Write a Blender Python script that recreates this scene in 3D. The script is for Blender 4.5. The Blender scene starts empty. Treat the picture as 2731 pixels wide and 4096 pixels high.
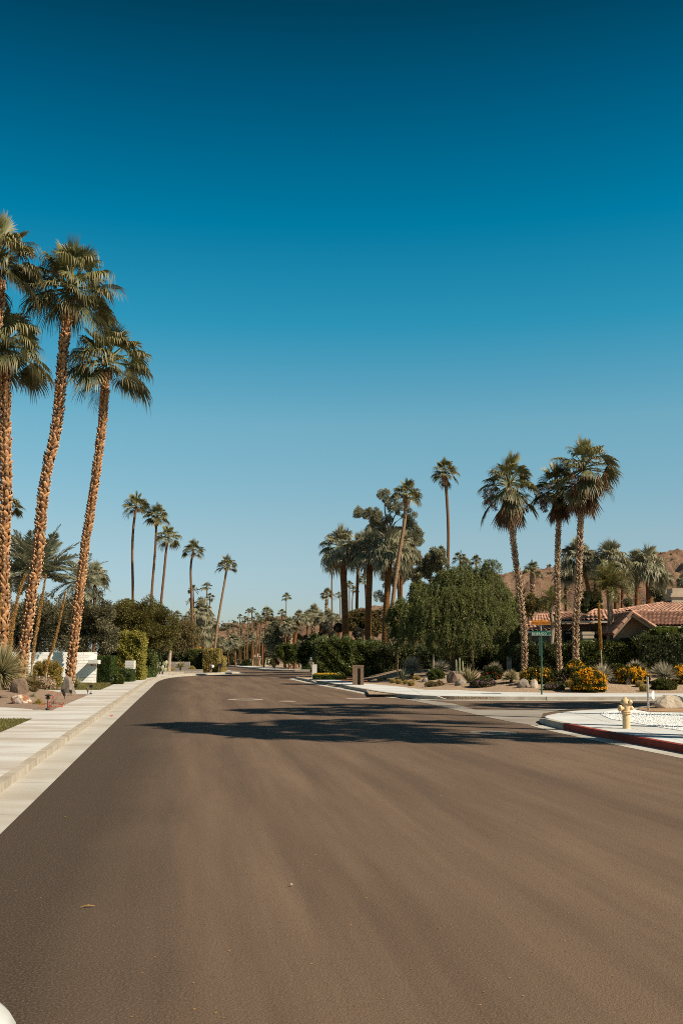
import bpy, math, random
import numpy as np
from mathutils import Vector, Matrix, noise
from mathutils.geometry import tessellate_polygon

# ------------------------------------------------------------------ camera
SC = bpy.context.scene
COL = SC.collection
R = math.radians
FPX, CXP, CYP, CAMZ = 4180.0, 1365.5, 2048.0, 1.9
PITCH = math.atan((2612.5 - CYP) / FPX)
cd = bpy.data.cameras.new('camera'); cam = bpy.data.objects.new('camera', cd); COL.objects.link(cam)
cam.location = (0, 0, CAMZ); cam.rotation_euler = (math.pi / 2 + PITCH, 0, 0)
cd.sensor_fit = 'VERTICAL'; cd.sensor_height = 36; cd.lens = FPX / 4096 * 36
cd.clip_start = 0.05; cd.clip_end = 8000
SC.camera = cam
SC.cycles.filter_width = 1.0; SC.cycles.use_denoising = False
SC.view_settings.view_transform = 'Standard'; SC.view_settings.look = 'None'
SC.view_settings.exposure = 0.6; SC.view_settings.gamma = 1

# ------------------------------------------------------------------ sky and sun
SUN_EL, SUN_BACK = 42.0, 26.0      # sun to the right, a little behind the camera
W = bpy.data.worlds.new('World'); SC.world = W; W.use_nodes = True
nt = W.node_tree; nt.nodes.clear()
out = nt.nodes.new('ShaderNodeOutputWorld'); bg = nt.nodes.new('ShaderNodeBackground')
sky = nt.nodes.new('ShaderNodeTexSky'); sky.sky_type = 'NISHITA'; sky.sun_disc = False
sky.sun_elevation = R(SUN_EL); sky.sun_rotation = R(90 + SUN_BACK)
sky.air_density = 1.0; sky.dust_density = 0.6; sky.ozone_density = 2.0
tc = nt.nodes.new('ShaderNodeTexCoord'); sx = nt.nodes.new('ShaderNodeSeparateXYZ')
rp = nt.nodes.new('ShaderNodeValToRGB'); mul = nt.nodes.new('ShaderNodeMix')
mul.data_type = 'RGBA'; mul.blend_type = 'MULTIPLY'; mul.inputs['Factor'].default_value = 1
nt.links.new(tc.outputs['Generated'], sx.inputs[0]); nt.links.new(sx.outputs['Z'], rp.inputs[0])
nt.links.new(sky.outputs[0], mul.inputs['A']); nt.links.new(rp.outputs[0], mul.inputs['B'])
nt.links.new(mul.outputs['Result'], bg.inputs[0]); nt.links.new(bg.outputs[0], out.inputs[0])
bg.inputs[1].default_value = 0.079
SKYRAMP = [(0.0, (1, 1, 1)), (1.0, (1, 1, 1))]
SKYRAMP = [(0.000, (0.714, 0.810, 0.921)), (0.056, (0.714, 0.810, 0.921)), (0.110, (0.776, 0.880, 0.849)), (0.216, (0.637, 1.032, 0.917)), (0.306, (0.139, 0.955, 0.941)), (0.392, (0.000, 0.780, 0.847)), (0.488, (0.000, 0.469, 0.548)), (0.553, (0.000, 0.273, 0.309)), (0.800, (0.480, 0.200, 0.160)), (1.000, (0.550, 0.200, 0.140))]  # unseen zenith tinted reddish, added to cancel the teal cast in shadows
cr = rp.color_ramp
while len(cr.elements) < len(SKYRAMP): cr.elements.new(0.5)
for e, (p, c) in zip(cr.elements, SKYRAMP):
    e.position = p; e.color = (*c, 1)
sl = bpy.data.lights.new('sun', 'SUN'); sun = bpy.data.objects.new('sun', sl); COL.objects.link(sun)
sl.energy = 4.8; sl.angle = R(0.53); sl.color = (1.0, 0.88, 0.70)
_a, _b = R(SUN_EL), R(SUN_BACK)
sd = Vector((math.cos(_a) * math.cos(_b), -math.cos(_a) * math.sin(_b), math.sin(_a)))
sun.rotation_euler = sd.to_track_quat('Z', 'Y').to_euler(); sun.location = sd * 60

# ------------------------------------------------------------------ photo measurements -> world points
CROP = dict(A=(0, 750, 2.412), B=(0, 1900, 2.24), C=(0, 2350, 3.136), D=(350, 1900, 2.412), E=(850, 2200, 3.136),
            F=(1200, 1850, 2.476), G=(1550, 1750, 2.24), H=(1850, 1650, 2.1386), I=(2100, 2100, 2.485),
            J=(1950, 2400, 3.4844), K=(2300, 2500, 3.638), L=(1200, 2500, 3.136), M=(1550, 2550, 2.851),
            N=(0, 2500, 3.92), Q=(1900, 2600, 1.887), P=(860, 2560, 3.92), T=(560, 2600, 4.612),
            S=(2100, 2460, 11.2), U=(0, 0, 0.57414))
def ray(c, x, y):
    ox, oy, s = CROP[c]
    dx = (ox + x / s - CXP) / FPX; dv = (CYP - oy - y / s) / FPX
    return Vector((dx, math.cos(PITCH) - dv * math.sin(PITCH), math.sin(PITCH) + dv * math.cos(PITCH)))
def V(c, x, y, Y):
    r = ray(c, x, y); t = Y / r.y
    return Vector((r.x * t, Y, CAMZ + r.z * t))
def G(c, x, y, z=0.0):
    r = ray(c, x, y); t = (z - CAMZ) / r.z
    return Vector((r.x * t, r.y * t, z))
def SZ(c, l, Y): return l / CROP[c][2] / FPX * Y

# ------------------------------------------------------------------ mesh builder
class MB:
    def __init__(s): s.v = []; s.n = 0; s.f = []; s.r = []; s.m = []; s.t = []
    def add(s, verts, faces, rnd=0.5, mat=0, tip=None):
        v = np.asarray(verts, dtype=np.float32).reshape(-1, 3)
        s.v.append(v); s.t.append(np.zeros(len(v), np.float32) if tip is None else np.asarray(tip, np.float32))
        if isinstance(faces, np.ndarray): groups = [faces]
        else:
            d = {}
            for f in faces: d.setdefault(len(f), []).append(f)
            groups = [np.array(x) for x in d.values()]
        for gf in groups:
            s.f.append(gf.astype(np.int32) + s.n)
            k = len(gf)
            s.r.append(np.full(k, rnd, np.float32) if np.isscalar(rnd) else np.asarray(rnd, np.float32)[:k])
            s.m.append(np.full(k, mat, np.int32))
        s.n += len(v)
    def mesh(s, name, mats, off=(0, 0, 0), smooth=False):
        me = bpy.data.meshes.new(name)
        v = np.concatenate(s.v) - np.array(off, np.float32)
        lt = np.concatenate([np.full(len(f), f.shape[1], np.int32) for f in s.f])
        li = np.concatenate([f.ravel() for f in s.f])
        me.vertices.add(len(v)); me.vertices.foreach_set('co', v.ravel())
        me.loops.add(len(li)); me.loops.foreach_set('vertex_index', li)
        me.polygons.add(len(lt))
        me.polygons.foreach_set('loop_start', np.concatenate([[0], np.cumsum(lt)[:-1]]).astype(np.int32))
        me.polygons.foreach_set('loop_total', lt)
        me.update(calc_edges=True)
        if not isinstance(mats, (list, tuple)): mats = [mats]
        for m in mats: me.materials.append(m)
        me.polygons.foreach_set('material_index', np.concatenate(s.m))
        a = me.attributes.new('rnd', 'FLOAT', 'FACE'); a.data.foreach_set('value', np.concatenate(s.r))
        a = me.attributes.new('tip', 'FLOAT', 'POINT'); a.data.foreach_set('value', np.concatenate(s.t))
        me.polygons.foreach_set('use_smooth', np.full(len(lt), bool(smooth)))
        me.validate(); return me
def tagit(o, label=None, cat=None, group=None, kind=None):
    if label: o['label'] = label
    if cat: o['category'] = cat
    if group: o['group'] = group
    if kind: o['kind'] = kind
    return o
def thing(name, label, cat, loc, group=None):
    o = bpy.data.objects.new(name, None); COL.objects.link(o); o.location = loc
    o.empty_display_size = 0.1
    return tagit(o, label, cat, group)
def wloc(o):
    v = Vector(o.location)
    while o.parent: o = o.parent; v += Vector(o.location)
    return v
def part(name, mb, mat, parent, smooth=False, label=None, kind=None):
    me = mb.mesh(name, mat, wloc(parent), smooth); o = bpy.data.objects.new(name, me); COL.objects.link(o); o.parent = parent
    return tagit(o, label=label, kind=kind)
def solo(name, mb, mat, label, cat, loc, group=None, smooth=False, kind=None):
    me = mb.mesh(name, mat, loc, smooth); o = bpy.data.objects.new(name, me); COL.objects.link(o); o.location = loc
    return tagit(o, label, cat, group, kind)
def struct(name, mb, mat, label=None, smooth=False, kind='structure'):
    o = bpy.data.objects.new(name, mb.mesh(name, mat, (0, 0, 0), smooth)); COL.objects.link(o)
    return tagit(o, label, name.replace('_', ' '), None, kind)

def box(mb, x0, x1, y0, y1, z0, z1, rnd=0.5, mat=0, top=(0, 0)):
    tx, ty = top
    v = [(x0, y0, z0), (x1, y0, z0), (x1, y1, z0), (x0, y1, z0), (x0 + tx, y0 + ty, z1), (x1 - tx, y0 + ty, z1), (x1 - tx, y1 - ty, z1), (x0 + tx, y1 - ty, z1)]
    mb.add(v, [(0, 3, 2, 1), (4, 5, 6, 7), (0, 1, 5, 4), (1, 2, 6, 5), (2, 3, 7, 6), (3, 0, 4, 7)], rnd, mat)
def obox(mb, c, ax, ay, az, rnd=0.5, mat=0):
    c = Vector(c); v = []
    for sz in (-1, 1):
        for sx_, sy in ((-1, -1), (1, -1), (1, 1), (-1, 1)): v.append(c + ax * sx_ + ay * sy + az * sz)
    mb.add(v, [(0, 3, 2, 1), (4, 5, 6, 7), (0, 1, 5, 4), (1, 2, 6, 5), (2, 3, 7, 6), (3, 0, 4, 7)], rnd, mat)
def tube(mb, pts, rad, n=8, rnd=0.5, mat=0, caps=True, jit=0, rng=None):
    pts = [Vector(p) for p in pts]; k = len(pts); vs = []
    if not hasattr(rad, '__len__'): rad = [rad] * k
    for i, p in enumerate(pts):
        t = (pts[min(i + 1, k - 1)] - pts[max(i - 1, 0)]).normalized()
        ref = Vector((1, 0, 0)) if abs(t.x) < 0.8 else Vector((0, 0, 1))
        b = t.cross(ref).normalized(); a = b.cross(t)
        for j in range(n):
            th = 2 * math.pi * j / n; rr = rad[i] * (1 + (rng.uniform(-jit, jit) if rng and jit else 0))
            vs.append(p + a * math.cos(th) * rr + b * math.sin(th) * rr)
    fs = [(i * n + j, i * n + (j + 1) % n, (i + 1) * n + (j + 1) % n, (i + 1) * n + j) for i in range(k - 1) for j in range(n)]
    mb.add(vs, fs, rnd, mat)
    if caps: mb.add([pts[0]] + vs[:n], [(0, (j + 1) % n + 1, j + 1) for j in range(n)], rnd, mat); mb.add([pts[-1]] + vs[-n:], [(0, j + 1, (j + 1) % n + 1) for j in range(n)], rnd, mat)
def spline(pts, step):
    """Catmull-Rom resample; pts are (Vector, radius)."""
    P = [Vector((*p[0], p[1])) for p in pts]
    P = [P[0] * 2 - P[1]] + P + [P[-1] * 2 - P[-2]]; o = []
    for i in range(1, len(P) - 2):
        k = max(1, int((P[i + 1].xyz - P[i].xyz).length / step))
        for j in range(k):
            t = j / k
            o.append(0.5 * (2 * P[i] + (P[i + 1] - P[i - 1]) * t + (2 * P[i - 1] - 5 * P[i] + 4 * P[i + 1] - P[i + 2]) * t * t + (3 * P[i] - P[i - 1] - 3 * P[i + 1] + P[i + 2]) * t ** 3))
    o.append(P[-2]); return [(p.xyz, p.w) for p in o]
def lathe(mb, c, prof, n=16, rnd=0.5, mat=0, axis=None, rib=0, ribs=0):
    c = Vector(c)
    if axis is None: A, B_, C_ = Vector((1, 0, 0)), Vector((0, 1, 0)), Vector((0, 0, 1))
    else:
        C_ = Vector(axis).normalized(); ref = Vector((0, 0, 1)) if abs(C_.z) < 0.9 else Vector((1, 0, 0))
        A = ref.cross(C_).normalized(); B_ = C_.cross(A)
    vs = []
    for r, z in prof:
        for j in range(n):
            th = 2 * math.pi * j / n; rr = r * (1 + rib * math.cos(ribs * th)) if ribs else r
            vs.append(c + A * math.cos(th) * rr + B_ * math.sin(th) * rr + C_ * z)
    k = len(prof)
    mb.add(vs, [(i * n + j, i * n + (j + 1) % n, (i + 1) * n + (j + 1) % n, (i + 1) * n + j) for i in range(k - 1) for j in range(n)], rnd, mat)
def slab(mb, pts, z0, z1, rnd=0.5, mat=0):
    pts = [Vector((p[0], p[1], 0)) for p in pts]; n = len(pts)
    tri = tessellate_polygon([pts])
    ar = sum(pts[i].x * pts[(i + 1) % n].y - pts[(i + 1) % n].x * pts[i].y for i in range(n))
    if ar < 0:
        pts = pts[::-1]; tri = tessellate_polygon([pts])
    top = [(p.x, p.y, z1) for p in pts]
    T = []
    for a, b, c in tri:
        cr_ = (pts[b] - pts[a]).cross(pts[c] - pts[a]).z
        T.append((a, b, c) if cr_ > 0 else (a, c, b))
    mb.add(top, T, rnd, mat)
    if z0 < z1:
        v = top + [(p.x, p.y, z0) for p in pts]
        mb.add(v, [(i + n, (i + 1) % n + n, (i + 1) % n, i) for i in range(n)], rnd, mat)
def offset(line, d):
    o = []
    for i, p in enumerate(line):
        a = Vector(line[max(i - 1, 0)]); b = Vector(line[min(i + 1, len(line) - 1)]); t = (b - a).normalized()
        o.append(Vector(p) + Vector((-t.y, t.x)) * d)
    return o
def strip(mb, line, d0, d1, z0, z1, rnd=0.5, mat=0, zz=None):
    a = offset(line, d0); b = offset(line, d1); n = len(line)
    zt = [z1] * n if zz is None else zz
    v = [(p.x, p.y, zt[i]) for i, p in enumerate(a)] + [(p.x, p.y, zt[i]) for i, p in enumerate(b)] + [(p.x, p.y, z0) for p in a] + [(p.x, p.y, z0) for p in b]
    f = [(i, i + 1, n + i + 1, n + i) for i in range(n - 1)]
    if z0 < z1: f += [(2 * n + i, 2 * n + i + 1, i + 1, i) for i in range(n - 1)] + [(n + i, n + i + 1, 3 * n + i + 1, 3 * n + i) for i in range(n - 1)] + [(0, n, 3 * n, 2 * n), (n - 1, 3 * n - 1, 4 * n - 1, 2 * n - 1)]
    mb.add(v, f, rnd, mat)

# ------------------------------------------------------------------ materials
def newmat(name):
    m = bpy.data.materials.new(name); m.use_nodes = True; t = m.node_tree; t.nodes.clear()
    o = t.nodes.new('ShaderNodeOutputMaterial'); b = t.nodes.new('ShaderNodeBsdfPrincipled')
    t.links.new(b.outputs[0], o.inputs[0]); return m, t, b, o
def nd(t, typ, **kw):
    n = t.nodes.new(typ)
    for k, v in kw.items():
        if k in n.inputs: n.inputs[k].default_value = v
        else: setattr(n, k, v)
    return n
def mixc(t, fac, a, b, mode='MIX'):
    n = t.nodes.new('ShaderNodeMix'); n.data_type = 'RGBA'; n.blend_type = mode
    for s, k in ((fac, 'Factor'), (a, 'A'), (b, 'B')):
        if hasattr(s, 'links'): t.links.new(s, n.inputs[k])
        elif k == 'Factor': n.inputs[0].default_value = s
        else: n.inputs[k].default_value = (*s, 1)
    return n.outputs['Result']
def rampf(t, src, a, b, lo=0.0, hi=1.0):
    n = nd(t, 'ShaderNodeMapRange'); n.clamp = True
    n.inputs[1].default_value = a; n.inputs[2].default_value = b; n.inputs[3].default_value = lo; n.inputs[4].default_value = hi
    t.links.new(src, n.inputs[0]); return n.outputs[0]
def mth(t, op, a, b=0.0):
    n = t.nodes.new('ShaderNodeMath'); n.operation = op
    for i, s in enumerate((a, b)):
        if hasattr(s, 'links'): t.links.new(s, n.inputs[i])
        else: n.inputs[i].default_value = s
    return n.outputs[0]
def pos(t, scale=(1, 1, 1), rot=0, world=True):
    g = t.nodes.new('ShaderNodeNewGeometry') if world else t.nodes.new('ShaderNodeTexCoord')
    m = t.nodes.new('ShaderNodeMapping'); m.inputs['Scale'].default_value = scale; m.inputs['Rotation'].default_value = (0, 0, rot)
    t.links.new(g.outputs['Position' if world else 'Object'], m.inputs[0]); return m.outputs[0]
def noi(t, vec, scale, detail=4, rough=0.55):
    n = nd(t, 'ShaderNodeTexNoise'); n.inputs['Scale'].default_value = scale; n.inputs['Detail'].default_value = detail; n.inputs['Roughness'].default_value = rough
    t.links.new(vec, n.inputs['Vector']); return n.outputs[0]
def bump(t, b, h, dist, strength=1.0):
    n = nd(t, 'ShaderNodeBump'); n.inputs['Strength'].default_value = strength; n.inputs['Distance'].default_value = dist
    t.links.new(h, n.inputs['Height']); t.links.new(n.outputs[0], b.inputs['Normal'])
def leafmat(name, dark, light, trans=0.25, tip=None, rough=0.5, spec=0.3):
    trans = trans if trans == 0 or 'fan_leaf' in name else min(0.45, trans + 0.12)
    m, t, b, o = newmat(name)
    a = nd(t, 'ShaderNodeAttribute', attribute_name='rnd')
    c = mixc(t, a.outputs['Fac'], dark, light)
    if tip:
        tp = nd(t, 'ShaderNodeAttribute', attribute_name='tip')
        c = mixc(t, rampf(t, tp.outputs['Fac'], 0.55, 1.0), c, tip)
    oi = t.nodes.new('ShaderNodeObjectInfo')
    c = mixc(t, rampf(t, oi.outputs['Random'], 0, 1, 0, 0.35), c, tuple(x * 0.7 for x in light))
    t.links.new(c, b.inputs['Base Color']); b.inputs['Roughness'].default_value = rough; b.inputs['Specular IOR Level'].default_value = spec
    tr = t.nodes.new('ShaderNodeBsdfTranslucent'); t.links.new(c, tr.inputs[0])
    mx = t.nodes.new('ShaderNodeMixShader'); mx.inputs[0].default_value = trans
    t.links.new(b.outputs[0], mx.inputs[1]); t.links.new(tr.outputs[0], mx.inputs[2]); t.links.new(mx.outputs[0], o.inputs[0])
    return m
def surf(name, a, b=None, scale=4, rough=0.85, bmp=0.0, bscale=30, rnd=0.0, spec=0.2, metal=0, contrast=(0.35, 0.65), stretch=(1, 1, 1), detail=5, world=True):
    m, t, B, o = newmat(name)
    if b is None: b = tuple(x * 0.85 for x in a)
    p = pos(t, stretch, 0, world)
    f = rampf(t, noi(t, p, scale, detail), *contrast)
    c = mixc(t, f, a, b)
    if rnd:
        at = nd(t, 'ShaderNodeAttribute', attribute_name='rnd')
        c = mixc(t, 1.0, c, mixc(t, at.outputs['Fac'], (1 - rnd,) * 3, (1 + rnd,) * 3), 'MULTIPLY')
    t.links.new(c, B.inputs['Base Color']); B.inputs['Roughness'].default_value = rough
    B.inputs['Specular IOR Level'].default_value = spec; B.inputs['Metallic'].default_value = metal
    if bmp: bump(t, B, noi(t, p, bscale, 3), bmp)
    return m
mat = {}
# asphalt, worn along the wheel tracks, darker by the left gutter
m, t, b, o = newmat('asphalt'); mat['asphalt'] = m
p = pos(t); sp = t.nodes.new('ShaderNodeSeparateXYZ'); t.links.new(p, sp.inputs[0])
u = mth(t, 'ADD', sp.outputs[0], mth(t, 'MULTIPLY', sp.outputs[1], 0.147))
cx3 = t.nodes.new('ShaderNodeCombineXYZ'); t.links.new(mth(t, 'MULTIPLY', u, 1.25), cx3.inputs[0]); t.links.new(mth(t, 'MULTIPLY', sp.outputs[1], 0.075), cx3.inputs[1]); pst = cx3.outputs[0]
st = noi(t, pst, 1.1, 4, 0.6); big = noi(t, p, 0.35, 4); fine = noi(t, p, 55, 3, 0.7); fin2 = noi(t, p, 240, 2, 0.8)
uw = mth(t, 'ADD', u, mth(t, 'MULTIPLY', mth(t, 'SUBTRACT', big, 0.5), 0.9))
c = mixc(t, rampf(t, st, 0.36, 0.64), (0.116, 0.075, 0.049), (0.218, 0.143, 0.093))
c = mixc(t, rampf(t, big, 0.35, 0.7, 0, 0.4), c, (0.135, 0.090, 0.060))
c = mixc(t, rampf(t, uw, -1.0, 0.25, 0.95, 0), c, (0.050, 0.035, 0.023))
c = mixc(t, rampf(t, fine, 0.48, 0.72, 0, 0.65), c, (0.26, 0.185, 0.13))
c = mixc(t, rampf(t, fin2, 0.62, 0.40, 0, 0.6), c, (0.045, 0.033, 0.025))
c = mixc(t, rampf(t, noi(t, p, 2.6, 3, 0.6), 0.66, 0.78, 0, 0.3), c, (0.07, 0.05, 0.036))
c = mixc(t, rampf(t, noi(t, p, 19, 3, 0.7), 0.56, 0.70, 0, 0.4), c, (0.06, 0.042, 0.03))
t.links.new(c, b.inputs['Base Color']); b.inputs['Roughness'].default_value = 0.9; b.inputs['Specular IOR Level'].default_value = 0.15
bump(t, b, fine, 0.010)
# concrete for pavements, with joints and brown water stains
def concrete(name, a, b2, stain, stainamt, joint=None, tone=1.0):
    m, t, B, o = newmat(name); p = pos(t)
    c = mixc(t, rampf(t, noi(t, p, 0.9, 6, 0.65), 0.35, 0.7), a, b2)
    sp_ = pos(t, (0.30, 0.9, 1), R(8)); c = mixc(t, rampf(t, noi(t, sp_, 0.9, 4, 0.5), 0.42, 0.66, 0, stainamt * 0.75), c, stain)
    c = mixc(t, rampf(t, noi(t, p, 14, 4, 0.7), 0.6, 0.8, 0, 0.35), c, tuple(x * 0.6 for x in stain))
    if joint:
        ang, sx_, gap = joint
        q = pos(t, (1, 1, 1), ang); s3 = t.nodes.new('ShaderNodeSeparateXYZ'); t.links.new(q, s3.inputs[0])
        w = mth(t, 'FRACT', mth(t, 'DIVIDE', s3.outputs[sx_], gap))
        j = mth(t, 'LESS_THAN', w, 0.022 / gap * 1.5)
        c = mixc(t, mth(t, 'MULTIPLY', j, 0.6), c, (0.16, 0.13, 0.10))
    t.links.new(c, B.inputs['Base Color']); B.inputs['Roughness'].default_value = 0.9; B.inputs['Specular IOR Level'].default_value = 0.15
    bump(t, B, noi(t, p, 60, 3), 0.003); mat[name] = m
concrete('walk', (0.53, 0.52, 0.49), (0.46, 0.445, 0.41), (0.28, 0.195, 0.125), 0.8, (R(8.4), 1, 3.0))
concrete('walk_side', (0.56, 0.57, 0.56), (0.48, 0.485, 0.47), (0.33, 0.28, 0.22), 0.5, (0, 0, 3.4))
concrete('gutter', (0.46, 0.44, 0.395), (0.39, 0.365, 0.32), (0.28, 0.22, 0.15), 0.6, (R(8.4), 1, 3.0))
concrete('apron', (0.30, 0.27, 0.23), (0.24, 0.21, 0.18), (0.18, 0.15, 0.12), 0.7)
mat['kerb'] = surf('kerb', (0.42, 0.37, 0.30), (0.30, 0.25, 0.19), 3, 0.9, 0.004, 40)
mat['kerb_red'] = surf('kerb_red', (0.26, 0.042, 0.024), (0.19, 0.035, 0.022), 5, 0.8, 0.004, 50)
def gravel(name, a, b2, c3, scale, d):
    m, t, B, o = newmat(name); p = pos(t)
    v = nd(t, 'ShaderNodeTexVoronoi'); v.inputs['Scale'].default_value = scale; t.links.new(p, v.inputs['Vector'])
    sc = t.nodes.new('ShaderNodeSeparateColor'); t.links.new(v.outputs['Color'], sc.inputs[0])
    c = mixc(t, sc.outputs[0], a, b2); c = mixc(t, rampf(t, sc.outputs[1], 0.75, 0.9, 0, 0.8), c, c3)
    c = mixc(t, rampf(t, noi(t, p, 0.8, 5), 0.4, 0.7, 0, 0.3), c, tuple(x * 0.75 for x in b2))
    t.links.new(c, B.inputs['Base Color']); B.inputs['Roughness'].default_value = 0.95; B.inputs['Specular IOR Level'].default_value = 0.1
    bump(t, B, mth(t, 'SUBTRACT', 1.0, v.outputs['Distance']), d); mat[name] = m
gravel('gravel_tan', (0.42, 0.31, 0.21), (0.30, 0.215, 0.145), (0.16, 0.11, 0.07), 22, 0.02)
gravel('gravel_white', (0.86, 0.86, 0.84), (0.74, 0.73, 0.70), (0.5, 0.47, 0.43), 24, 0.02)
gravel('mulch', (0.27, 0.19, 0.14), (0.20, 0.14, 0.10), (0.36, 0.27, 0.2), 40, 0.012)
mat['dirt'] = surf('dirt', (0.36, 0.22, 0.12), (0.26, 0.16, 0.09), 2, 0.95, 0.02, 12)
mat['sand'] = surf('sand', (0.30, 0.22, 0.15), (0.22, 0.155, 0.10), 0.6, 0.95, 0.02, 8)
mat['terracotta'] = surf('terracotta', (0.36, 0.17, 0.085), (0.28, 0.135, 0.07), 3, 0.9, 0.004, 30)
mat['lawn'] = surf('lawn', (0.13, 0.115, 0.028), (0.085, 0.085, 0.02), 6, 0.95, 0.03, 60)
# desert hillside
m, t, b, o = newmat('hillside'); mat['hill'] = m
p = pos(t); n1 = noi(t, p, 0.02, 8, 0.6); n2 = noi(t, p, 0.16, 8, 0.7); n3 = noi(t, p, 0.5, 4, 0.7)
c = mixc(t, rampf(t, n1, 0.4, 0.62), (0.21, 0.125, 0.080), (0.30, 0.195, 0.13))
c = mixc(t, rampf(t, n2, 0.56, 0.63, 0, 0.7), c, (0.10, 0.055, 0.04))
c = mixc(t, rampf(t, n3, 0.60, 0.66, 0, 0.6), c, (0.10, 0.085, 0.04))
t.links.new(c, b.inputs['Base Color']); b.inputs['Roughness'].default_value = 0.95; b.inputs['Specular IOR Level'].default_value = 0.05
bump(t, b, n2, 3.0)
L_ = leafmat
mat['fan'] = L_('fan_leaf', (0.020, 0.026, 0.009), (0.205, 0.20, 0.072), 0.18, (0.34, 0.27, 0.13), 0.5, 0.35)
mat['fan_grey'] = L_('fan_leaf_grey', (0.060, 0.066, 0.030), (0.32, 0.30, 0.175), 0.18, (0.44, 0.38, 0.24), 0.5, 0.35)
mat['feather'] = L_('feather_leaf', (0.085, 0.095, 0.050), (0.38, 0.37, 0.24), 0.15, (0.15, 0.13, 0.06), 0.42, 0.45)
mat['feather_gold'] = L_('queen_palm_leaf', (0.06, 0.07, 0.02), (0.28, 0.26, 0.09), 0.2, (0.24, 0.15, 0.04), 0.42, 0.45)
mat['olive'] = L_('olive_leaf', (0.055, 0.055, 0.026), (0.26, 0.225, 0.125), 0.15)
mat['shrubtree'] = L_('broad_shrub_leaf', (0.050, 0.050, 0.012), (0.20, 0.165, 0.045), 0.2)
mat['droop'] = L_('drooping_leaf', (0.065, 0.060, 0.020), (0.27, 0.20, 0.075), 0.2)
mat['willow'] = L_('willow_leaf', (0.030, 0.040, 0.010), (0.25, 0.265, 0.080), 0.28)
mat['euca'] = L_('eucalyptus_leaf', (0.080, 0.085, 0.045), (0.38, 0.36, 0.22), 0.12)
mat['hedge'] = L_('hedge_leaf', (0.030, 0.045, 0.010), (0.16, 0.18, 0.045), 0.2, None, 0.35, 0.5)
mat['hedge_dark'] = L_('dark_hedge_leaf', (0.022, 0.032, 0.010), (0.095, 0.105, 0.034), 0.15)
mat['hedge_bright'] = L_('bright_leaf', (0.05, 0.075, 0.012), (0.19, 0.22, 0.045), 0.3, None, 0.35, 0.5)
mat['ivy'] = L_('yellow_ivy_leaf', (0.14, 0.13, 0.020), (0.46, 0.40, 0.085), 0.25)
mat['ivy_dry'] = L_('dry_vine_leaf', (0.16, 0.12, 0.028), (0.46, 0.35, 0.105), 0.2)
mat['cypress'] = L_('clipped_leaf', (0.028, 0.048, 0.008), (0.077, 0.115, 0.022), 0.15)
mat['topiary'] = L_('topiary_leaf', (0.033, 0.033, 0.021), (0.090, 0.078, 0.054), 0.1)
mat['sotol'] = L_('sotol_leaf', (0.19, 0.19, 0.125), (0.56, 0.53, 0.42), 0.1, (0.42, 0.30, 0.17), 0.5)
mat['sotol_green'] = L_('green_sotol_leaf', (0.085, 0.088, 0.034), (0.50, 0.45, 0.25), 0.12, (0.48, 0.36, 0.19), 0.45)
mat['agave'] = L_('agave_leaf', (0.10, 0.11, 0.055), (0.40, 0.33, 0.17), 0.08, (0.34, 0.26, 0.10), 0.45)
mat['agave_dark'] = L_('dark_agave_leaf', (0.055, 0.065, 0.035), (0.15, 0.155, 0.09), 0.08, None, 0.45)
mat['yelbush'] = L_('yellow_green_shrub_leaf', (0.20, 0.145, 0.03), (0.60, 0.45, 0.14), 0.25)
mat['lantana_leaf'] = L_('lantana_leaf', (0.042, 0.050, 0.011), (0.119, 0.119, 0.028), 0.2)
mat['flower_y'] = L_('yellow_petal', (0.78, 0.36, 0.008), (0.90, 0.52, 0.02), 0.2)
mat['flower_r'] = L_('red_petal', (0.62, 0.045, 0.02), (0.72, 0.10, 0.04), 0.2)
mat['flower_p'] = L_('lilac_petal', (0.27, 0.14, 0.22), (0.42, 0.26, 0.34), 0.2)
mat['cream'] = L_('cream_petal', (0.30, 0.20, 0.11), (0.58, 0.47, 0.33), 0.2)
mat['dryleaf'] = L_('dead_frond', (0.085, 0.045, 0.020), (0.20, 0.115, 0.055), 0.1)
mat['seed'] = L_('seed_strand', (0.075, 0.03, 0.016), (0.20, 0.10, 0.05), 0.05)
mat['bloom'] = L_('dry_bloom', (0.36, 0.17, 0.035), (0.62, 0.38, 0.13), 0.1)
mat['prickly'] = surf('cactus_pad', (0.34, 0.33, 0.21), (0.24, 0.25, 0.14), 8, 0.7)
mat['barrel'] = surf('barrel_cactus_skin', (0.16, 0.125, 0.030), (0.12, 0.11, 0.03), 20, 0.8)
mat['spine'] = L_('golden_spine', (0.42, 0.26, 0.07), (0.58, 0.42, 0.16), 0.1)
mat['bark_palm'] = surf('ringed_palm_bark', (0.20, 0.105, 0.052), (0.145, 0.070, 0.034), 5, 0.9, 0.02, 14, stretch=(0.6, 0.6, 3.5), rnd=0.25)
mat['bark_pale'] = surf('pale_palm_bark', (0.30, 0.185, 0.105), (0.22, 0.135, 0.075), 5, 0.9, 0.02, 14, stretch=(0.6, 0.6, 3.5), rnd=0.25)
mat['bark_fat'] = surf('thick_palm_bark', (0.215, 0.092, 0.030), (0.125, 0.052, 0.020), 3, 0.95, 0.03, 12, stretch=(0.6, 0.6, 4), rnd=0.2)
mat['bark_core'] = surf('shaggy_palm_core', (0.06, 0.028, 0.014), (0.035, 0.018, 0.01), 8, 0.95)
mat['boot'] = L_('leaf_base', (0.085, 0.030, 0.010), (0.50, 0.24, 0.095), 0.0, (0.66, 0.50, 0.35), 0.7, 0.2)
mat['boot_dark'] = L_('dark_leaf_base', (0.16, 0.080, 0.036), (0.46, 0.32, 0.20), 0.0, (0.36, 0.27, 0.18), 0.7, 0.2)
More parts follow.
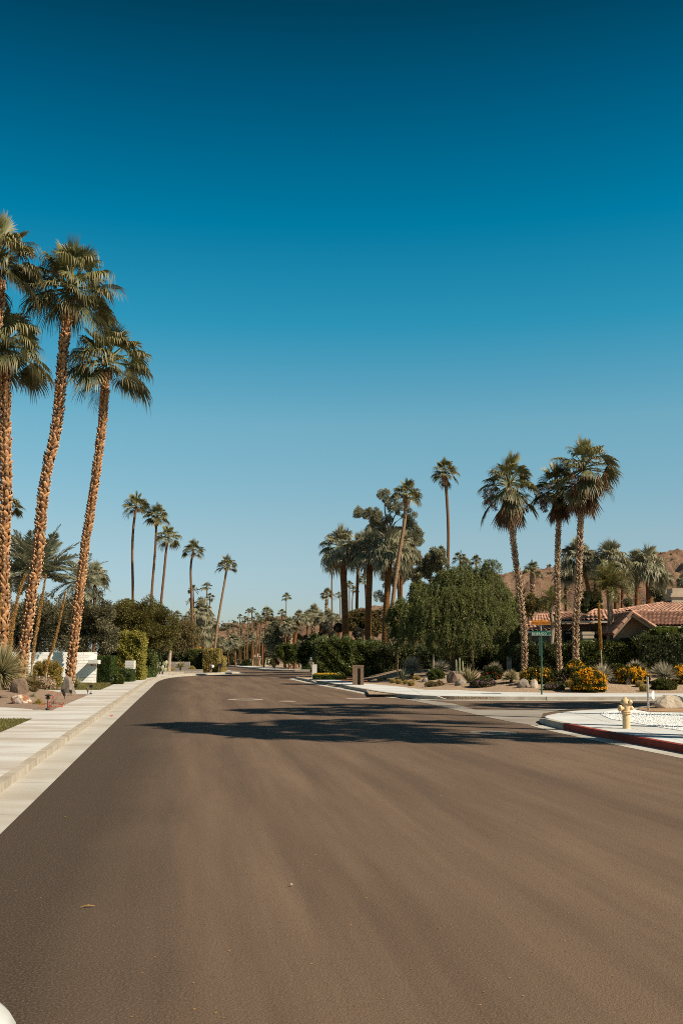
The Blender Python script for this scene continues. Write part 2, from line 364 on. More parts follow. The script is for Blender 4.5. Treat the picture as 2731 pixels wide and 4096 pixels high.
mat['bark_tree'] = surf('tree_bark', (0.15, 0.095, 0.058), (0.09, 0.058, 0.036), 6, 0.95, 0.02, 15)
mat['bark_white'] = surf('pale_tree_bark', (0.42, 0.34, 0.25), (0.25, 0.18, 0.12), 5, 0.95, 0.01, 15)
mat['queen_bark'] = surf('queen_palm_bark', (0.36, 0.27, 0.19), (0.13, 0.085, 0.055), 4, 0.9, 0.02, 10, stretch=(1.6, 1.6, 0.5))
mat['rock'] = surf('grey_rock', (0.27, 0.225, 0.18), (0.17, 0.14, 0.115), 5, 0.9, 0.02, 20)
mat['rock_brown'] = surf('brown_rock', (0.22, 0.15, 0.105), (0.15, 0.10, 0.07), 5, 0.9, 0.02, 20)
mat['rock_marble'] = surf('marbled_rock', (0.55, 0.45, 0.36), (0.24, 0.10, 0.05), 7, 0.85, 0.02, 12, contrast=(0.45, 0.56))
mat['rock_pale'] = surf('pale_rock', (0.48, 0.40, 0.31), (0.33, 0.27, 0.20), 3, 0.9, 0.03, 9)
mat['white'] = surf('white_paint', (0.66, 0.63, 0.58), (0.58, 0.54, 0.48), 3, 0.7)
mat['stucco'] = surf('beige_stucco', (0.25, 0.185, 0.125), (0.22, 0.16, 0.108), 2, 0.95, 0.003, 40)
mat['stucco_lit'] = surf('beige_stucco_lit', (0.50, 0.40, 0.29), (0.44, 0.35, 0.25), 2, 0.95, 0.003, 40)  # lighter copy of the beige stucco, sunlight put into its colour
mat['tile'] = surf('clay_tile', (0.41, 0.235, 0.165), (0.29, 0.155, 0.105), 2.2, 0.85, rnd=0.35, contrast=(0.3, 0.7))
mat['trim'] = surf('trim_paint', (0.48, 0.41, 0.33), None, 3, 0.6)
mat['dark'] = surf('dark_void', (0.018, 0.014, 0.011), None, 3, 0.5)
mat['glass'] = surf('window_glass', (0.02, 0.022, 0.024), None, 3, 0.08, spec=0.6)
mat['blackmetal'] = surf('black_metal', (0.022, 0.018, 0.016), None, 3, 0.45, spec=0.4)
mat['galv'] = surf('galvanised_metal', (0.50, 0.48, 0.45), (0.40, 0.37, 0.34), 8, 0.5, metal=0.3)
mat['signwhite'] = surf('sign_back', (0.72, 0.72, 0.72), None, 3, 0.5)
mat['signgreen'] = surf('sign_green', (0.004, 0.085, 0.050), None, 3, 0.45, spec=0.4)
mat['signorange'] = surf('sign_orange', (0.52, 0.20, 0.025), (0.46, 0.17, 0.02), 3, 0.5)
mat['signbrown'] = surf('sign_lettering_brown', (0.17, 0.028, 0.008), None, 3, 0.6)
mat['letter'] = surf('sign_lettering_pale', (0.52, 0.66, 0.56), None, 3, 0.5)
mat['polegreen'] = surf('green_pole', (0.055, 0.12, 0.075), None, 6, 0.5)
mat['hydrant'] = surf('cream_hydrant_paint', (0.66, 0.46, 0.24), (0.58, 0.39, 0.20), 12, 0.55, 0.002, 60, spec=0.4)
mat['red'] = surf('red_sign', (0.45, 0.02, 0.015), None, 3, 0.5)
mat['greywall'] = surf('grey_block', (0.34, 0.30, 0.25), (0.27, 0.235, 0.19), 5, 0.9, 0.004, 30)
mat['stone'] = surf('brown_pillar_stucco', (0.19, 0.125, 0.082), (0.15, 0.10, 0.066), 4, 0.9, 0.01, 25)
mat['cover'] = surf('manhole_concrete', (0.33, 0.28, 0.22), (0.27, 0.225, 0.175), 4, 0.9, 0.003, 50)
mat['iron'] = surf('manhole_iron', (0.075, 0.06, 0.05), (0.12, 0.095, 0.075), 20, 0.7)
m, t, b, o = newmat('white_block'); mat['block'] = m
p = pos(t, world=False); br = nd(t, 'ShaderNodeTexBrick'); sw = t.nodes.new('ShaderNodeVectorRotate'); sw.inputs['Axis'].default_value = (1, 0, 0); sw.inputs['Angle'].default_value = R(-90)
t.links.new(p, sw.inputs[0]); t.links.new(sw.outputs[0], br.inputs['Vector'])
br.inputs['Color1'].default_value = (0.80, 0.78, 0.73, 1); br.inputs['Color2'].default_value = (0.74, 0.72, 0.67, 1); br.inputs['Mortar'].default_value = (0.42, 0.37, 0.31, 1)
br.inputs['Scale'].default_value = 1; br.inputs['Mortar Size'].default_value = 0.012; br.inputs['Brick Width'].default_value = 0.62; br.inputs['Row Height'].default_value = 0.178; br.offset = 0.5
t.links.new(br.outputs['Color'], b.inputs['Base Color']); b.inputs['Roughness'].default_value = 0.9
bump(t, b, mth(t, 'SUBTRACT', 1.0, br.outputs['Fac']), 0.03)
m, t, b, o = newmat('car_paint'); mat['carpaint'] = m
b.inputs['Base Color'].default_value = (0.72, 0.74, 0.72, 1); b.inputs['Roughness'].default_value = 0.3; b.inputs['Coat Weight'].default_value = 0.6
mat['rubber'] = surf('tyre_rubber', (0.02, 0.02, 0.02), None, 3, 0.8)

# ------------------------------------------------------------------ plant generators
def nrm(a): return a / (np.linalg.norm(a, axis=-1, keepdims=True) + 1e-9)
def leaves(mb, C, D, L, Wd, rng, rnd=None, mat=0, flat=None):
    """pointed leaf quads at C along D; L length, Wd half width."""
    n = len(C); S = nrm(np.cross(D, rng.normal(size=(n, 3)) if flat is None else flat))
    L = np.broadcast_to(np.asarray(L, float), (n,))[:, None]; Wd = np.broadcast_to(np.asarray(Wd, float), (n,))[:, None]
    a = C; b_ = C + D * L * 0.45 + S * Wd; c_ = C + D * L; d_ = C + D * L * 0.45 - S * Wd
    v = np.stack([a, b_, c_, d_], 1).reshape(-1, 3); f = np.arange(4 * n).reshape(n, 4)
    tip = np.tile([0, .45, 1, .45], n)
    mb.add(v, f, rng.random(n) if rnd is None else rnd, mat, tip)
def cloud(mb, blobs, n, leaf, asp, seed, hang=0.0, up=0.3, clumps=60, cr_=0.28, shell=0.75, mat=0, flatz=0.0, jitter=1.0):
    rng = np.random.default_rng(seed); B = np.array(blobs, float); w = (B[:, 3] * B[:, 4] * B[:, 5]) ** (2 / 3); w /= w.sum()
    k = rng.choice(len(B), clumps, p=w); dr = nrm(rng.normal(size=(clumps, 3)))
    rr = shell + (1 - shell) * rng.random(clumps)
    rr = np.where(rng.random(clumps) < 0.25, rng.random(clumps) * shell, rr)
    CC = B[k, :3] + dr * B[k, 3:6] * rr[:, None]
    cs = cr_ * B[k, 3:6].mean(1) * (0.6 + 0.8 * rng.random(clumps)); tone = rng.random(clumps)
    pc = cs ** 2; pc /= pc.sum()
    j = rng.choice(clumps, n, p=pc); d2 = nrm(rng.normal(size=(n, 3))); q = rng.random(n) ** 0.45
    C = CC[j] + d2 * (cs[j] * q)[:, None] * np.array([1, 1, 1 - flatz])
    out = nrm(C - B[k[j], :3])
    D = nrm(d2 * 0.7 + out * 0.5 + rng.normal(size=(n, 3)) * 0.6 * jitter + np.array([0, 0, up - hang * 2.5]))
    r = np.clip(tone[j] * 0.55 + rng.random(n) * 0.55 - 0.05, 0, 1)
    leaves(mb, C, D, leaf * (0.6 + 0.8 * rng.random(n)), leaf * asp * (0.7 + 0.6 * rng.random(n)), rng, r, mat)
    return CC
def strands(mb, blobs, ns, seed, leaf=0.16, asp=0.12, length=1.2, per=22, mat=0):
    """weeping twigs hung with narrow leaves"""
    rng = np.random.default_rng(seed); B = np.array(blobs, float); w = (B[:, 3] * B[:, 4] * B[:, 5]) ** (2 / 3); w /= w.sum()
    k = rng.choice(len(B), ns, p=w); dr = rng.normal(size=(ns, 3)); dr[:, 2] = np.abs(dr[:, 2]) * 1.2 - 0.55; dr = nrm(dr)
    S0 = B[k, :3] + dr * B[k, 3:6] * (0.72 + 0.3 * rng.random((ns, 1)))
    ln = length * (0.4 + 0.9 * rng.random(ns)); tone = rng.random(ns)
    hor = nrm(dr * np.array([1, 1, 0.25]) + rng.normal(size=(ns, 3)) * 0.3)
    t = rng.random((ns, per)); tt = t[..., None]
    C = S0[:, None] + hor[:, None] * (ln * 0.35)[:, None, None] * tt + np.array([0, 0, -1]) * (ln[:, None, None] * (0.15 * tt + 0.75 * tt ** 2)) + rng.normal(size=(ns, per, 3)) * 0.035
    D = nrm(hor[:, None] * 0.4 + rng.normal(size=(ns, per, 3)) * 0.5 + np.array([0, 0, -0.9]))
    C = C.reshape(-1, 3); D = D.reshape(-1, 3); n = len(C)
    r = np.clip(np.repeat(tone, per) * 0.6 + rng.random(n) * 0.5 - 0.05, 0, 1)
    leaves(mb, C, D, leaf * (0.6 + 0.8 * rng.random(n)), leaf * asp * (0.7 + 0.6 * rng.random(n)), rng, r, mat)
def hedge(mb, x0, x1, y0, y1, z0, z1, n, leaf, seed, asp=0.32, rough=0.08, hang=0.0, mat=0, skew=0.0, up=0.25):
    """clipped hedge: leaves over a box, uneven faces"""
    rng = np.random.default_rng(seed); ax, ay, az = x1 - x0, y1 - y0, z1 - z0
    A = np.array([ax * az, ax * az * .3, ay * az, ay * az, ax * ay]); A /= A.sum(); f = rng.choice(5, n, p=A)
    P = rng.random((n, 3)); Nn = np.zeros((n, 3))
    for i, (a, v, nv) in enumerate([(1, 0, (0, -1, 0)), (1, 1, (0, 1, 0)), (0, 0, (-1, 0, 0)), (0, 1, (1, 0, 0)), (2, 1, (0, 0, 1))]):
        P[f == i, a] = v; Nn[f == i] = nv
    C = np.array([x0, y0, z0]) + P * np.array([ax, ay, az]); C[:, 0] += skew * P[:, 2]
    wob = np.sin(C[:, 0] * 3.1 + seed) * np.cos(C[:, 2] * 3.7 + C[:, 1] * 2.3) + 0.6 * np.sin(C[:, 0] * 7.3 + C[:, 2] * 6.1)
    C += Nn * (wob * rough * 0.6 + rng.normal(size=n) * rough * 0.5 - rough * 0.5)[:, None]
    D = nrm(Nn * 0.7 + rng.normal(size=(n, 3)) * 0.75 + np.array([0, 0, up - hang * 2]))
    r = np.clip(0.45 + wob * 0.14 + rng.normal(size=n) * 0.24, 0, 1)
    leaves(mb, C, D, leaf * (0.6 + 0.8 * rng.random(n)), leaf * asp * (0.7 + 0.6 * rng.random(n)), rng, r, mat)
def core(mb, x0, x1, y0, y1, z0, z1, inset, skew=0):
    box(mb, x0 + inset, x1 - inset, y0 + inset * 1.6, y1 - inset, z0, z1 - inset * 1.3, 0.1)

def fan_frond(mb, rng, e, d, pl, bl, nl, droop, thmax=1.9, fold=0.3, wid=1.0, tone=0.5, petiole=True, pr=0.012, seg=(0.0, 0.48, 0.75, 1.0)):
    hx = math.hypot(d[0], d[1])
    s = np.array([-d[1], d[0], 0]) / hx if hx > 1e-3 else np.array([1.0, 0, 0])
    roll = rng.normal() * 0.35; n = np.cross(s, d); n /= np.linalg.norm(n)
    if n[2] < 0 and d[2] > -0.9: n = -n
    s2 = s * math.cos(roll) + n * math.sin(roll); n = n * math.cos(roll) - s * math.sin(roll); s = s2
    base = e.copy(); down = np.array([0, 0, -1.0])
    pe = e + d * pl + down * pl * 0.10
    if petiole:
        q = [base + d * pl * t + down * pl * 0.10 * t * t for t in (0, 0.5, 1.0)]
        vs = []
        for i, p in enumerate(q):
            r_ = pr * (1.5 - 0.7 * i / 2)
            vs += [p + s * r_, p - s * r_ * 0.5 + n * r_, p - s * r_ * 0.5 - n * r_]
        mb.add(vs, [(i * 3 + j, i * 3 + (j + 1) % 3, i * 3 + 3 + (j + 1) % 3, i * 3 + 3 + j) for i in range(2) for j in range(3)], min(1, tone + 0.25), 0)
    d = d + down * 0.22; d /= np.linalg.norm(d); n = np.cross(s, d); n /= np.linalg.norm(n)
    if n[2] < 0 and d[2] > -0.8: n = -n
    th = (-1 + 2 * (np.arange(nl) + 0.5) / nl) * thmax; dth = 2 * thmax / nl
    dj = np.cos(th)[:, None] * d + np.sin(th)[:, None] * s
    dj = dj + n * (np.abs(np.sin(th)) * fold * rng.uniform(0.4, 1.2))[:, None]; dj = nrm(dj)
    Lj = bl * (0.66 + 0.34 * np.cos(th * 0.85)) * rng.uniform(0.88, 1.1, nl)
    wv = nrm(np.cross(dj, n)); up_ = np.cross(wv, dj)
    dp = droop * rng.uniform(0.6, 1.35, nl)
    V_ = []; tip = []
    hs = [0, 1, 0.6, 0.0]
    for i, t in enumerate(seg):
        cpos = pe + dj * (Lj * t)[:, None] * (1 if t < 0.5 else 1 - 0.28 * min(1, droop) * ((t - 0.45) / 0.55) ** 2) + down * (dp * Lj * (max(0, t - 0.32) / 0.68) ** 1.7 * 0.62)[:, None] + down * (bl * 0.10 * t * t * droop)
        h = (Lj * seg[1] * dth * 0.56 * hs[i] * wid)[:, None]
        if i in (0, 3): V_.append(cpos[:, None]); tip.append(np.full((nl, 1), t))
        else: V_.append(np.stack([cpos + wv * h + up_ * h * 0.55, cpos - wv * h - up_ * h * 0.55], 1)); tip.append(np.full((nl, 2), t))
    v = np.concatenate(V_, 1); k = v.shape[1]; tp = np.concatenate(tip, 1).ravel()
    b0 = np.arange(nl)[:, None] * k
    tri = np.concatenate([b0 + [[0, 1, 2]], b0 + [[3, 5, 4]]]); quad = b0 + [[1, 3, 4, 2]]
    r = np.clip(tone + rng.normal(size=nl) * 0.16, 0, 1)
    base_n = mb.n
    mb.add(v.reshape(-1, 3), tri, np.concatenate([r, r]), 0, tp)
    mb.f.append((quad + base_n).astype(np.int32)); mb.r.append(r.astype(np.float32)); mb.m.append(np.zeros(nl, np.int32))
def fan_crown(seed, n=32, nl=20, droop=0.8, eltop=82, elbot=-38, pet=0.46, bl=0.56, young=True, stiff=0.0):
    rng = np.random.default_rng(seed); mb = MB()
    for i in range(n):
        q = (i + 0.5) / n; az = i * 2.39996 + rng.normal() * 0.25
        el = R(eltop - (eltop - elbot) * q ** 0.85 + rng.normal() * 7)
        d = np.array([math.cos(el) * math.cos(az), math.cos(el) * math.sin(az), math.sin(el)])
        pl = pet * rng.uniform(0.75, 1.15) * (0.75 + 0.35 * q); b_ = bl * rng.uniform(0.85, 1.12)
        dr = droop * (0.35 if q < 0.12 else 1) * rng.uniform(0.7, 1.2) * (1 - stiff)
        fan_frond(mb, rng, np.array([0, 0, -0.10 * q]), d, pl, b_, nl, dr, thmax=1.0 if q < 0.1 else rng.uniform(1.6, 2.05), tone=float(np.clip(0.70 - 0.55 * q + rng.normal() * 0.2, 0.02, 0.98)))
    if young:
        for i in range(3):
            az = rng.random() * 6.28; d = np.array([0.12 * math.cos(az), 0.12 * math.sin(az), 1.0])
            fan_frond(mb, rng, np.zeros(3), d, pet * 0.9, bl * 0.9, 8, 0.05, thmax=0.14, tone=0.85)
    return mb
def skirt(seed, n=26, length=0.75, r=0.16, spread=0.35):
    rng = np.random.default_rng(seed); mb = MB()
    for i in range(n):
        az = i * 2.39996; d = np.array([math.cos(az) * spread, math.sin(az) * spread, -1.0]); d /= np.linalg.norm(d)
        e = np.array([math.cos(az) * r * 0.5, math.sin(az) * r * 0.5, -rng.random() * 0.3])
        fan_frond(mb, rng, e, d, 0.30 * rng.uniform(0.6, 1.2), length * rng.uniform(0.5, 0.85), 12, 0.15, thmax=0.55, fold=0.1, tone=rng.random() * 0.8)
    return mb
def seeds(seed, n=9, Rr=0.85):
    rng = np.random.default_rng(seed); mb = MB()
    for i in range(n):
        az = rng.random() * 6.28; ln = rng.uniform(0.5, 0.95); x, y = math.cos(az), math.sin(az); rr = Rr * rng.uniform(0.55, 1.05)
        P0 = [(0, 0, 0.05), (x * rr * 0.6, y * rr * 0.6, 0.05), (x * rr, y * rr, -0.15), (x * rr * 1.02, y * rr * 1.02, -0.15 - ln * 0.7)]
        tube(mb, P0, [0.012, 0.010, 0.008, 0.006], 4, 0.8)
        m_ = 90; t = rng.random(m_); C = np.stack([x * rr + rng.normal(size=m_) * 0.035, y * rr + rng.normal(size=m_) * 0.035, -0.12 - ln * t * 0.75], 1)
        leaves(mb, C, nrm(rng.normal(size=(m_, 3)) * 0.5 + np.array([0, 0, -1])), 0.11, 0.012, rng)
    return mb
def feather_crown(seed, n=26, np_=34, curl=1.5, eltop=80, elbot=-15, wid=0.014, ll=0.20, planes=2):
    rng = np.random.default_rng(seed); mb = MB()
    for i in range(n):
        q = (i + 0.5) / n; az = i * 2.39996 + rng.normal() * 0.2; el = R(eltop - (eltop - elbot) * q ** 0.8 + rng.normal() * 6)
        h = np.array([math.cos(az), math.sin(az), 0]); p = np.array([0, 0, 0.0]); P_ = [p]; Ds = []
        Lt = rng.uniform(0.85, 1.1); k = 12; cu = curl * rng.uniform(0.6, 1.2) * (0.4 + 0.75 * q)
        for j in range(k):
            e_ = el - cu * ((j / k) ** 1.4) * 0.9; dd = h * math.cos(e_) + np.array([0, 0, math.sin(e_)]); p = p + dd * Lt / k; P_.append(p); Ds.append(dd)
        Ds.append(Ds[-1]); P_ = np.array(P_); Ds = np.array(Ds)
        tube(mb, P_[::2], list(np.linspace(0.013, 0.004, len(P_[::2]))), 3, 0.9, caps=False)
        s_ = np.linspace(0.12, 0.99, np_); idx = s_ * k; i0 = np.minimum(idx.astype(int), k - 1); fr = (idx - i0)[:, None]
        C = P_[i0] * (1 - fr) + P_[i0 + 1] * fr; D0 = Ds[i0]
        side = np.array([-math.sin(az), math.cos(az), 0]); upv = np.cross(side, D0)
        upv = nrm(np.where(upv[:, 2:3] < 0, -upv, upv)); tone = np.clip(0.6 - 0.4 * q + rng.normal() * 0.15, 0, 1)
        for sg in (-1, 1):
            D = nrm(D0 * 0.75 + sg * side * 0.85 + upv * 0.25 * rng.uniform(-0.6, 1.4, (np_, 1)) + rng.normal(size=(np_, 3)) * 0.08 + np.array([0, 0, -0.12]))
            L = ll * np.sin(np.pi * (0.15 + 0.8 * s_)) * rng.uniform(0.85, 1.15, np_) + 0.03
            leaves(mb, C, D, L, wid, rng, np.clip(tone + rng.normal(size=np_) * 0.12, 0, 1), 0, flat=upv + rng.normal(size=(np_, 3)) * 0.25)
    return mb
def blades(mb, c, R_, n, seed, el0=-25, el1=88, w=0.012, curl=0.15, mat=0, jitter=0.2, az0=0, tone=None):
    """spiky ball of narrow leaves"""
    rng = np.random.default_rng(seed); c = np.array(c)
    sn = rng.uniform(math.sin(R(el0)), math.sin(R(el1)), n); az = rng.random(n) * 2 * np.pi
    cs = np.sqrt(1 - sn ** 2); D = np.stack([cs * np.cos(az), cs * np.sin(az), sn], 1)
    S = nrm(np.cross(D, np.array([0, 0, 1.0]) + rng.normal(size=(n, 3)) * 0.3)); L = R_ * rng.uniform(0.8, 1.08, n)[:, None]
    dn = np.array([0, 0, -1.0]); pr = [(0.03, 0.9), (0.35, 1.0), (0.7, 0.7), (1.0, 0.0)]; V_ = []; tip = []
    for t, h in pr:
        p = c + D * L * t + dn * curl * L * t * t * (cs[:, None])
        if h: V_ += [p + S * w * h, p - S * w * h]; tip += [t, t]
        else: V_.append(p); tip.append(t)
    v = np.stack(V_, 1); k = v.shape[1]; b0 = np.arange(n)[:, None] * k; r = rng.random(n) if tone is None else np.clip(tone + rng.normal(size=n) * .2, 0, 1)
    bn = mb.n; mb.add(v.reshape(-1, 3), b0 + [[4, 5, 6]], r, mat, np.tile(tip, n))
    for q in ([0, 1, 3, 2], [2, 3, 5, 4]):
        mb.f.append((b0 + [q] + bn).astype(np.int32)); mb.r.append(r.astype(np.float32)); mb.m.append(np.full(n, mat, np.int32))
def agave(mb, c, R_, n, seed, w=0.06, e0=15, e1=80, curl=-0.25, wave=0.0):
    """thick troughed leaves in a rosette"""
    rng = np.random.default_rng(seed); c = np.array(c, float)
    for i in range(n):
        q = i / n; az = i * 2.39996; el = R(e1 - (e1 - e0) * q + rng.normal() * 5); h = np.array([math.cos(az), math.sin(az), 0]); s = np.array([-math.sin(az), math.cos(az), 0])
        L = R_ * rng.uniform(0.75, 1.05); p = c.copy(); vs = []; tip = []; K = 6
        for j in range(K + 1):
            t = j / K; e_ = el - curl * t * (1 if t < 0.75 else 1.0) * 1.2 + wave * math.sin(t * 5 + i)
            ww = w * (0.8 + 0.5 * math.sin(math.pi * min(1, t * 1.25))) * (1 - t ** 2.2) + 0.002
            nn = np.cross(s, h * math.cos(e_) + np.array([0, 0, math.sin(e_)])); nn = nn if nn[2] > 0 else -nn
            vs += [p - s * ww + nn * ww * 0.5, p - nn * ww * 0.15, p + s * ww + nn * ww * 0.5, p - nn * ww * 0.5]; tip += [0.9 if 0.6 < 2 else 0, 0.0, 0.9, 0.0]
            p = p + (h * math.cos(e_) + np.array([0, 0, math.sin(e_)])) * L / K
        f = []
        for j in range(K):
            a = j * 4; b_ = a + 4; f += [(a, a + 1, b_ + 1, b_), (a + 1, a + 2, b_ + 2, b_ + 1), (a + 2, a + 3, b_ + 3, b_ + 2), (a + 3, a, b_, b_ + 3)]
        mb.add(vs, f, float(rng.random()), 0, tip)
def blob_mesh(mb, c, rx, ry, rz, seed, amp=0.25, freq=1.3, facet=5, sub=3, rot=0, zcut=-0.55):
    """boulder: displaced, planed-off icosphere"""
    import bmesh
    bm = bmesh.new(); bmesh.ops.create_icosphere(bm, subdivisions=sub, radius=1)
    rng = random.Random(seed); pl = []
    for i in range(facet):
        d = Vector((rng.gauss(0, 1), rng.gauss(0, 1), rng.gauss(0.3, 0.8))).normalized(); pl.append((d, rng.uniform(0.55, 0.82)))
    off = Vector((seed * 3.1, seed * 1.7, 0)); vs = []
    for v in bm.verts:
        p = v.co.copy()
        for d, h in pl:
            k = p.dot(d)
            if k > h: p -= d * (k - h) * 0.92
        p *= 1 + amp * (noise.noise(p * freq + off)) + amp * 0.35 * noise.noise(p * freq * 3.3 + off)
        p.z = max(p.z, zcut); q = Vector((p.x * rx, p.y * ry, p.z * rz))
        q = Vector((q.x * math.cos(rot) - q.y * math.sin(rot), q.x * math.sin(rot) + q.y * math.cos(rot), q.z)); vs.append(Vector(c) + q + Vector((0, 0, -zcut * rz)))
    mb.add(vs, [tuple(x.index for x in f.verts) for f in bm.faces]); bm.free()
def boots(mb, path, seed, dz=0.15, around=7, L=0.3, w=0.085, out=0.10, tilt=0.55, start=0.0, end=1.0):
    """criss-cross cut leaf bases on a trunk; path = [(Vector, radius)] from base to top"""
    rng = random.Random(seed); tot = 0; seg = []
    for i in range(len(path) - 1):
        l = (path[i + 1][0] - path[i][0]).length; seg.append((tot, l)); tot += l
    z = tot * start; row = 0; vs = []; fs = []; rn = []; tp = []
    while z < tot * end - 0.1:
        i = max(j for j in range(len(seg)) if seg[j][0] <= z); t = (z - seg[i][0]) / seg[i][1]
        c = path[i][0].lerp(path[i + 1][0], t); r = path[i][1] * (1 - t) + path[i + 1][1] * t
        ax = (path[i + 1][0] - path[i][0]).normalized()
        for j in range(around):
            a = 2 * math.pi * (j + 0.5 * (row % 2) + rng.uniform(-0.12, 0.12)) / around
            o_ = Vector((math.cos(a), math.sin(a), 0)); s = ax.cross(o_).normalized(); o_ = s.cross(ax)
            tl = tilt * (1 if (row % 2) else -1) * rng.uniform(0.6, 1.3) * (-1 if rng.random() < 0.12 else 1)
            up = (ax * math.cos(tl) + s * math.sin(tl)); sd_ = (s * math.cos(tl) - ax * math.sin(tl))
            l = L * rng.uniform(0.75, 1.2); ww = w * rng.uniform(0.8, 1.2); ot = out * rng.uniform(0.5, 1.4)
            b = c + ax * rng.uniform(-0.04, 0.04) + o_ * r * 0.9 - up * l * 0.45
            m_ = c + o_ * (r + ot * 0.45) + up * l * 0.1; e = c + o_ * (r + ot) + up * l * 0.55
            k = len(vs)
            vs += [b - sd_ * ww * 0.75, b + sd_ * ww * 0.75, m_ - sd_ * ww, m_ + sd_ * ww, m_ + o_ * 0.03, e - sd_ * ww * 0.55, e + sd_ * ww * 0.55, e + o_ * 0.02, e - sd_ * ww * 0.4 - o_ * 0.035, e + sd_ * ww * 0.4 - o_ * 0.035]
            tp += [0, 0, .5, .5, .5, .8, .8, .9, .7, .7]
            f = [(k, k + 4, k + 2), (k, k + 1, k + 4), (k + 1, k + 3, k + 4), (k + 2, k + 4, k + 7, k + 5), (k + 4, k + 3, k + 6, k + 7), (k + 5, k + 7, k + 6, k + 9, k + 8), (k + 2, k + 5, k + 8), (k + 3, k + 9, k + 6)]
            fs += f; rn += [rng.random()] * len(f)
        z += dz; row += 1
    # group by face size while keeping rnd
    base = mb.n; mb.v.append(np.array(vs, np.float32)); mb.t.append(np.array(tp, np.float32)); mb.n += len(vs)
    for k in (3, 4, 5):
        idx = [i for i, f in enumerate(fs) if len(f) == k]
        if idx: mb.f.append(np.array([fs[i] for i in idx], np.int32) + base); mb.r.append(np.array([rn[i] for i in idx], np.float32)); mb.m.append(np.zeros(len(idx), np.int32))
def ring_trunk(mb, path, seed, n=12, ring=0.03, every=0.16, mat=0):
    rng = random.Random(seed); p2 = []
    L = sum((path[i + 1][0] - path[i][0]).length for i in range(len(path) - 1)); step = every / 2
    pp = spline(path, step)
    for i, (p, r) in enumerate(pp): p2.append((p, r * (1 + (ring if i % 2 else -ring) + rng.uniform(-ring, ring) * 0.6)))
    tube(mb, [p for p, r in p2], [r for p, r in p2], n, 0.5, mat, True, ring * 0.7, rng)

# ================================================================== THE SETTING
def g2(c, x, y, z=0.0): v = G(c, x, y, z); return (v.x, v.y)
mb = MB(); slab(mb, [(-3000, -300), (3000, -300), (3000, 3500), (-3000, 3500)], -0.06, -0.06)
struct('ground', mb, mat['sand'])
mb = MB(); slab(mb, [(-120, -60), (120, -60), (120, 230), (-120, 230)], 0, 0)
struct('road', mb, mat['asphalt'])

# left side: straight kerb line, then the bend to the right, then back round the corner
LA = [(1.7, -25), (-0.5, -10), (-1.93, 0), (-2.93, 6.5), (-3.5, 10.7), (-5.4, 23.5), (-7.9, 40.5), (-10.4, 57.7), (-12.05, 69.0), (-12.75, 75), (-13.2, 81), (-13.0, 86.5), (-12.0, 90.4), (-10.6, 94.7), (-9.6, 98.5), (-9.2, 101.5), (-9.8, 105), (-11.4, 110.5), (-13.7, 122), (-22, 131), (-45, 142), (-90, 155)]
def smooth(line, k=3):
    pp = [(Vector((x, y, 0)), 0.1) for x, y in line]; o = []
    P = [pp[0][0] * 2 - pp[1][0]] + [p[0] for p in pp] + [pp[-1][0] * 2 - pp[-2][0]]
    for i in range(1, len(P) - 2):
        for j in range(k):
            t = j / k; o.append((0.5 * (2 * P[i] + (P[i + 1] - P[i - 1]) * t + (2 * P[i - 1] - 5 * P[i] + 4 * P[i + 1] - P[i + 2]) * t * t + (3 * P[i] - P[i - 1] - 3 * P[i + 1] + P[i + 2]) * t ** 3)).xy)
    o.append(P[-2].xy); return o
LAS = smooth(LA)
mb = MB(); strip(mb, LAS, 0, 0.56, 0.004, 0.004); struct('gutter', mb, mat['gutter'])
mb = MB(); strip(mb, LAS, 0.56, 0.72, 0, 0.125); struct('kerb', mb, mat['kerb'])
mb = MB(); strip(mb, LAS, 0.72, 2.18, 0, 0.128); struct('pavement', mb, mat['walk'])
mb = MB(); inner = offset(LAS, 2.18); slab(mb, inner + [Vector((-120, 160)), Vector((-120, -25))], 0, 0.112)
struct('garden_soil', mb, mat['sand'])
# path, lawns and gravel bed at the left
def edge_at(y, d=2.19):
    o = offset(LAS, d)
    for i in range(len(o) - 1):
        if (o[i].y - y) * (o[i + 1].y - y) <= 0: t = (y - o[i].y) / (o[i + 1].y - o[i].y + 1e-9); return o[i].x + (o[i + 1].x - o[i].x) * t
    return o[-1].x
pa = g2('N', 880, 1340, .13); pb = g2('N', 510, 1462, .13); pa0 = g2('N', 0, 1280, .13); pb0 = g2('N', 0, 1462, .13)
mb = MB(); slab(mb, [(edge_at(pa[1]), pa[1]), (pa0[0], pa0[1]), (-45, pa0[1] + 4), (-45, pb0[1] + 1), pb0, (edge_at(pb[1]), pb[1])], 0.11, 0.124)
struct('path', mb, mat['walk'])
mb = MB(); slab(mb, [(edge_at(pb[1] - .05), pb[1] - .05), (pb0[0], pb0[1] - .05), (-45, pb0[1] + .9), (-45, -20)] + [(edge_at(y), y) for y in (-20, 0, 8, 14, 18)], 0.10, 0.118)
struct('lawn', mb, mat['lawn'])
mb = MB(); rng = np.random.default_rng(5); n = 26000
yy = rng.uniform(13, pb[1] - 0.1, n); ex = np.array([edge_at(y) for y in np.linspace(13, pb[1], 60)]); xe = np.interp(yy, np.linspace(13, pb[1], 60), ex)
xx = xe - 0.03 - rng.random(n) ** 1.2 * 6; C = np.stack([xx, yy, np.full(n, .11)], 1)
leaves(mb, C, nrm(rng.normal(size=(n, 3)) * 0.5 + np.array([0, 0, 1])), 0.07, 0.006, rng)
struct('grass', mb, leafmat('grass_blade', (0.11, 0.10, 0.022), (0.24, 0.19, 0.06), 0.2), kind='stuff')
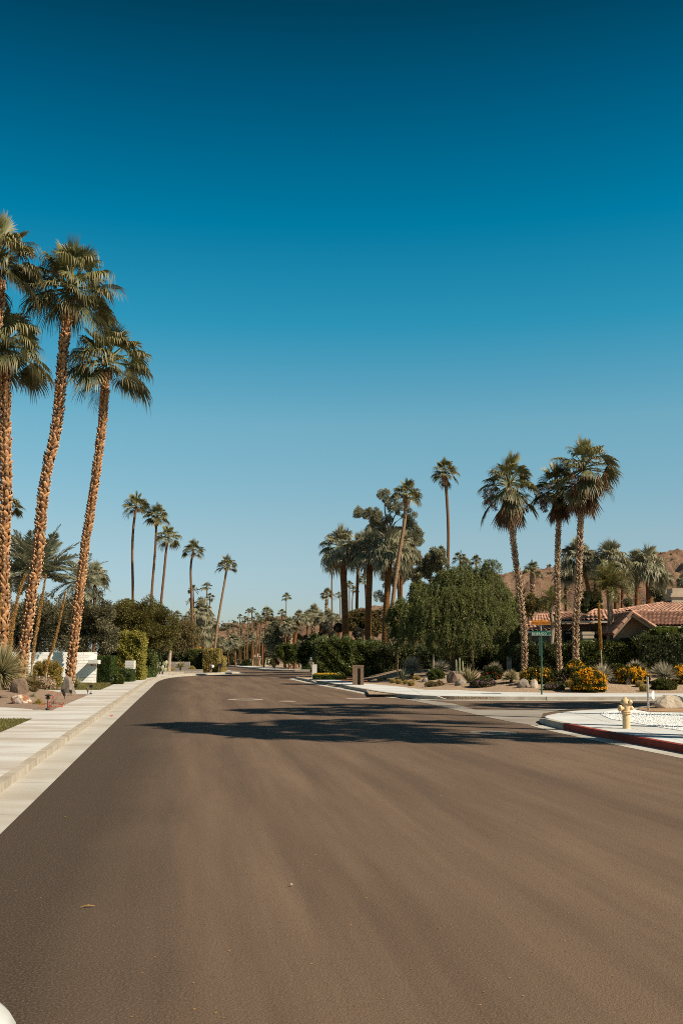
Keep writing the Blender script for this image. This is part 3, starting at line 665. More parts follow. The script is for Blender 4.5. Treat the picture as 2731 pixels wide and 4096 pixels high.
# bed: raised mound of dark gravel
q0 = g2('N', 1500, 1090, .13)
bed = [(edge_at(pa[1]), pa[1]), (edge_at(33), 33), (edge_at(38), 38), (edge_at(43), 43), (edge_at(q0[1]), q0[1]), (edge_at(q0[1]) - 2.2, q0[1] + 1.6), (-16, 54), (-30, 54), (-45, 48), (-45, pa0[1] + 4), pa0]
def inside(p, poly):
    c_ = False; n_ = len(poly)
    for i in range(n_):
        a, b_ = poly[i], poly[i - 1]
        if (a[1] > p[1]) != (b_[1] > p[1]) and p[0] < (b_[0] - a[0]) * (p[1] - a[1]) / (b_[1] - a[1]) + a[0]: c_ = not c_
    return c_
def edist(p, poly):
    return min(max(0, ((Vector(p) - Vector(a)) - (Vector(b_) - Vector(a)) * max(0, min(1, (Vector(p) - Vector(a)).dot(Vector(b_) - Vector(a)) / max(1e-6, (Vector(b_) - Vector(a)).length_squared)))).length) for a, b_ in zip(poly, poly[1:] + poly[:1]))
def bedz(x, y):
    d = edist((x, y), bed) if inside((x, y), bed) else 0
    t = min(1, d / 3.0); return 0.122 + 0.40 * t * t * (3 - 2 * t) + 0.05 * noise.noise(Vector((x * .8, y * .8, 0))) * t
mb = MB(); NX, NY = 90, 70; vs = []; ok = {}
xs = np.linspace(-32, -7.5, NX); ys = np.linspace(29.5, 55, NY)
for j in range(NY):
    for i in range(NX):
        x, y = float(xs[i]), float(ys[j]); vs.append((x, y, bedz(x, y) if inside((x, y), bed) else 0.08))
fs = [(j * NX + i, j * NX + i + 1, (j + 1) * NX + i + 1, (j + 1) * NX + i) for j in range(NY - 1) for i in range(NX - 1) if any(vs[k][2] > 0.1 for k in (j * NX + i, j * NX + i + 1, (j + 1) * NX + i + 1, (j + 1) * NX + i))]
mb.add(vs, fs); struct('gravel_bed', mb, mat['mulch'], smooth=True)
w0 = V('N', 1510, 925, 64.0)
mb = MB(); slab(mb, [(edge_at(51.6), 51.6), (-26, 51.6), (-40, 60), (-40, 63.8), (w0.x, 63.8), (edge_at(63), 63), (edge_at(60), 60), (edge_at(56), 56)], 0.11, 0.12)
struct('grass_strip', mb, mat['lawn'])
mb = MB(); slab(mb, [(edge_at(q0[1] + .1), q0[1] + .1), (edge_at(51.5), 51.5), (edge_at(51.5) - 6, 51.5), (edge_at(q0[1]) - 2.4, q0[1] + 1.8)], 0.11, 0.126); struct('path', mb, mat['walk'])
def GBED(c, x, y):
    z = .3
    for _ in range(8): g = G(c, x, y, z); z = 0.5 * z + 0.5 * bedz(g.x, g.y)
    return z
rng = np.random.default_rng(6); n = 16000; mb = MB(); yy = rng.uniform(51.6, 63.7, n); xe = np.array([edge_at(y) for y in np.linspace(51.6, 63.7, 30)]); xx = np.minimum(np.interp(yy, np.linspace(51.6, 63.7, 30), xe), w0.x + (63.7 - yy) * .3 + .5) - rng.random(n) * 7
leaves(mb, np.stack([xx, yy, np.full(n, .115)], 1), nrm(rng.normal(size=(n, 3)) * .5 + np.array([0, 0, 1])), .07, .008, rng); struct('grass', mb, bpy.data.materials['grass_blade'], kind='stuff')

# right side, near corner
RK = [(10.9, -20), (9.6, 0), (8.4, 8), (7.4, 15), (6.57, 20.1), (5.95, 23.7), (5.62, 26.2), (5.46, 28.2), (5.5, 29.6), (6.05, 31.0), (7.0, 32.6), (8.4, 33.8), (9.6, 34.7), (10.7, 35.4), (14, 35.9), (45, 36.2)]
RKS = smooth(RK, 4); kred = [p for p in RKS if p.y < 26.9 and p.x < 12]; kred = kred[:[i for i, p in enumerate(RKS) if p.y > 26.6][0] + 1]
kgrey = RKS[len(kred) - 1:]
zz = [0.15 if p.y < 28.5 or p.x > 9.8 else max(0.03, 0.15 - 0.11 * min(1, (p.y - 28.5) / 2.0)) if p.x < 8 else 0.04 + 0.11 * (p.x - 8) / 1.8 for p in kgrey]
mb = MB(); strip(mb, kred, -0.16, 0, 0, 0.156); struct('kerb_red', mb, mat['kerb_red'], 'red painted kerb curving round the corner')
mb = MB(); strip(mb, kgrey, -0.16, 0, 0, 0.156, zz=[z + .006 for z in zz]); struct('kerb', mb, mat['kerb'])
mb = MB(); isl = offset(RKS, -0.16); slab(mb, [p for p in isl if p.x < 11.5] + [Vector((12.5, 34.5)), Vector((12.5, -20))], 0, 0.150)
struct('pavement', mb, mat['walk_side'])
mb = MB(); slab(mb, [g2('Q', 0, 487), g2('Q', 250, 540), g2('Q', 470, 575), g2('Q', 510, 480), g2('Q', 700, 447), g2('Q', 560, 447), g2('Q', 300, 452), g2('Q', 0, 452), g2('U', 1040, 1616), g2('U', 960, 1606), g2('U', 884, 1597.6), g2('U', 981, 1615.6)], 0.005, 0.005)
struct('gutter_apron', mb, mat['apron'])
mb = MB(); strip(mb, [Vector(p) for p in [(9.1 + .153 * 19.2 - .153 * 19.2 + 0.6, 0)]] + [Vector((x, y)) for x, y in []] if False else [Vector((p[0], p[1])) for p in RK[:8]], 0, 0.48, 0.005, 0.005); struct('gutter', mb, mat['gutter'])
tipg = g2('K', 345, 1290, .155)
wg = [g2('K', 345, 1290, .155), g2('K', 440, 1262, .155), g2('K', 540, 1242, .155), g2('K', 850, 1230, .155), g2('K', 1100, 1276, .155), g2('K', 1568, 1303, .155)]
wg2 = [g2('K', 1568, 1545, .155), g2('K', 1180, 1480, .155), g2('K', 780, 1412, .155), g2('K', 520, 1370, .155), g2('K', 410, 1325, .155)]
mb = MB(); slab(mb, wg + [(16, wg[-1][1] - .3), (16, 8), (13.6, 8)] + wg2, 0.15, 0.162); struct('white_gravel', mb, mat['gravel_white'])
rng = np.random.default_rng(8); mb = MB(); pts = []
polyw = wg + [(10.5, wg[-1][1]), (10.5, 20)] + wg2
while len(pts) < 5200:
    p = (rng.uniform(5.5, 10.5), rng.uniform(19, 31.5))
    if inside(p, polyw): pts.append(p)
C = np.array([(x, y, .168) for x, y in pts]); n = len(C); s_ = rng.uniform(.010, .024, n)[:, None]
ax = nrm(rng.normal(size=(n, 3))); bx = nrm(np.cross(ax, rng.normal(size=(n, 3)))); cx_ = np.cross(ax, bx)
v = np.stack([C + ax * s_, C - ax * s_, C + bx * s_ * .8, C - bx * s_ * .8, C + cx_ * s_ * .7, C - cx_ * s_ * .7], 1); b0 = np.arange(n)[:, None] * 6
F8 = np.concatenate([b0 + [q] for q in ([0, 2, 4], [2, 1, 4], [1, 3, 4], [3, 0, 4], [2, 0, 5], [1, 2, 5], [3, 1, 5], [0, 3, 5])])
mb.add(v.reshape(-1, 3), F8, rng.random(8 * n)); struct('white_pebbles', mb, mat['gravel_white'], kind='stuff')
mb = MB(); dz_ = [g2('K', 880, 1225, .16), g2('K', 1165, 1166, .16), (14, 33.8), (30, 34), (30, 24), (12.6, 26), g2('K', 1568, 1268, .16), g2('K', 1250, 1262, .16), g2('K', 1050, 1258, .16)]
slab(mb, dz_, 0.14, 0.170); struct('dirt', mb, mat['dirt'])
mb = MB(); slab(mb, [(12.5, -20), (60, -20), (60, 36), (45, 36.0), (14, 35.7), (12.5, 34.5)], 0, 0.148); struct('corner_soil', mb, mat['sand'])

# right side, far block with the cactus garden
FK = [(60, 112), (12, 102), (4, 97), (0.5, 91), (-1.3, 86), (-2.3, 82.4), (-3.2, 80), (-3.35, 77.8), (-3.0, 76.0), (-1.6, 67), (-0.3, 60), (0.9, 53.5), (1.75, 48.6), (2.7, 45.4), (3.9, 43.7), (5.4, 43.1), (8, 42.95), (14, 42.95), (60, 43.4)]
FKS = smooth(FK, 4)
def fz(p):
    if 57.5 < p.y < 69 and p.x < 1: return 0.045            # driveway dip
    if 4.1 < p.x < 6.4 and p.y < 46: return 0.035           # kerb ramp
    return 0.15
mb = MB(); strip(mb, FKS, 0, 0.16, 0, 0.15, zz=[fz(p) for p in FKS]); struct('kerb', mb, mat['kerb'])
mb = MB(); strip(mb, FKS, -0.5, 0, 0.005, 0.005); struct('gutter', mb, mat['gutter'])
blk = offset(FKS, 0.16); mb = MB(); slab(mb, blk, 0, 0.146); struct('garden_gravel', mb, mat['gravel_tan'])
inn = [p for p in offset(FKS, 0.17)]
mb = MB(); i0 = [i for i, p in enumerate(FKS) if p.y < 75][0]; seg = FKS[i0:]
a_ = offset(seg, 0.17); b_ = offset(seg, 2.0)
bb = [g2('L', 470, 690, .15), g2('L', 800, 735, .15), g2('L', 1200, 768, .15), g2('L', 1568, 812, .15), g2('M', 800, 600, .15), g2('M', 1200, 622, .15), g2('K', 0, 992, .15), g2('K', 800, 994, .15), g2('K', 1568, 996, .15), (30, 47.2), (60, 47.4)]
slab(mb, [Vector(p) for p in a_] + [Vector(p) for p in reversed(bb)], 0.1, 0.152); struct('pavement', mb, mat['walk_side'])
mb = MB(); slab(mb, [g2('L', 470, 688, .155), g2('L', 800, 733, .155), g2('L', 900, 708, .155), g2('L', 1000, 690, .155), g2('L', 1000, 660, .155), g2('L', 650, 657, .155), g2('L', 560, 668, .155)], 0.15, 0.158); struct('driveway', mb, mat['terracotta'])

# raised planting mound
bbl = [Vector(p) for p in bb]
def gmound(x, y):
    d = min((Vector((x, y)) - (a + (b - a) * max(0, min(1, (Vector((x, y)) - a).dot(b - a) / (b - a).length_squared)))).length for a, b in zip(bbl[:-1], bbl[1:]))
    if y < np.interp(x, [p.x for p in bbl], [p.y for p in bbl]): d = 0
    s = lambda t: max(0, min(1, t)) ** 2 * (3 - 2 * max(0, min(1, t)))
    return 0.146 + (0.62 + 0.06 * noise.noise(Vector((x * .7, y * .7, 3)))) * s((d - .35) / 6.2) * s((x - 1.2) / 3.5)
def garden_hit(c, x, y):
    r = ray(c, x, y); Y = 44.0
    while Y < 95:
        t = Y / r.y
        if CAMZ + r.z * t <= gmound(r.x * t, Y): return Vector((r.x * t, Y, gmound(r.x * t, Y)))
        Y += 0.06
    t = 60 / r.y; return Vector((r.x * t, 60, .6))
mb = MB(); xs = np.linspace(1.2, 34, 100); ys = np.linspace(46.2, 80, 110); vs = [(float(x), float(y), gmound(float(x), float(y)) + .004 if gmound(float(x), float(y)) > .150 else .120) for y in ys for x in xs]
mb.add(vs, [(j * 100 + i, j * 100 + i + 1, (j + 1) * 100 + i + 1, (j + 1) * 100 + i) for j in range(109) for i in range(99)]); struct('planting_mound', mb, mat['gravel_tan'], smooth=True)

# block beyond the junction
BK = [(60, 127), (12, 116.5), (3, 112.5), (-3.2, 110.6), (-7.7, 113.5), (-11.1, 130), (-17.6, 154), (-26, 168), (-60, 182), (-110, 190)]
BKS = smooth(BK, 3)
mb = MB(); strip(mb, BKS, 0, -0.2, 0, 0.15); struct('kerb', mb, mat['kerb'])
mb = MB(); strip(mb, BKS, -0.2, -2.2, 0, 0.154); struct('pavement', mb, mat['walk_side'])
mb = MB(); slab(mb, [Vector(p) for p in offset(BKS, -0.2)] + [Vector((-110, 420)), Vector((60, 420))], 0, 0.142); struct('gravel_yard', mb, mat['gravel_tan'])

# hills
def hill(name, c, sil, Yf, Yr, seed, amp, back=120, nx=150, ny=70, foot=0.0, pw=0.9):
    P_ = [V(c, x, y + (52 if c == 'H' else 6), Yr) for x, y in sil]; X = np.linspace(P_[0].x, P_[-1].x, nx); Zr = np.interp(X, [p.x for p in P_], [p.z for p in P_])
    vs = []
    for j in range(ny):
        t = j / (ny - 1) * 1.35; Y = Yf + (Yr - Yf) * t if t <= 1 else Yr + (t - 1) / 0.35 * back
        for i in range(nx):
            x = X[i]; k = t ** pw if t <= 1 else 1 - (t - 1) * 1.2
            q = Vector((x * 0.02, Y * 0.02, seed)); rg = 1 - abs(noise.noise(q)) * 2
            nz = amp * (rg * 0.55 + noise.noise(q * 3.1) * 0.5 + noise.noise(q * 8) * 0.22 + noise.noise(q * 18) * 0.1) * min(1, t * 2) * (1 - 0.85 * max(0, 1 - abs(t - 1) * 6))
            nz += amp * 0.12 * (noise.noise(q * 22) + noise.noise(q * 50) * .5)
            vs.append((x, Y, foot + Zr[i] * k + nz - (0.5 if j == 0 else 0)))
    mb = MB(); mb.add(vs, [(j * nx + i, j * nx + i + 1, (j + 1) * nx + i + 1, (j + 1) * nx + i) for j in range(ny - 1) for i in range(nx - 1)])
    struct(name, mb, mat['hill'], smooth=True)
hill('hill', 'E', [(-500, 1220), (-250, 1080), (0, 975), (60, 962), (130, 966), (230, 985), (310, 958), (400, 935), (560, 940), (640, 925), (690, 885), (740, 868), (900, 866), (1050, 870), (1300, 900), (1700, 980), (2200, 1100)], 290, 430, 3.3, 3.0)
hill('hill', 'H', [(-1400, 1940), (-900, 1800), (-500, 1660), (-100, 1520), (200, 1410), (380, 1362), (480, 1352), (640, 1352), (760, 1380), (900, 1330), (1100, 1290), (1300, 1240), (1420, 1225), (1600, 1205), (1800, 1160), (2300, 1080), (3200, 1050)], 170, 420, 7.7, 9.0, 200, 220, 110)

# ================================================================== PALMS
TRK = dict(ring=('bark_palm', 0.02), pale=('bark_pale', 0.02), fat=('bark_fat', 0.012))
CR = {}
def crown_mesh(key, mb, mat_): CR[key] = mb.mesh('crown_' + key, mat_, (0, 0, 0), False)
for i, (sd_, n, dr) in enumerate([(1, 24, 0.7), (2, 25, 0.65), (3, 22, 0.8), (4, 26, 0.7)]):
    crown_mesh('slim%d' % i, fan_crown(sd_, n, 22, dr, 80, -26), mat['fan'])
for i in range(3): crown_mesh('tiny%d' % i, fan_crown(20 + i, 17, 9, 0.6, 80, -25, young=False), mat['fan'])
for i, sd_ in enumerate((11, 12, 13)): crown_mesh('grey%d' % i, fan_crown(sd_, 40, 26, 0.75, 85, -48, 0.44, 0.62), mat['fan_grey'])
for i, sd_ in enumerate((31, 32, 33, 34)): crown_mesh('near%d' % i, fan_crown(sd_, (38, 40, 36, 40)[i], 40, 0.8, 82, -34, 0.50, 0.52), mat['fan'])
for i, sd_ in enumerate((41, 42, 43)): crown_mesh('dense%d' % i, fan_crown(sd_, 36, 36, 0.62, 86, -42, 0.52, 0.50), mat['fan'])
CR['skirt'] = skirt(51, 44, 0.95, 0.2, 0.30).mesh('skirt', mat['dryleaf']); CR['skirt_small'] = skirt(52, 14, 0.4, 0.14, 0.5).mesh('skirt_small', mat['dryleaf'])
CR['seeds'] = seeds(53).mesh('seeds', mat['seed'])
crown_mesh('date', feather_crown(61, 32, 50, 1.0, 82, 0, 0.018, 0.26), mat['feather'])
crown_mesh('date2', feather_crown(62, 30, 40, 1.35, 70, -25, 0.011, 0.24), mat['feather'])
crown_mesh('queen', feather_crown(63, 20, 54, 1.9, 82, 5, 0.010, 0.22), mat['feather_gold'])
def cpart(name, key, parent, loc, s, rot, sz=1.0):
    o = bpy.data.objects.new(name, CR[key]); COL.objects.link(o); o.parent = parent
    o.location = Vector(loc) - wloc(parent); o.scale = (s, s, s * sz); o.rotation_euler = (0, 0, rot); return o
palm_i = [0]
def palm(c, path, Y, wb, wt, cr_, r, kind, crown, label, group=None, cat='palm tree', gz=None, dY=0.0, extra=(), rot=None, name='fan_palm', ext=True, boots_kw=None):
    """path: crop pixels base -> top, all at distance Y; wb, wt trunk widths in crop pixels; cr_ crown centre, r crown radius"""
    palm_i[0] += 1; k = palm_i[0]
    P_ = [V(c, x, y, Y + dY * i / max(1, len(path) - 1)) for i, (x, y) in enumerate(path)]
    if gz is None: gz = 0.14
    if ext and P_[0].z > gz + 0.05:
        d = P_[0] - P_[1]; h = P_[0].z - gz; P_ = [Vector((P_[0].x + 0.4 * h * d.x / max(0.3, -d.z), P_[0].y, gz))] + P_
    else: P_[0].z = gz
    R_ = [SZ(c, wb, Y) / 2 + (SZ(c, wt, Y) - SZ(c, wb, Y)) / 2 * i / (len(P_) - 1) for i in range(len(P_))]
    root = thing(name, label, cat, P_[0], group); pp = list(zip(P_, R_)); top = P_[-1]
    if kind == 'boot':
        pp = spline(pp, 0.4); mb = MB(); tube(mb, [p for p, _ in pp], [q * 0.82 for _, q in pp], 12); part('trunk', mb, mat['bark_core'], root)
        mb = MB(); kw = dict(dz=0.15, around=7, L=0.29, w=0.078, out=0.09, tilt=0.7); kw.update(boots_kw or {}); bm_ = kw.pop('mat', 'boot')
        boots(mb, [(p, q * 0.86) for p, q in pp], k, **kw); part('leaf_bases', mb, mat[bm_], root)
    elif kind == 'far':
        mb = MB(); tube(mb, P_, R_, 6); part('trunk', mb, mat['bark_palm'], root)
    else:
        mb = MB(); m_, rg = TRK[kind]; ring_trunk(mb, pp, k, 14 if kind == 'fat' else 10, rg, 0.22); part('trunk', mb, mat[m_], root)
    if crown:
        rr = SZ(c, r, Y); cc = V(c, *cr_, P_[-1].y); rt = (k * 1.7) if rot is None else rot
        for q, (key) in enumerate([crown] if isinstance(crown, str) else crown): cpart('crown', key, root, top + (cc - top) * (0.8 if 'near' in key else 0.75 if 'dense' in key else 0.45), rr * 1.12, rt + q)
        for e in extra:
            if e == 'collar':
                mb = MB(); bb_ = [(top + Vector((0, 0, -rr * 0.5)), R_[-1] * 1.35), (top + Vector((0, 0, -rr * 0.25)), R_[-1] * 1.7), (top + Vector((0, 0, 0.02 * rr)), R_[-1] * 1.4)]
                boots(mb, bb_, k, dz=0.12, around=6, L=0.3, w=0.09, out=0.1, tilt=0.3); tube(mb, [p for p, _ in bb_], [q * 0.9 for _, q in bb_], 8, 0.05); part('leaf_bases', mb, mat['boot_dark'], root)
            elif e == 'skirt': cpart('dead_fronds', 'skirt', root, top + Vector((0, 0, rr * 0.05)), rr * 0.95, rt)
            elif e == 'skirt_small': cpart('dead_fronds', 'skirt_small', root, top, rr * 0.9, rt)
            elif e == 'seeds': cpart('seed_clusters', 'seeds', root, top + Vector((0, 0, rr * 0.1)), rr, rt)
    return root
GL = 'tall booted palms at the left kerb'
# (crop, trunk path, distance, widths, crown centre, crown radius, trunk kind, crown, label)
palm('B', [(40, 1660), (30, 1300), (30, 1000), (40, 600), (55, 200), (58, 0), (47, -549), (50, -1080)], 45.5, 88, 84, (30, -1190), 480, 'boot', 'near1', 'thick booted fan palm at the very left edge with its crown overlapping its neighbour', GL, gz=0.45, boots_kw=dict(mat='boot'))
palm('A', [(-300, 2300), (-180, 1900), (-60, 1450), (-8, 1150), (5, 900)], 44, 90, 84, (-10, 610), 500, 'boot', 'near3', 'topmost palm crown poking in at the left edge with its trunk mostly outside', GL, gz=0.45)
palm('B', [(195, 1640), (250, 1340), (295, 1000), (345, 700), (375, 350), (415, 0), (511, -449), (557, -951), (590, -1300), (641, -1560)], 46.5, 86, 74, (650, -1740), 510, 'boot', 'near0', 'tallest whole booted palm leaning right, second palm in from the left edge', GL, gz=0.45, boots_kw=dict(w=.075, L=.27, out=.085, dz=.15))
palm('B', [(635, 1760), (680, 1380), (715, 1050), (745, 830), (765, 620), (800, 420), (830, 200), (862, 0), (919, -449), (938, -719), (950, -930)], 48, 66, 60, (966, -1070), 440, 'boot', 'near2', 'shorter booted palm leaning right in front of the white block wall', GL, gz=0.4, boots_kw=dict(w=.066, L=.24, out=.07, dz=.135))
palm('B', [(40, 1500), (60, 900), (90, 330)], 78, 40, 34, (125, 215), 125, 'ring', 'slim1', 'small palm crown peeping out beside the thick trunk at the left edge')
GM = 'slender palms rising above the left trees'
palm('B', [(1192, 1260), (1192, 1000), (1187, 700), (1197, 470), (1222, 290)], 108, 25, 22, (1220, 250), 148, 'ring', 'slim0', 'slender palm with the highest crown above the rounded left tree', GM)
palm('D', [(617, 1300), (625, 1100), (645, 850), (660, 650), (666, 410)], 108, 27, 22, (680, 360), 145, 'ring', 'slim1', 'slender palm with a dark reddish collar under its crown, middle of the left three', GM, extra=('collar',))
palm('D', [(705, 1330), (722, 1130), (740, 950), (760, 740), (775, 620)], 106, 27, 22, (790, 560), 150, 'ring', 'slim2', 'slender leaning palm with the lowest crown of the left three', GM)
palm('D', [(1015, 1500), (1008, 1240), (998, 1000), (1000, 860), (1022, 730)], 112, 24, 20, (1028, 690), 118, 'ring', 'slim3', 'slender curved palm beside the low grey palm cluster', GM)
palm('D', [(1228, 1700), (1250, 1480), (1290, 1230), (1325, 1030), (1345, 880)], 112, 26, 20, (1350, 845), 118, 'pale', 'slim0', 'slender palm leaning to the right by the road bend behind the yellow clipped hedge', GM)
for (cx, cy, r, ty, lb) in [(392, 1212, 48, 1300, 'tiny distant palm left of the slender three'), (655, 1247, 40, 1300, 'tiny distant palm between the trunks of the slender three'), (1152, 1068, 66, 1400, 'small distant palm standing highest over the grey palm cluster'),
        (1022, 1092, 62, 1400, 'small distant palm just left of the curved slender trunk base'), (1178, 1168, 58, 1400, 'small distant palm at the right shoulder of the grey cluster'), (995, 1210, 50, 1420, 'lower small distant palm crossing the curved slender trunk'),
        (1095, 1205, 62, 1400, 'small distant palm sunk into the top of the grey cluster'), (865, 1342, 58, 1480, 'small bushy palm over the drooping brownish tree')]:
    palm('D', [(cx + 6, ty), (cx + 3, (ty + cy) / 2), (cx, cy + 12)], 175, 12, 10, (cx, cy), r, 'far', 'tiny%d' % (cx % 3), lb, 'small distant palms over the left trees')
GG = 'grey fan palm cluster past the left trees'
for j, (cx, cy, r, lb) in enumerate([(1105, 1290, 125, 'top crown of the grey fan palm cluster'), (1170, 1395, 110, 'right hand crown of the grey fan palm cluster'), (1020, 1350, 115, 'left hand crown of the grey fan palm cluster'),
        (1110, 1480, 135, 'front crown of the grey fan palm cluster, in the middle'), (1195, 1530, 100, 'lowest right crown of the grey fan palm cluster'), (950, 1400, 85, 'leftmost small crown of the grey fan palm cluster')]):
    palm('D', [(cx + 5, 1760), (cx + 2, 1640), (cx, cy + 25)], 122 + 2.0 * (j % 3), 34, 30, (cx, cy), r, 'fat', 'grey%d' % (j % 3), lb, GG)
# palms beyond the junction
GT = 'tall thin palms beyond the junction'
row = [(345, 828, 44, 335, 9), (380, 905, 46, 350, 7), (405, 850, 44, 402, 8), (442, 868, 46, 455, 9), (450, 762, 46, 436, 8), (495, 745, 52, 490, 13), (502, 862, 48, 520, 10), (560, 812, 52, 560, 11), (575, 880, 44, 586, 9), (612, 872, 56, 578, 14)]
wd = ['far left with a separate round crown', 'low crowned, second in the row', 'thin pale, third in the row', 'fourth in the row with a forked looking crown', 'high crowned, left of the tallest pair', 'high crowned with the thickest trunk of the row', 'leaning, just right of the highest pair', 'straight, third from the big palm', 'short, second from the big palm', 'leaning, directly left of the big palm']
for j, (cx, cy, r, bx_, w_) in enumerate(row):
    palm('E', [(bx_, 1400), ((bx_ + cx) / 2 - 2, (1400 + cy) / 2), (cx + 2, cy + 8)], 158 - j * 1.5, w_ * 1.35, w_, (cx, cy), r * 1.05, 'ring', 'tiny%d' % (j % 3), 'tall thin palm beyond the junction: ' + wd[j], GT)
palm('E', [(645, 1440), (652, 1250), (665, 1000), (682, 790)], 132, 24, 17, (682, 755), 92, 'ring', 'slim1', 'big palm with a whitewashed foot standing nearest beyond the junction', GT)
palm('E', [(925, 880), (924, 760), (926, 600)], 190, 11, 10, (926, 572), 78, 'ring', 'tiny1', 'lone thin palm standing clear against the sky left of the grey palm mass', GT)
palm('E', [(872, 900), (868, 800)], 175, 14, 14, (868, 770), 72, 'ring', 'tiny2', 'short palm just left of the lone thin palm foot', GT)
palm('E', [(185, 1180), (190, 1110), (195, 1040)], 230, 7, 6, (193, 1032), 38, 'far', 'tiny0', 'small hillside palm, left of two below the flat roofed house', GT, ext=False, gz=V('E', 185, 1180, 230).z)
palm('E', [(250, 1110), (251, 1060), (255, 1000)], 235, 6, 5, (255, 988), 30, 'far', 'tiny1', 'small hillside palm, right of two below the flat roofed house', GT, ext=False, gz=V('E', 250, 1110, 235).z)
for (cx, cy, r, by, lb) in [(125, 895, 14, 985, 'leftmost skyline palm by the hilltop house'), (148, 918, 11, 960, 'lowest skyline palm by the hilltop house'), (207, 890, 11, 930, 'skyline palm over the middle of the hilltop house'), (238, 882, 10, 930, 'left one of the close skyline pair at the hilltop house'), (259, 882, 13, 935, 'right one of the close skyline pair at the hilltop house')]:
    palm('E', [(cx, by), (cx, cy)], 410, 3, 2.5, (cx, cy), r, 'far', 'tiny%d' % (cx % 3), lb, 'skyline palms by the hilltop house', ext=False, gz=V('E', cx, by, 410).z)
GW = 'broad grey palms beyond the junction'
for j, (cx, cy, r, bx_, by, w_, lb) in enumerate([(278, 1115, 95, 285, 1425, 22, 'broad palm with a white painted foot under the hill'), (125, 1140, 85, 112, 1380, 26, 'broad palm at the left end beside the yellow hedge'), (175, 1200, 60, 205, 1400, 16, 'short broad palm between the two at the left end'),
        (500, 1065, 55, 497, 1380, 18, 'broad low crown half hidden in the thin trunks'), (625, 1075, 60, 625, 1400, 26, 'broad crown behind the big whitewashed foot palm'), (545, 1150, 52, 540, 1380, 16, 'lowest broad crown within the thin trunk row'), (430, 1120, 50, 428, 1380, 14, 'small broad crown left inside the thin trunk row'), (355, 1150, 50, 358, 1380, 16, 'small broad crown at the left foot of the thin trunk row')]):
    palm('E', [(bx_, by), ((bx_ + cx) / 2, (by + cy) / 2), (cx, cy + 15)], 138 + j * 3, w_, w_ * .8, (cx, cy), r, 'fat', 'grey%d' % (j % 3), lb, GW)
for j, (cx, cy, r, bx_, by, w_, lb) in enumerate([(965, 900, 115, 975, 1200, 50, 'grey palm with booted trunk at the left end of the palm mass'), (1085, 800, 100, 1030, 1180, 55, 'grey palm filling the gap behind the booted pair'), (1190, 800, 95, 1190, 1180, 26, 'thin legged grey palm in the middle of the palm mass'),
        (1275, 750, 130, 1272, 1120, 84, 'broadest grey palm with the thick booted trunk'), (1365, 820, 90, 1350, 1150, 40, 'grey palm right of the broadest one'), (1455, 790, 105, 1475, 1150, 40, 'grey palm over the clipped topiary ball'), (1560, 830, 80, 1560, 1150, 30, 'grey palm behind the first thick brown trunk'), (900, 960, 70, 915, 1180, 24, 'low grey crown at the left foot of the palm mass')]):
    palm('E', [(bx_, by + 200), (bx_, by - 60), (cx, cy + 55)], 118 + (j % 4) * 3, w_, w_ * .9, (cx, cy), r, 'boot' if j in (0, 3) else 'fat', 'grey%d' % ((j + 1) % 3), lb, 'grey palm mass right of the junction', boots_kw=dict(dz=.22, around=8, L=.30, w=.085, out=.08, mat='boot_dark'))
palm('E', [(1428, 800), (1428, 680), (1436, 570)], 130, 34, 30, (1440, 525), 100, 'boot', 'slim3', 'short palm with a shaggy trunk next to the thin ringed one', 'palms over the grey palm mass', boots_kw=dict(dz=.22, around=6, L=.30, w=.08, out=.07, mat='boot_dark'))
palm('E', [(1498, 800), (1497, 690), (1495, 450), (1498, 240)], 128, 22, 18, (1502, 195), 102, 'ring', 'slim2', 'thin ringed palm rising over the grey palm mass', 'palms over the grey palm mass', extra=('skirt_small',))
# right of the junction
palm('F', [(515, 1450), (516, 1380), (525, 1265)], 150, 12, 10, (530, 1245), 58, 'ring', 'tiny0', 'small palm right of the first thick trunk, lower of two', 'small palms between the thick trunks')
palm('F', [(490, 1450), (488, 1300), (490, 1215)], 155, 12, 10, (490, 1195), 52, 'ring', 'tiny1', 'small palm touching the first thick trunk, upper of two', 'small palms between the thick trunks')
palm('F', [(398, 1450), (396, 1370), (388, 1320)], 150, 12, 10, (388, 1298), 52, 'ring', 'tiny2', 'small dark palm left of the first thick trunk', 'small palms between the thick trunks')
palm('F', [(655, 1500), (650, 1300), (640, 1170)], 118, 20, 18, (636, 1135), 78, 'ring', 'slim0', 'dark palm crown half behind the second thick trunk', 'small palms between the thick trunks')
GF = 'thick trunked palms behind the big hedge'
palm('F', [(450, 1760), (442, 1400), (428, 1100), (410, 880)], 86, 66, 66, (395, 745), 235, 'fat', 'grey0', 'thick brown trunked palm standing leftmost and alone, over the hedge corner', GF, extra=('collar',), rot=2.2)
palm('F', [(672, 1830), (675, 1500), (685, 1200), (695, 900)], 85, 64, 60, (700, 790), 240, 'fat', 'grey1', 'thick brown trunked palm, second from the left, with the lowest crown', GF)
palm('F', [(836, 1860), (850, 1500), (868, 1200), (885, 900)], 84, 66, 60, (880, 780), 245, 'fat', 'grey2', 'thick brown trunked palm beside the slim leaning one', GF)
palm('F', [(560, 1500), (575, 1000), (600, 850)], 92, 30, 30, (590, 770), 160, 'fat', 'grey1', 'grey crowned palm squeezed between the first two thick trunks', GF)
palm('F', [(985, 1800), (1000, 1200), (1010, 850)], 90, 34, 34, (1015, 790), 180, 'fat', 'grey0', 'grey crowned palm behind the slim leaning trunk', GF)
palm('F', [(878, 1840), (905, 1500), (945, 1150), (990, 850), (1030, 600), (1052, 340)], 82, 44, 34, (1055, 280), 188, 'pale', 'slim0', 'slim pale palm leaning to the right across the eucalyptus', extra=('collar',), rot=0.4)
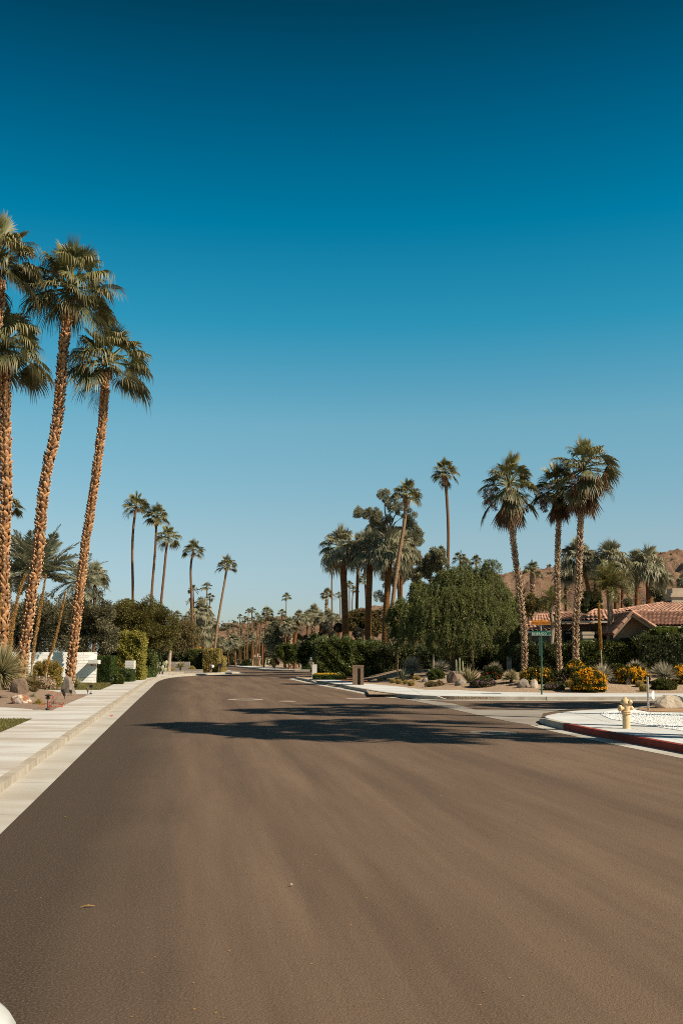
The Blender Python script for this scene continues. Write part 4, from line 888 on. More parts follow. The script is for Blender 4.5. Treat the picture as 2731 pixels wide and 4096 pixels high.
palm('G', [(538, 1300), (541, 1100), (543, 850), (533, 600), (513, 340)], 94, 27, 27, (505, 262), 150, 'ring', 'slim3', 'lone tall slender palm rising straight above the weeping tree', extra=('collar',))
for (cx, cy, r, lb) in [(478, 1000, 58, 'small palm left of the lone slender trunk, over the weeping tree'), (650, 1070, 85, 'small palm crown right of the lone slender trunk'), (790, 1085, 62, 'small palm crown furthest right over the weeping tree'), (700, 1110, 60, 'small palm crown squeezed between two over the weeping tree')]:
    palm('G', [(cx + 2, 1350), (cx, cy + 20)], 105, 16, 14, (cx, cy), r, 'ring', 'slim%d' % (cx % 4), lb, 'small palms over the weeping tree')
GR_ = 'tall booted palms of the right garden'
KW = dict(dz=.13, around=6, L=.26, w=.048, out=.065, mat='boot_dark')
palm('H', [(528, 2230), (522, 1900), (487, 1520), (440, 1180), (412, 900), (400, 660)], 60, 42, 36, (395, 575), 300, 'boot', 'dense0', 'booted palm curving left with a shaggy dead skirt, beside the weeping tree', GR_, extra=('skirt', 'seeds'), boots_kw=KW)
palm('H', [(828, 2230), (815, 1900), (808, 1500), (812, 1150), (820, 900), (822, 680)], 61, 36, 32, (800, 600), 240, 'boot', 'dense1', 'booted palm in the middle of the right three with the smallest crown', GR_, extra=('skirt', 'seeds'), boots_kw=KW)
palm('H', [(965, 2190), (965, 1850), (985, 1500), (998, 1150), (1010, 820), (1020, 540)], 59.5, 46, 40, (1040, 430), 315, 'boot', 'dense2', 'tallest booted palm with hanging seed strands in the right garden', GR_, extra=('skirt', 'seeds'), boots_kw=KW)
palm('H', [(595, 1700), (597, 1500), (592, 1350)], 98, 27, 24, (588, 1320), 88, 'boot', 'slim2', 'small palm against the hill left of the street sign', 'palms behind the tiled house', boots_kw=dict(dz=.25, L=.35, w=.12, mat='boot_dark'))
GB = 'palms behind the tiled house'
BIG = 1.16
for j, (cx, cy, r, pth, w_, Yd, lb) in enumerate([(505, 260, 175, [(650, 850), (640, 760), (600, 520), (520, 320)], 50, 84, 'grey palm behind the tallest booted trunk'), (840, 270, 205, [(900, 900), (890, 700), (850, 400)], 40, 82, 'large grey palm over the middle of the tiled roof'),
        (1200, 320, 185, [(1232, 800), (1228, 620), (1215, 420)], 72, 84, 'grey palm with thick ringed trunk right above the roof ridge'), (1090, 330, 130, [(1105, 810), (1108, 600), (1095, 400)], 46, 86, 'grey palm left of the thick ringed trunk'), (1340, 430, 130, [(1290, 900), (1330, 560)], 24, 88, 'rightmost grey palm near the chimney'),
        (965, 400, 150, [(960, 900), (965, 500)], 30, 93, 'grey palm filling the gap left of the thick ringed trunk, furthest back'), (395, 410, 120, [(400, 900), (395, 480)], 28, 92, 'grey palm between the middle and left booted trunks, far back'),
        (690, 330, 130, [(700, 900), (690, 420)], 36, 90, 'grey palm between the two big ones over the roof'), (1560, 520, 70, [(1562, 800), (1560, 560)], 20, 110, 'dark palm cut by the right edge behind the chimney')]):
    palm('I', pth, Yd, w_, w_ * .8, (cx, cy), r * BIG, 'fat', 'grey%d' % (j % 3), lb, GB)
# feather palms
palm('B', [(235, 1560), (268, 1250), (305, 930)], 60, 40, 40, (335, 890), 420, 'boot', 'date', 'feathery date palm with upright fronds behind the booted trunks', cat='palm tree', name='date_palm', boots_kw=dict(mat='boot_dark'))
palm('B', [(665, 1560), (700, 1200), (725, 960)], 63, 36, 36, (700, 930), 260, 'boot', 'date2', 'feathery palm with drooping fronds left of the shorter booted palm', name='date_palm', boots_kw=dict(mat='boot_dark'))
palm('B', [(845, 1500), (850, 1200), (852, 900)], 70, 30, 28, (855, 870), 140, 'ring', 'grey1', 'round fan palm peeking right of the shorter booted trunk')
palm('B', [(50, 1560), (60, 1250), (90, 960)], 64, 30, 30, (110, 930), 190, 'boot', 'date2', 'low feathery palm at the left edge under the upright one', name='date_palm', boots_kw=dict(mat='boot_dark'))
def queen(c, pth, Y, w, cc, r, label):
    P_ = [V(c, x, y, Y) for x, y in pth]; gz = .14
    P_ = [Vector((P_[0].x, Y, gz))] + P_; Rr = [SZ(c, w, Y) / 2 * k for k in ([1.1, 1.0] + [0.9] * 10)[:len(P_)]]
    root = thing('queen_palm', label, 'palm tree', P_[0], 'queen palms in front of the tiled house')
    mb = MB(); pp = spline(list(zip(P_, Rr)), 0.4); rg = random.Random(4); tube(mb, [p for p, _ in pp], [q * rg.uniform(.85, 1.15) for _, q in pp], 10, jit=.12, rng=rg)
    part('trunk', mb, mat['queen_bark'], root)
    cpart('crown', 'queen', root, P_[-1], SZ(c, r, Y), w, 1.0); cpart('crown', 'queen', root, P_[-1] + Vector((0, 0, .1)), SZ(c, r, Y) * .85, w + 1.1, 1.15) if r > 250 else None
queen('I', [(258, 1180), (272, 1000), (250, 860), (268, 760)], 63, 44, (270, 720), 215, 'feathery palm with a pale peeling curved trunk behind the street sign')
queen('I', [(838, 1190), (845, 1000), (835, 820), (830, 640)], 63, 62, (850, 560), 330, 'large feathery palm with a pale split trunk in front of the house')
# palms outside the frame at the right whose shadows cross the road
for j, (X, Y, H, r) in enumerate([(12.4, 19.6, 14.0, 2.7), (12.9, 28.3, 14.2, 2.8), (15.2, 31.6, 14.3, 2.4), (14.5, 22.2, 14.2, 2.5), (11.5, 20.9, 14.5, 2.4), (21.2, 32.2, 14.0, 2.6), (24.3, 32.9, 14.1, 2.6), (16.4, 17.9, 14.0, 2.4)]):
    lb = ['nearest', 'second', 'third', 'fourth', 'fifth', 'sixth', 'seventh', 'eighth', 'ninth'][j]
    root = thing('fan_palm', 'tall palm outside the right edge casting the %s palm shadow on the road' % lb, 'palm tree', (X, Y, .14), 'shadow casting palms at the right')
    mb = MB(); pp = [(Vector((X, Y, .14)), .22), (Vector((X + .1, Y, H * .5)), .19), (Vector((X, Y, H)), .17)]; ring_trunk(mb, pp, j, 8, .02, .4); part('trunk', mb, mat['bark_palm'], root)
    cpart('crown', 'slim%d' % (j % 4), root, (X, Y, H), r * 1.08, j * 1.3)

# ================================================================== TREES
def bl(c, x, y, rx, rz, Y, dp=None):
    p = V(c, x, y, Y); a = SZ(c, rx, Y); b_ = SZ(c, rz, Y); return (p.x, p.y, p.z, a, dp or a * 0.9, b_)
def tree(name, label, c, tr, tw, Y, blobs, n, leaf, asp, mt, seed, hang=0.0, clumps=80, cr_=0.3, group=None, bark='bark_tree', limbs=7, cat='tree', weep=None, shell=0.72, up=0.3, gz=0.14):
    base = V(c, tr[0][0], tr[0][1], Y); base.z = gz
    root = thing(name, label, cat, base, group); mb = MB(); B_ = [bl(c, *b) if len(b) == 5 else b for b in blobs]
    P_ = [base] + [V(c, x, y, Y) for x, y in tr[1:]]; w = SZ(c, tw, Y) / 2
    pp = spline([(p, w * (1.15 - 0.5 * i / max(1, len(P_) - 1))) for i, p in enumerate(P_)], 0.5); rg = random.Random(seed)
    tube(mb, [p for p, _ in pp], [r * rg.uniform(.88, 1.12) for _, r in pp], 9, jit=.12, rng=rg)
    for i in range(limbs):
        b_ = B_[i % len(B_)]; e = Vector((b_[0] + rg.uniform(-.6, .6) * b_[3], b_[1] + rg.uniform(-.5, .5) * b_[4], b_[2] + rg.uniform(-.2, .6) * b_[5])); s = P_[-1]; md = s.lerp(e, .5) + Vector((rg.uniform(-.3, .3), 0, rg.uniform(0, .5)))
        q = spline([(s, w * .55), (md, w * .34), (e, w * .1)], .6); tube(mb, [p for p, _ in q], [r for _, r in q], 6, caps=False)
    part('trunk', mb, mat[bark], root, True)
    mb = MB()
    if weep: strands(mb, B_, weep[0], seed, leaf, asp, weep[1], weep[2])
    if n: cloud(mb, B_, n, leaf, asp, seed, hang, up, clumps, cr_, shell)
    part('crown', mb, mat[mt], root); return root
tree('olive_tree', 'dark olive tree behind the white block wall at the left, left half', 'B', [(330, 1600), (340, 1450)], 30, 67, [(120, 1330, 190, 200, 67), (330, 1250, 190, 170, 67.5), (480, 1400, 200, 230, 67), (200, 1480, 180, 170, 67), (380, 1130, 110, 80, 68)], 34000, 0.16, 0.2, 'olive', 101, clumps=150, group='trees behind the white wall')
tree('olive_tree', 'dark olive tree behind the white block wall at the left, right half', 'B', [(770, 1640), (780, 1450)], 30, 68, [(650, 1250, 180, 190, 68), (850, 1250, 150, 200, 68), (930, 1400, 140, 200, 68), (700, 1450, 180, 200, 68), (900, 1130, 60, 60, 68)], 34000, 0.16, 0.2, 'olive', 102, clumps=150, group='trees behind the white wall')
tree('rounded_tree', 'rounded dark green tree with feathery tips over the yellow ivy wall', 'B', [(1512, 1735), (1520, 1640), (1530, 1560)], 34, 93, [(1180, 1290, 220, 130, 80), (1330, 1240, 150, 110, 80), (1420, 1330, 160, 130, 80), (1300, 1430, 240, 130, 80), (1460, 1470, 120, 130, 80), (1120, 1400, 150, 110, 80), (1060, 1230, 90, 60, 80)], 52000, 0.17, 0.2, 'shrubtree', 103, clumps=190, bark='bark_white', cr_=.33)
tree('drooping_tree', 'brownish green drooping tree between the rounded tree and the yellow hedge', 'D', [(930, 1760), (930, 1650), (930, 1560)], 22, 102, [(890, 1480, 100, 90, 102), (990, 1500, 85, 100, 102), (880, 1600, 100, 100, 102), (1010, 1590, 60, 80, 102), (850, 1420, 60, 40, 102)], 12000, 0.15, 0.16, 'droop', 104, hang=.5, clumps=70, weep=(900, 1.5, 16))
tree('eucalyptus_tree', 'tall eucalyptus with airy grey brown crown behind the thick trunked palms', 'F', [(985, 1500), (975, 1200), (900, 900), (880, 700)], 36, 97,
     [(590, 500, 70, 50, 97), (700, 510, 90, 60, 97), (840, 330, 75, 55, 97), (880, 430, 90, 80, 97), (790, 560, 110, 60, 97), (1000, 470, 50, 70, 97), (1080, 540, 60, 90, 97), (1060, 680, 90, 110, 97), (1130, 780, 90, 100, 97), (1160, 700, 60, 60, 97), (760, 700, 100, 90, 98), (950, 750, 110, 110, 98), (1100, 950, 100, 90, 98), (800, 1000, 90, 90, 98), (560, 960, 70, 60, 97), (620, 880, 60, 60, 97), (1040, 1100, 110, 80, 98), (1210, 980, 60, 50, 97), (900, 1150, 100, 100, 98), (780, 1330, 60, 60, 98)], 110000, 0.115, 0.26, 'euca', 105, clumps=420, cr_=.34, limbs=20, bark='bark_tree')
tree('small_leafed_tree', 'olive green tree with loose top left of the lone slender trunk', 'G', [(430, 1700), (430, 1400)], 20, 92, [(440, 1100, 90, 100, 92), (380, 1200, 100, 120, 92), (500, 1180, 60, 60, 92), (250, 1250, 60, 60, 92)], 14000, 0.2, 0.25, 'euca', 106, clumps=60)
tree('weeping_tree', 'big weeping willow like tree shading the cactus garden', 'G', [(600, 2080), (590, 1900), (560, 1700)], 60, 69,
     [(470, 1360, 130, 100, 69.0), (330, 1440, 130, 120, 69.0), (620, 1260, 150, 110, 69.0), (760, 1300, 130, 120, 69.0), (900, 1280, 110, 100, 69.5), (1000, 1400, 100, 110, 69.0), (250, 1580, 110, 120, 68.5), (420, 1560, 160, 150, 68.0), (600, 1480, 170, 170, 68.0), (800, 1500, 170, 170, 68.0), (960, 1580, 140, 150, 68.5), (1060, 1650, 90, 110, 69.0), (200, 1720, 80, 100, 69.0), (350, 1740, 150, 120, 68.0), (560, 1720, 160, 130, 67.6), (760, 1740, 160, 150, 67.6), (940, 1780, 140, 110, 68.0), (1080, 1790, 70, 70, 68.5), (640, 1850, 120, 60, 67.5), (930, 1130, 70, 50, 69.0), (860, 1190, 80, 60, 69.0), (520, 1230, 80, 60, 69.0), (680, 1160, 60, 40, 69.0), (1120, 1740, 80, 110, 67.0), (1110, 1870, 85, 70, 66.5), (1020, 1880, 90, 50, 67.0)],
     24000, 0.115, 0.15, 'willow', 107, hang=.6, clumps=150, weep=(4600, 1.05, 36), limbs=14, cr_=.24)
mb = MB()
for p0, p1, r in [((412, 2050), (405, 1940), .1), ((755, 2060), (745, 1900), .09)]:
    pass
for k, (x0, y0, x1, y1, w, lb) in enumerate([(405, 2060, 412, 1900, 20, 'pale thin bare trunk standing left under the weeping tree'), (755, 2060, 748, 1880, 18, 'thin dark trunk standing right under the weeping tree')]):
    b0_ = V('G', x0, y0, 65.5); b0_.z = .14; mb = MB(); r_ = SZ('G', w, 65.5) / 2; tube(mb, [b0_, V('G', x0 + 4, (y0 + y1) / 2, 65.5), V('G', x1, y1, 65.5)], [r_ * 1.3, r_, r_ * .8], 8)
    root = thing('thin_tree', lb, 'tree', b0_); part('trunk', mb, mat['bark_white' if k == 0 else 'bark_tree'], root, True)
    mb = MB(); cloud(mb, [bl('G', x1, y1 - 60, 90, 70, 65.5)], 1500, .16, .14, 120 + k, .5, clumps=10); part('crown', mb, mat['willow'], root)
tree('leafy_tree', 'bright leafy undergrowth tree behind the thick brown trunks', 'F', [(660, 1780), (660, 1650)], 16, 91, [(560, 1580, 110, 90, 91), (720, 1620, 110, 110, 91), (640, 1530, 120, 60, 91), (500, 1530, 70, 50, 91), (780, 1560, 80, 90, 91)], 15000, 0.2, 0.25, 'droop', 108, clumps=70)
tree('leafy_tree', 'tangled olive green tree between the slim leaning palm and the weeping tree', 'F', [(960, 1900), (960, 1700)], 20, 74, [(960, 1500, 90, 150, 74), (1020, 1650, 110, 130, 74), (930, 1700, 70, 120, 74), (1030, 1400, 60, 70, 74), (1120, 1500, 100, 150, 75), (1180, 1300, 90, 130, 75)], 24000, 0.16, 0.18, 'willow', 109, hang=.4, clumps=90, weep=(500, 1.2, 16))
# dark trees beyond the junction, right part
for k, (tx, blobs, Yt, lb, mt) in enumerate([(1000, [(760, 1050, 70, 110), (740, 1180, 70, 100), (800, 960, 50, 50), (820, 1100, 60, 110)], 119, 'dark rust tinged tree at the left end of the shaded clump beyond the junction', 'euca'),
        (1030, [(870, 1280, 80, 70), (940, 1230, 80, 60), (1010, 1300, 90, 90), (960, 1340, 80, 60)], 114, 'broad shaded tree with a short forked trunk beyond the junction', 'hedge'),
        (1180, [(1100, 1250, 90, 90), (1180, 1220, 70, 70), (1130, 1340, 80, 60)], 115, 'shaded tree right of the forked one beyond the junction', 'olive')]):
    tree('dark_tree', lb, 'E', [(tx, 1470), (tx - 5, 1400)], 14, Yt, [(*b, Yt) for b in blobs], 12000, .25, .3, mt, 140 + k, clumps=60, group='shaded trees beyond the junction')
for k, (x, y, r, lb) in enumerate([(1430, 975, 72, 'largest clipped ball of the topiary trees, upper left one'), (1365, 1080, 52, 'lower small clipped ball under the largest one'), (1180, 1130, 58, 'clipped ball left of the hedge end'), (1270, 1120, 45, 'clipped ball at the top left hedge corner'), (1500, 1065, 48, 'clipped ball between the largest one and the first thick trunk')]):
    p = V('E', x, y, 117 + k); b0_ = Vector((p.x, p.y, .14)); root = thing('topiary_tree', lb, 'topiary', b0_, 'clipped topiary balls'); r_ = SZ('E', r, 118)
    mb = MB(); tube(mb, [b0_, p], [.09, .06], 6); part('trunk', mb, mat['bark_tree'], root); mb = MB(); cloud(mb, [(p.x, p.y, p.z, r_, r_, r_)], 3500, .09, .3, 150 + k, clumps=90, cr_=.12, shell=.92); blob_mesh(mb, (p.x, p.y, p.z - r_ * .86), r_ * .86, r_ * .86, r_ * .86, k, .05, 1, 0, 2, 0, -1); part('crown', mb, mat['topiary'], root)
for k, (x, y, r, lb) in enumerate([(570, 1690, 48, 'dark clipped ball right of the first thick palm trunk'), (620, 1650, 40, 'smaller clipped ball touching the second thick palm trunk'), (380, 1640, 45, 'clipped ball touching the first thick trunk on its left')]):
    p = V('F', x, y, 90 + k); b0_ = Vector((p.x, p.y, .14)); root = thing('topiary_tree', lb, 'topiary', b0_, 'clipped topiary balls'); r_ = SZ('F', r, 90)
    mb = MB(); tube(mb, [b0_, p], [.09, .06], 6); part('trunk', mb, mat['bark_tree'], root); mb = MB(); cloud(mb, [(p.x, p.y, p.z, r_, r_, r_)], 3500, .09, .3, 160 + k, clumps=90, cr_=.12, shell=.92); blob_mesh(mb, (p.x, p.y, p.z - r_ * .86), r_ * .86, r_ * .86, r_ * .86, k, .05, 1, 0, 2, 0, -1); part('crown', mb, mat['topiary'], root)
# trees and scrub filling behind the house and the garden
for k, (c, blobs, Yt, lb, mt, n) in enumerate([('I', [(30, 830, 130, 70), (120, 790, 90, 60), (-60, 800, 90, 90)], 80, 'yellow green shrubby tree above the left wing of the tiled house', 'droop', 9000), ('I', [(600, 760, 70, 90), (700, 780, 80, 80), (640, 830, 90, 40)], 76, 'dark glossy bush tree behind the roof ridge', 'hedge_dark', 8000),
        ('I', [(1340, 720, 70, 50), (1000, 780, 60, 40), (1290, 660, 40, 40)], 80, 'grey green shrub between the ringed palm and the chimney', 'olive', 4000), ('H', [(560, 1620, 90, 50), (680, 1640, 90, 40), (500, 1560, 50, 60)], 92, 'low green scrub at the hill foot behind the street sign', 'shrubtree', 7000)]):
    cx = sum(b[0] for b in blobs) / len(blobs); tree('garden_tree', lb, c, [(cx, 1200), (cx, blobs[0][1] + 40)], 12, Yt, [(*b, Yt) for b in blobs], n, .2, .28, mt, 170 + k, clumps=40)
tree('garden_tree', 'dark green tree mass between the weeping tree and the booted palm', 'G', [(1120, 2000), (1120, 1800)], 16, 70, [(1100, 1480, 60, 60, 70), (1130, 1600, 70, 80, 70), (1100, 1700, 80, 90, 70)], 7000, .15, .2, 'willow', 180, hang=.4, clumps=40)

# ================================================================== HEDGES AND CLIMBERS
mat['hedge_core'] = surf('dark_core', (0.018, 0.022, 0.010), (0.012, 0.014, 0.008), 6, 0.95)
def hedge_obj(name, c, x0, y0, x1, y1, Y, depth, n, leaf, mt, label, seed, group=None, gz=0.13, core_mat='bark_core', skew=0, cat='hedge', **kw):
    a = V(c, x0, y0, Y); b_ = V(c, x1, y1, Y); X0, X1, Z1 = a.x, b_.x, a.z; base = Vector(((X0 + X1) / 2, Y, gz))
    root = thing(name, label, cat, base, group)
    mb = MB(); hedge(mb, X0, X1, Y, Y + depth, gz, Z1, n, leaf, seed, skew=skew, **kw); part('foliage', mb, mat[mt], root)
    mb = MB(); core(mb, X0 + (skew if skew < 0 else 0), X1 + (skew if skew > 0 else 0) * 0, Y, Y + depth, gz - .02, Z1, .12 + kw.get('rough', .08) * .8); part('inner_box', mb, mat['hedge_core'], root); return root  # solid dark box added inside the leaves to stop see-through
hedge_obj('clipped_hedge', 'B', 876, 1628, 990, 1870, 64.4, 1.6, 9000, .07, 'cypress', 'tall dark clipped block hedge against the end of the white wall', 201, rough=.03)
hedge_obj('clipped_hedge', 'B', 1000, 1745, 1175, 1845, 66, 1.4, 6000, .07, 'cypress', 'low dark clipped hedge in front of the yellow ivy', 202, rough=.04)
hedge_obj('clipped_hedge', 'B', 1185, 1740, 1296, 1815, 75, 3, 4500, .07, 'cypress', 'low clipped hedge running on to the grey planters', 203, rough=.04)
hedge_obj('ivy_wall', 'B', 1065, 1415, 1268, 1760, 70, 1.5, 26000, .10, 'ivy', 'tall yellow green ivy covered wall, sunlit front', 204, hang=.4, rough=.13, cat='ivy', core_mat='bark_core')
hedge_obj('ivy_wall', 'B', 905, 1440, 1085, 1760, 71.5, 1.5, 9000, .14, 'shrubtree', 'darker ivy covered wall behind the tall clipped block', 205, hang=.4, rough=.25, cat='ivy')
hedge_obj('tall_hedge', 'B', 1268, 1570, 1370, 1770, 78, 1.5, 6000, .13, 'hedge', 'dark green climbing hedge right of the yellow ivy', 206, rough=.25)
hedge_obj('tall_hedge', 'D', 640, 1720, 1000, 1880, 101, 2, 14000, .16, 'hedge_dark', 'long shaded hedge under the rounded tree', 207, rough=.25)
hedge_obj('clipped_hedge', 'D', 985, 1690, 1118, 1868, 98.5, 2.5, 8000, .13, 'hedge', 'square dark green hedge left of the dry yellow one', 208, rough=.1)
hedge_obj('clipped_hedge', 'D', 1118, 1680, 1262, 1893, 97.5, 3, 16000, .12, 'ivy_dry', 'dry yellow clipped hedge at the road bend', 209, hang=.6, rough=.05)
hedge_obj('clipped_hedge', 'D', 1262, 1757, 1303, 1893, 99.5, 3, 5000, .12, 'ivy_dry', 'lower right step of the dry yellow hedge', 210, hang=.6, rough=.08)
hedge_obj('big_hedge', 'F', 155, 1760, 520, 2090, 79, 3.5, 24000, .14, 'hedge', 'big glossy green hedge behind the white gatepost', 211, rough=.3, up=.4)
hedge_obj('big_hedge', 'F', 510, 1790, 800, 2080, 79.5, 3, 16000, .14, 'hedge', 'lower glossy green hedge behind the brown stone pillar', 212, rough=.3, up=.4)
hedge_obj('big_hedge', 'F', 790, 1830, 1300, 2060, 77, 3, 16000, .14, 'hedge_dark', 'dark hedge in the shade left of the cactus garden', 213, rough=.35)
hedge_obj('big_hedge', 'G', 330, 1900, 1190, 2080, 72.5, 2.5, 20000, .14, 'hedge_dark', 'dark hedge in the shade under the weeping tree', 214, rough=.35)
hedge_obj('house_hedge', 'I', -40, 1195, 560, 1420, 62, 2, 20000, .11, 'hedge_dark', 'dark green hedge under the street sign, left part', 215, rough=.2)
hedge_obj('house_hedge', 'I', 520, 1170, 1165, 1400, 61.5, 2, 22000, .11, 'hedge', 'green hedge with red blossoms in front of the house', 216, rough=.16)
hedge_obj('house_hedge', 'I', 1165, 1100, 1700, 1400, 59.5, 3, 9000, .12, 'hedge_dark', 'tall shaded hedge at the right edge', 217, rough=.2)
p = V('I', 1400, 1110, 60.5)
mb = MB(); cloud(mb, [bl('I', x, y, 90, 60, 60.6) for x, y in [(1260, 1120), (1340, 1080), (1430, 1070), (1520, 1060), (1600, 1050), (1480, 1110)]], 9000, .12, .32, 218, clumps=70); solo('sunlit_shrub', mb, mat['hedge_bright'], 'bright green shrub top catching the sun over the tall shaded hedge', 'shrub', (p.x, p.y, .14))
# round flowering bush by the clipped hedge
def bush(name, label, c, x, y, rx, ry, mt, seed, n=3500, leaf=.07, asp=.3, gz=None, group=None, flowers=None, up=.3, hang=0, cat='shrub', flat=1.0, Yo=0, fsize=.05):
    """x, y = base of the bush on the ground; rx, ry radius and height in crop pixels"""
    g = G(c, x, y, gz) if gz is not None else garden_hit(c, x, y); Y = g.y + Yo; a = SZ(c, rx, Y); h = SZ(c, ry, Y); g = Vector((g.x * Y / g.y, Y, g.z))
    root = thing(name, label, cat, g, group); bs = [(g.x, g.y + a * .6, g.z + h * .42, a, a * .75 * flat, h * .55)]
    rg = random.Random(seed)
    for i in range(4): bs.append((g.x + rg.uniform(-.5, .5) * a, g.y + a * .6 + rg.uniform(-.3, .3) * a, g.z + h * rg.uniform(.35, .6), a * .55, a * .5, h * rg.uniform(.35, .45)))
    mb = MB(); bs.append((g.x, g.y + a * .55, g.z + h * .16, a * .98, a * .72, h * .2)); cloud(mb, bs, int(n * 1.4), leaf, asp, seed, hang, up, 150, .2, .88)
    part('foliage', mb, mat[mt], root)
    if flowers:
        fm, fn = flowers; rng = np.random.default_rng(seed + 7); d = nrm(rng.normal(size=(fn, 3))); d[:, 2] = np.abs(d[:, 2]) * 1.0 - .15; d[:, 1] -= .35; d = nrm(d); k = rng.integers(0, len(bs), fn)
        B_ = np.array(bs)[k]; C = B_[:, :3] + d * B_[:, 3:6] * rng.uniform(.95, 1.12, (fn, 1)); C[:, 2] = np.maximum(C[:, 2], g.z + .03)
        mb = MB()
        for q in range(4):
            D = nrm(rng.normal(size=(fn, 3)) * .8 + d * .5); leaves(mb, C, D, fsize, fsize * .5, rng)
        part('flowers', mb, mat[fm], root)
    return root
bush('round_bush', 'small round bush with a white flower at the foot of the tall clipped block', 'B', 1043, 1875, 58, 95, 'hedge', 220, 5000, .07, gz=.13)
bush('gold_hedge', 'clipped bed edging shrub topped with yellow flowers by the white gatepost', 'L', 370, 683, 190, 70, 'cypress', 221, 3000, .08) if False else None
a = G('L', 160, 683, .15); b_ = G('L', 560, 672, .15); Yb = a.y - 1.0
root = thing('flower_hedge', 'long low flower bed topped with yellow blossoms beside the white gatepost', 'flower bed', ((a.x + b_.x) / 2, Yb, .15))
a = V('L', 175, 630, Yb); b_ = V('L', 560, 630, Yb)
mb = MB(); hedge(mb, a.x, b_.x, Yb, Yb + 2.2, .15, a.z, 7000, .1, 222, rough=.05); core(mb, a.x, b_.x, Yb, Yb + 2.2, .13, a.z, .06); part('foliage', mb, mat['cypress'], root)
rng = np.random.default_rng(9); n = 1900; C = np.stack([rng.uniform(a.x, b_.x, n), Yb + rng.random(n) * 2.2, a.z + rng.uniform(-.06, .07, n)], 1); mb = MB(); leaves(mb, C, nrm(rng.normal(size=(n, 3)) * .6 + np.array([0, 0, 1])), .08, .03, rng); part('flowers', mb, mat['flower_y'], root)
bush('round_bush', 'small clipped round bush right behind the brown stone pillar', 'L', 815, 668, 36, 105, 'cypress', 223, 2500, .09, Yo=1, gz=.15)
bush('fan_shrub', 'low fan leaved shrub right of the brown stone pillar', 'L', 885, 650, 65, 160, 'hedge', 224, 900, .35, .12, up=.6, Yo=2, gz=.15)

# ================================================================== THE TILED HOUSE
HX = lambda x, Y: V('I', x, 0, Y).x
HZ = lambda y, Y: V('I', 0, y, Y).z
def roof(mb, A, B_, C_, D_, tw=0.27, tl=0.40, rows=None, cut=None):
    """clay tile patch: A-B eave, D-C ridge"""
    A, B_, C_, D_ = map(Vector, (A, B_, C_, D_)); w = max((B_ - A).length, (C_ - D_).length); h = (((A + B_) / 2) - ((C_ + D_) / 2)).length
    nc = max(2, int(w / tw)); nr = max(2, int(h / tl)); sub = 6; N = ((B_ - A).cross(D_ - A)).normalized()
    if N.z < 0: N = -N
    nx = nc * sub + 1; P_ = []; rgn = random.Random(int(w * 100))
    us = [i / (nx - 1) for i in range(nx)]; rn = []; fs = []
    for r in range(nr):
        for e in (0, 1):
            v = (r + e * 0.999) / nr; lift = 0.045 * (1 - e)
            for i, u_ in enumerate(us):
                p = (A.lerp(B_, u_)).lerp(D_.lerp(C_, u_), v); ph = (i % sub) / sub
                bmp_ = 0.075 * abs(math.sin(math.pi * (ph + (0.5 if r % 2 else 0)) % math.pi)); P_.append(p + N * (bmp_ + lift + .01))
        for i in range(nx - 1):
            a_ = 2 * r * nx + i; fs.append((a_, a_ + 1, a_ + nx + 1, a_ + nx)); rn.append(0)
        if r:
            for i in range(nx - 1): fs.append((2 * r * nx - nx + i, 2 * r * nx - nx + i + 1, 2 * r * nx + i + 1, 2 * r * nx + i)); rn.append(1)
    tn = [[rgn.random() for _ in range(nc + 1)] for _ in range(nr + 1)]; rv = []; k = 0
    for r in range(nr):
        for i in range(nx - 1): rv.append(tn[r][i // sub])
        if r:
            for i in range(nx - 1): rv.append(0.05)
    mb.add(P_, np.array(fs), np.array(rv))
    # underside
    q = [p - N * 0.06 for p in (A, B_, C_, D_)]; q2 = [p + N * 0.0 for p in (A, B_, C_, D_)]; mb.add(q + q2, [(0, 1, 2, 3), (0, 4, 5, 1), (1, 5, 6, 2), (2, 6, 7, 3), (3, 7, 4, 0)], .3)
def ridge(mb, p0, p1, r=0.13, step=.42):
    p0, p1 = Vector(p0), Vector(p1); n = max(1, int((p1 - p0).length / step)); d = (p1 - p0) / n
    for i in range(n): tube(mb, [p0 + d * i, p0 + d * (i + 1.08)], [r, r * .8], 8, random.Random(i).random(), caps=True)
I3 = lambda x, y, Y: V('I', x, y, Y)
hb = Vector((HX(700, 66), 66, .14)); house = thing('tiled_house', 'low beige house with red clay tile roofs behind the right garden', 'house', hb)
mb = MB()
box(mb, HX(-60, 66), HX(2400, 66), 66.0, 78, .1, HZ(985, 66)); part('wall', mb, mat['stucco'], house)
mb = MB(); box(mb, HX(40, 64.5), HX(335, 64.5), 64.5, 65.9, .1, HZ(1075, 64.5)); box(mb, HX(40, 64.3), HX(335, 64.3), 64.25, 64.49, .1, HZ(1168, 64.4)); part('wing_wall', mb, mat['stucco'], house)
mb = MB(); roof(mb, I3(-60, 1065, 63.6), I3(345, 1050, 63.6), I3(330, 885, 67.5), I3(120, 900, 67.5)); ridge(mb, I3(120, 900, 67.5), I3(330, 885, 67.5)); part('wing_roof', mb, mat['tile'], house)
mb = MB(); roof(mb, I3(335, 962, 64.6), I3(560, 952, 64.6), I3(540, 880, 67), I3(300, 878, 67)); ridge(mb, I3(300, 878, 67), I3(480, 878, 67)); part('link_roof', mb, mat['tile'], house)
mb = MB(); roof(mb, I3(535, 950, 63.8), I3(960, 955, 63.8), I3(985, 858, 66.5), I3(690, 852, 66.5)); ridge(mb, I3(535, 942, 63.8), I3(690, 848, 66.5)); ridge(mb, I3(690, 850, 66.5), I3(985, 857, 66.5)); part('middle_roof', mb, mat['tile'], house)
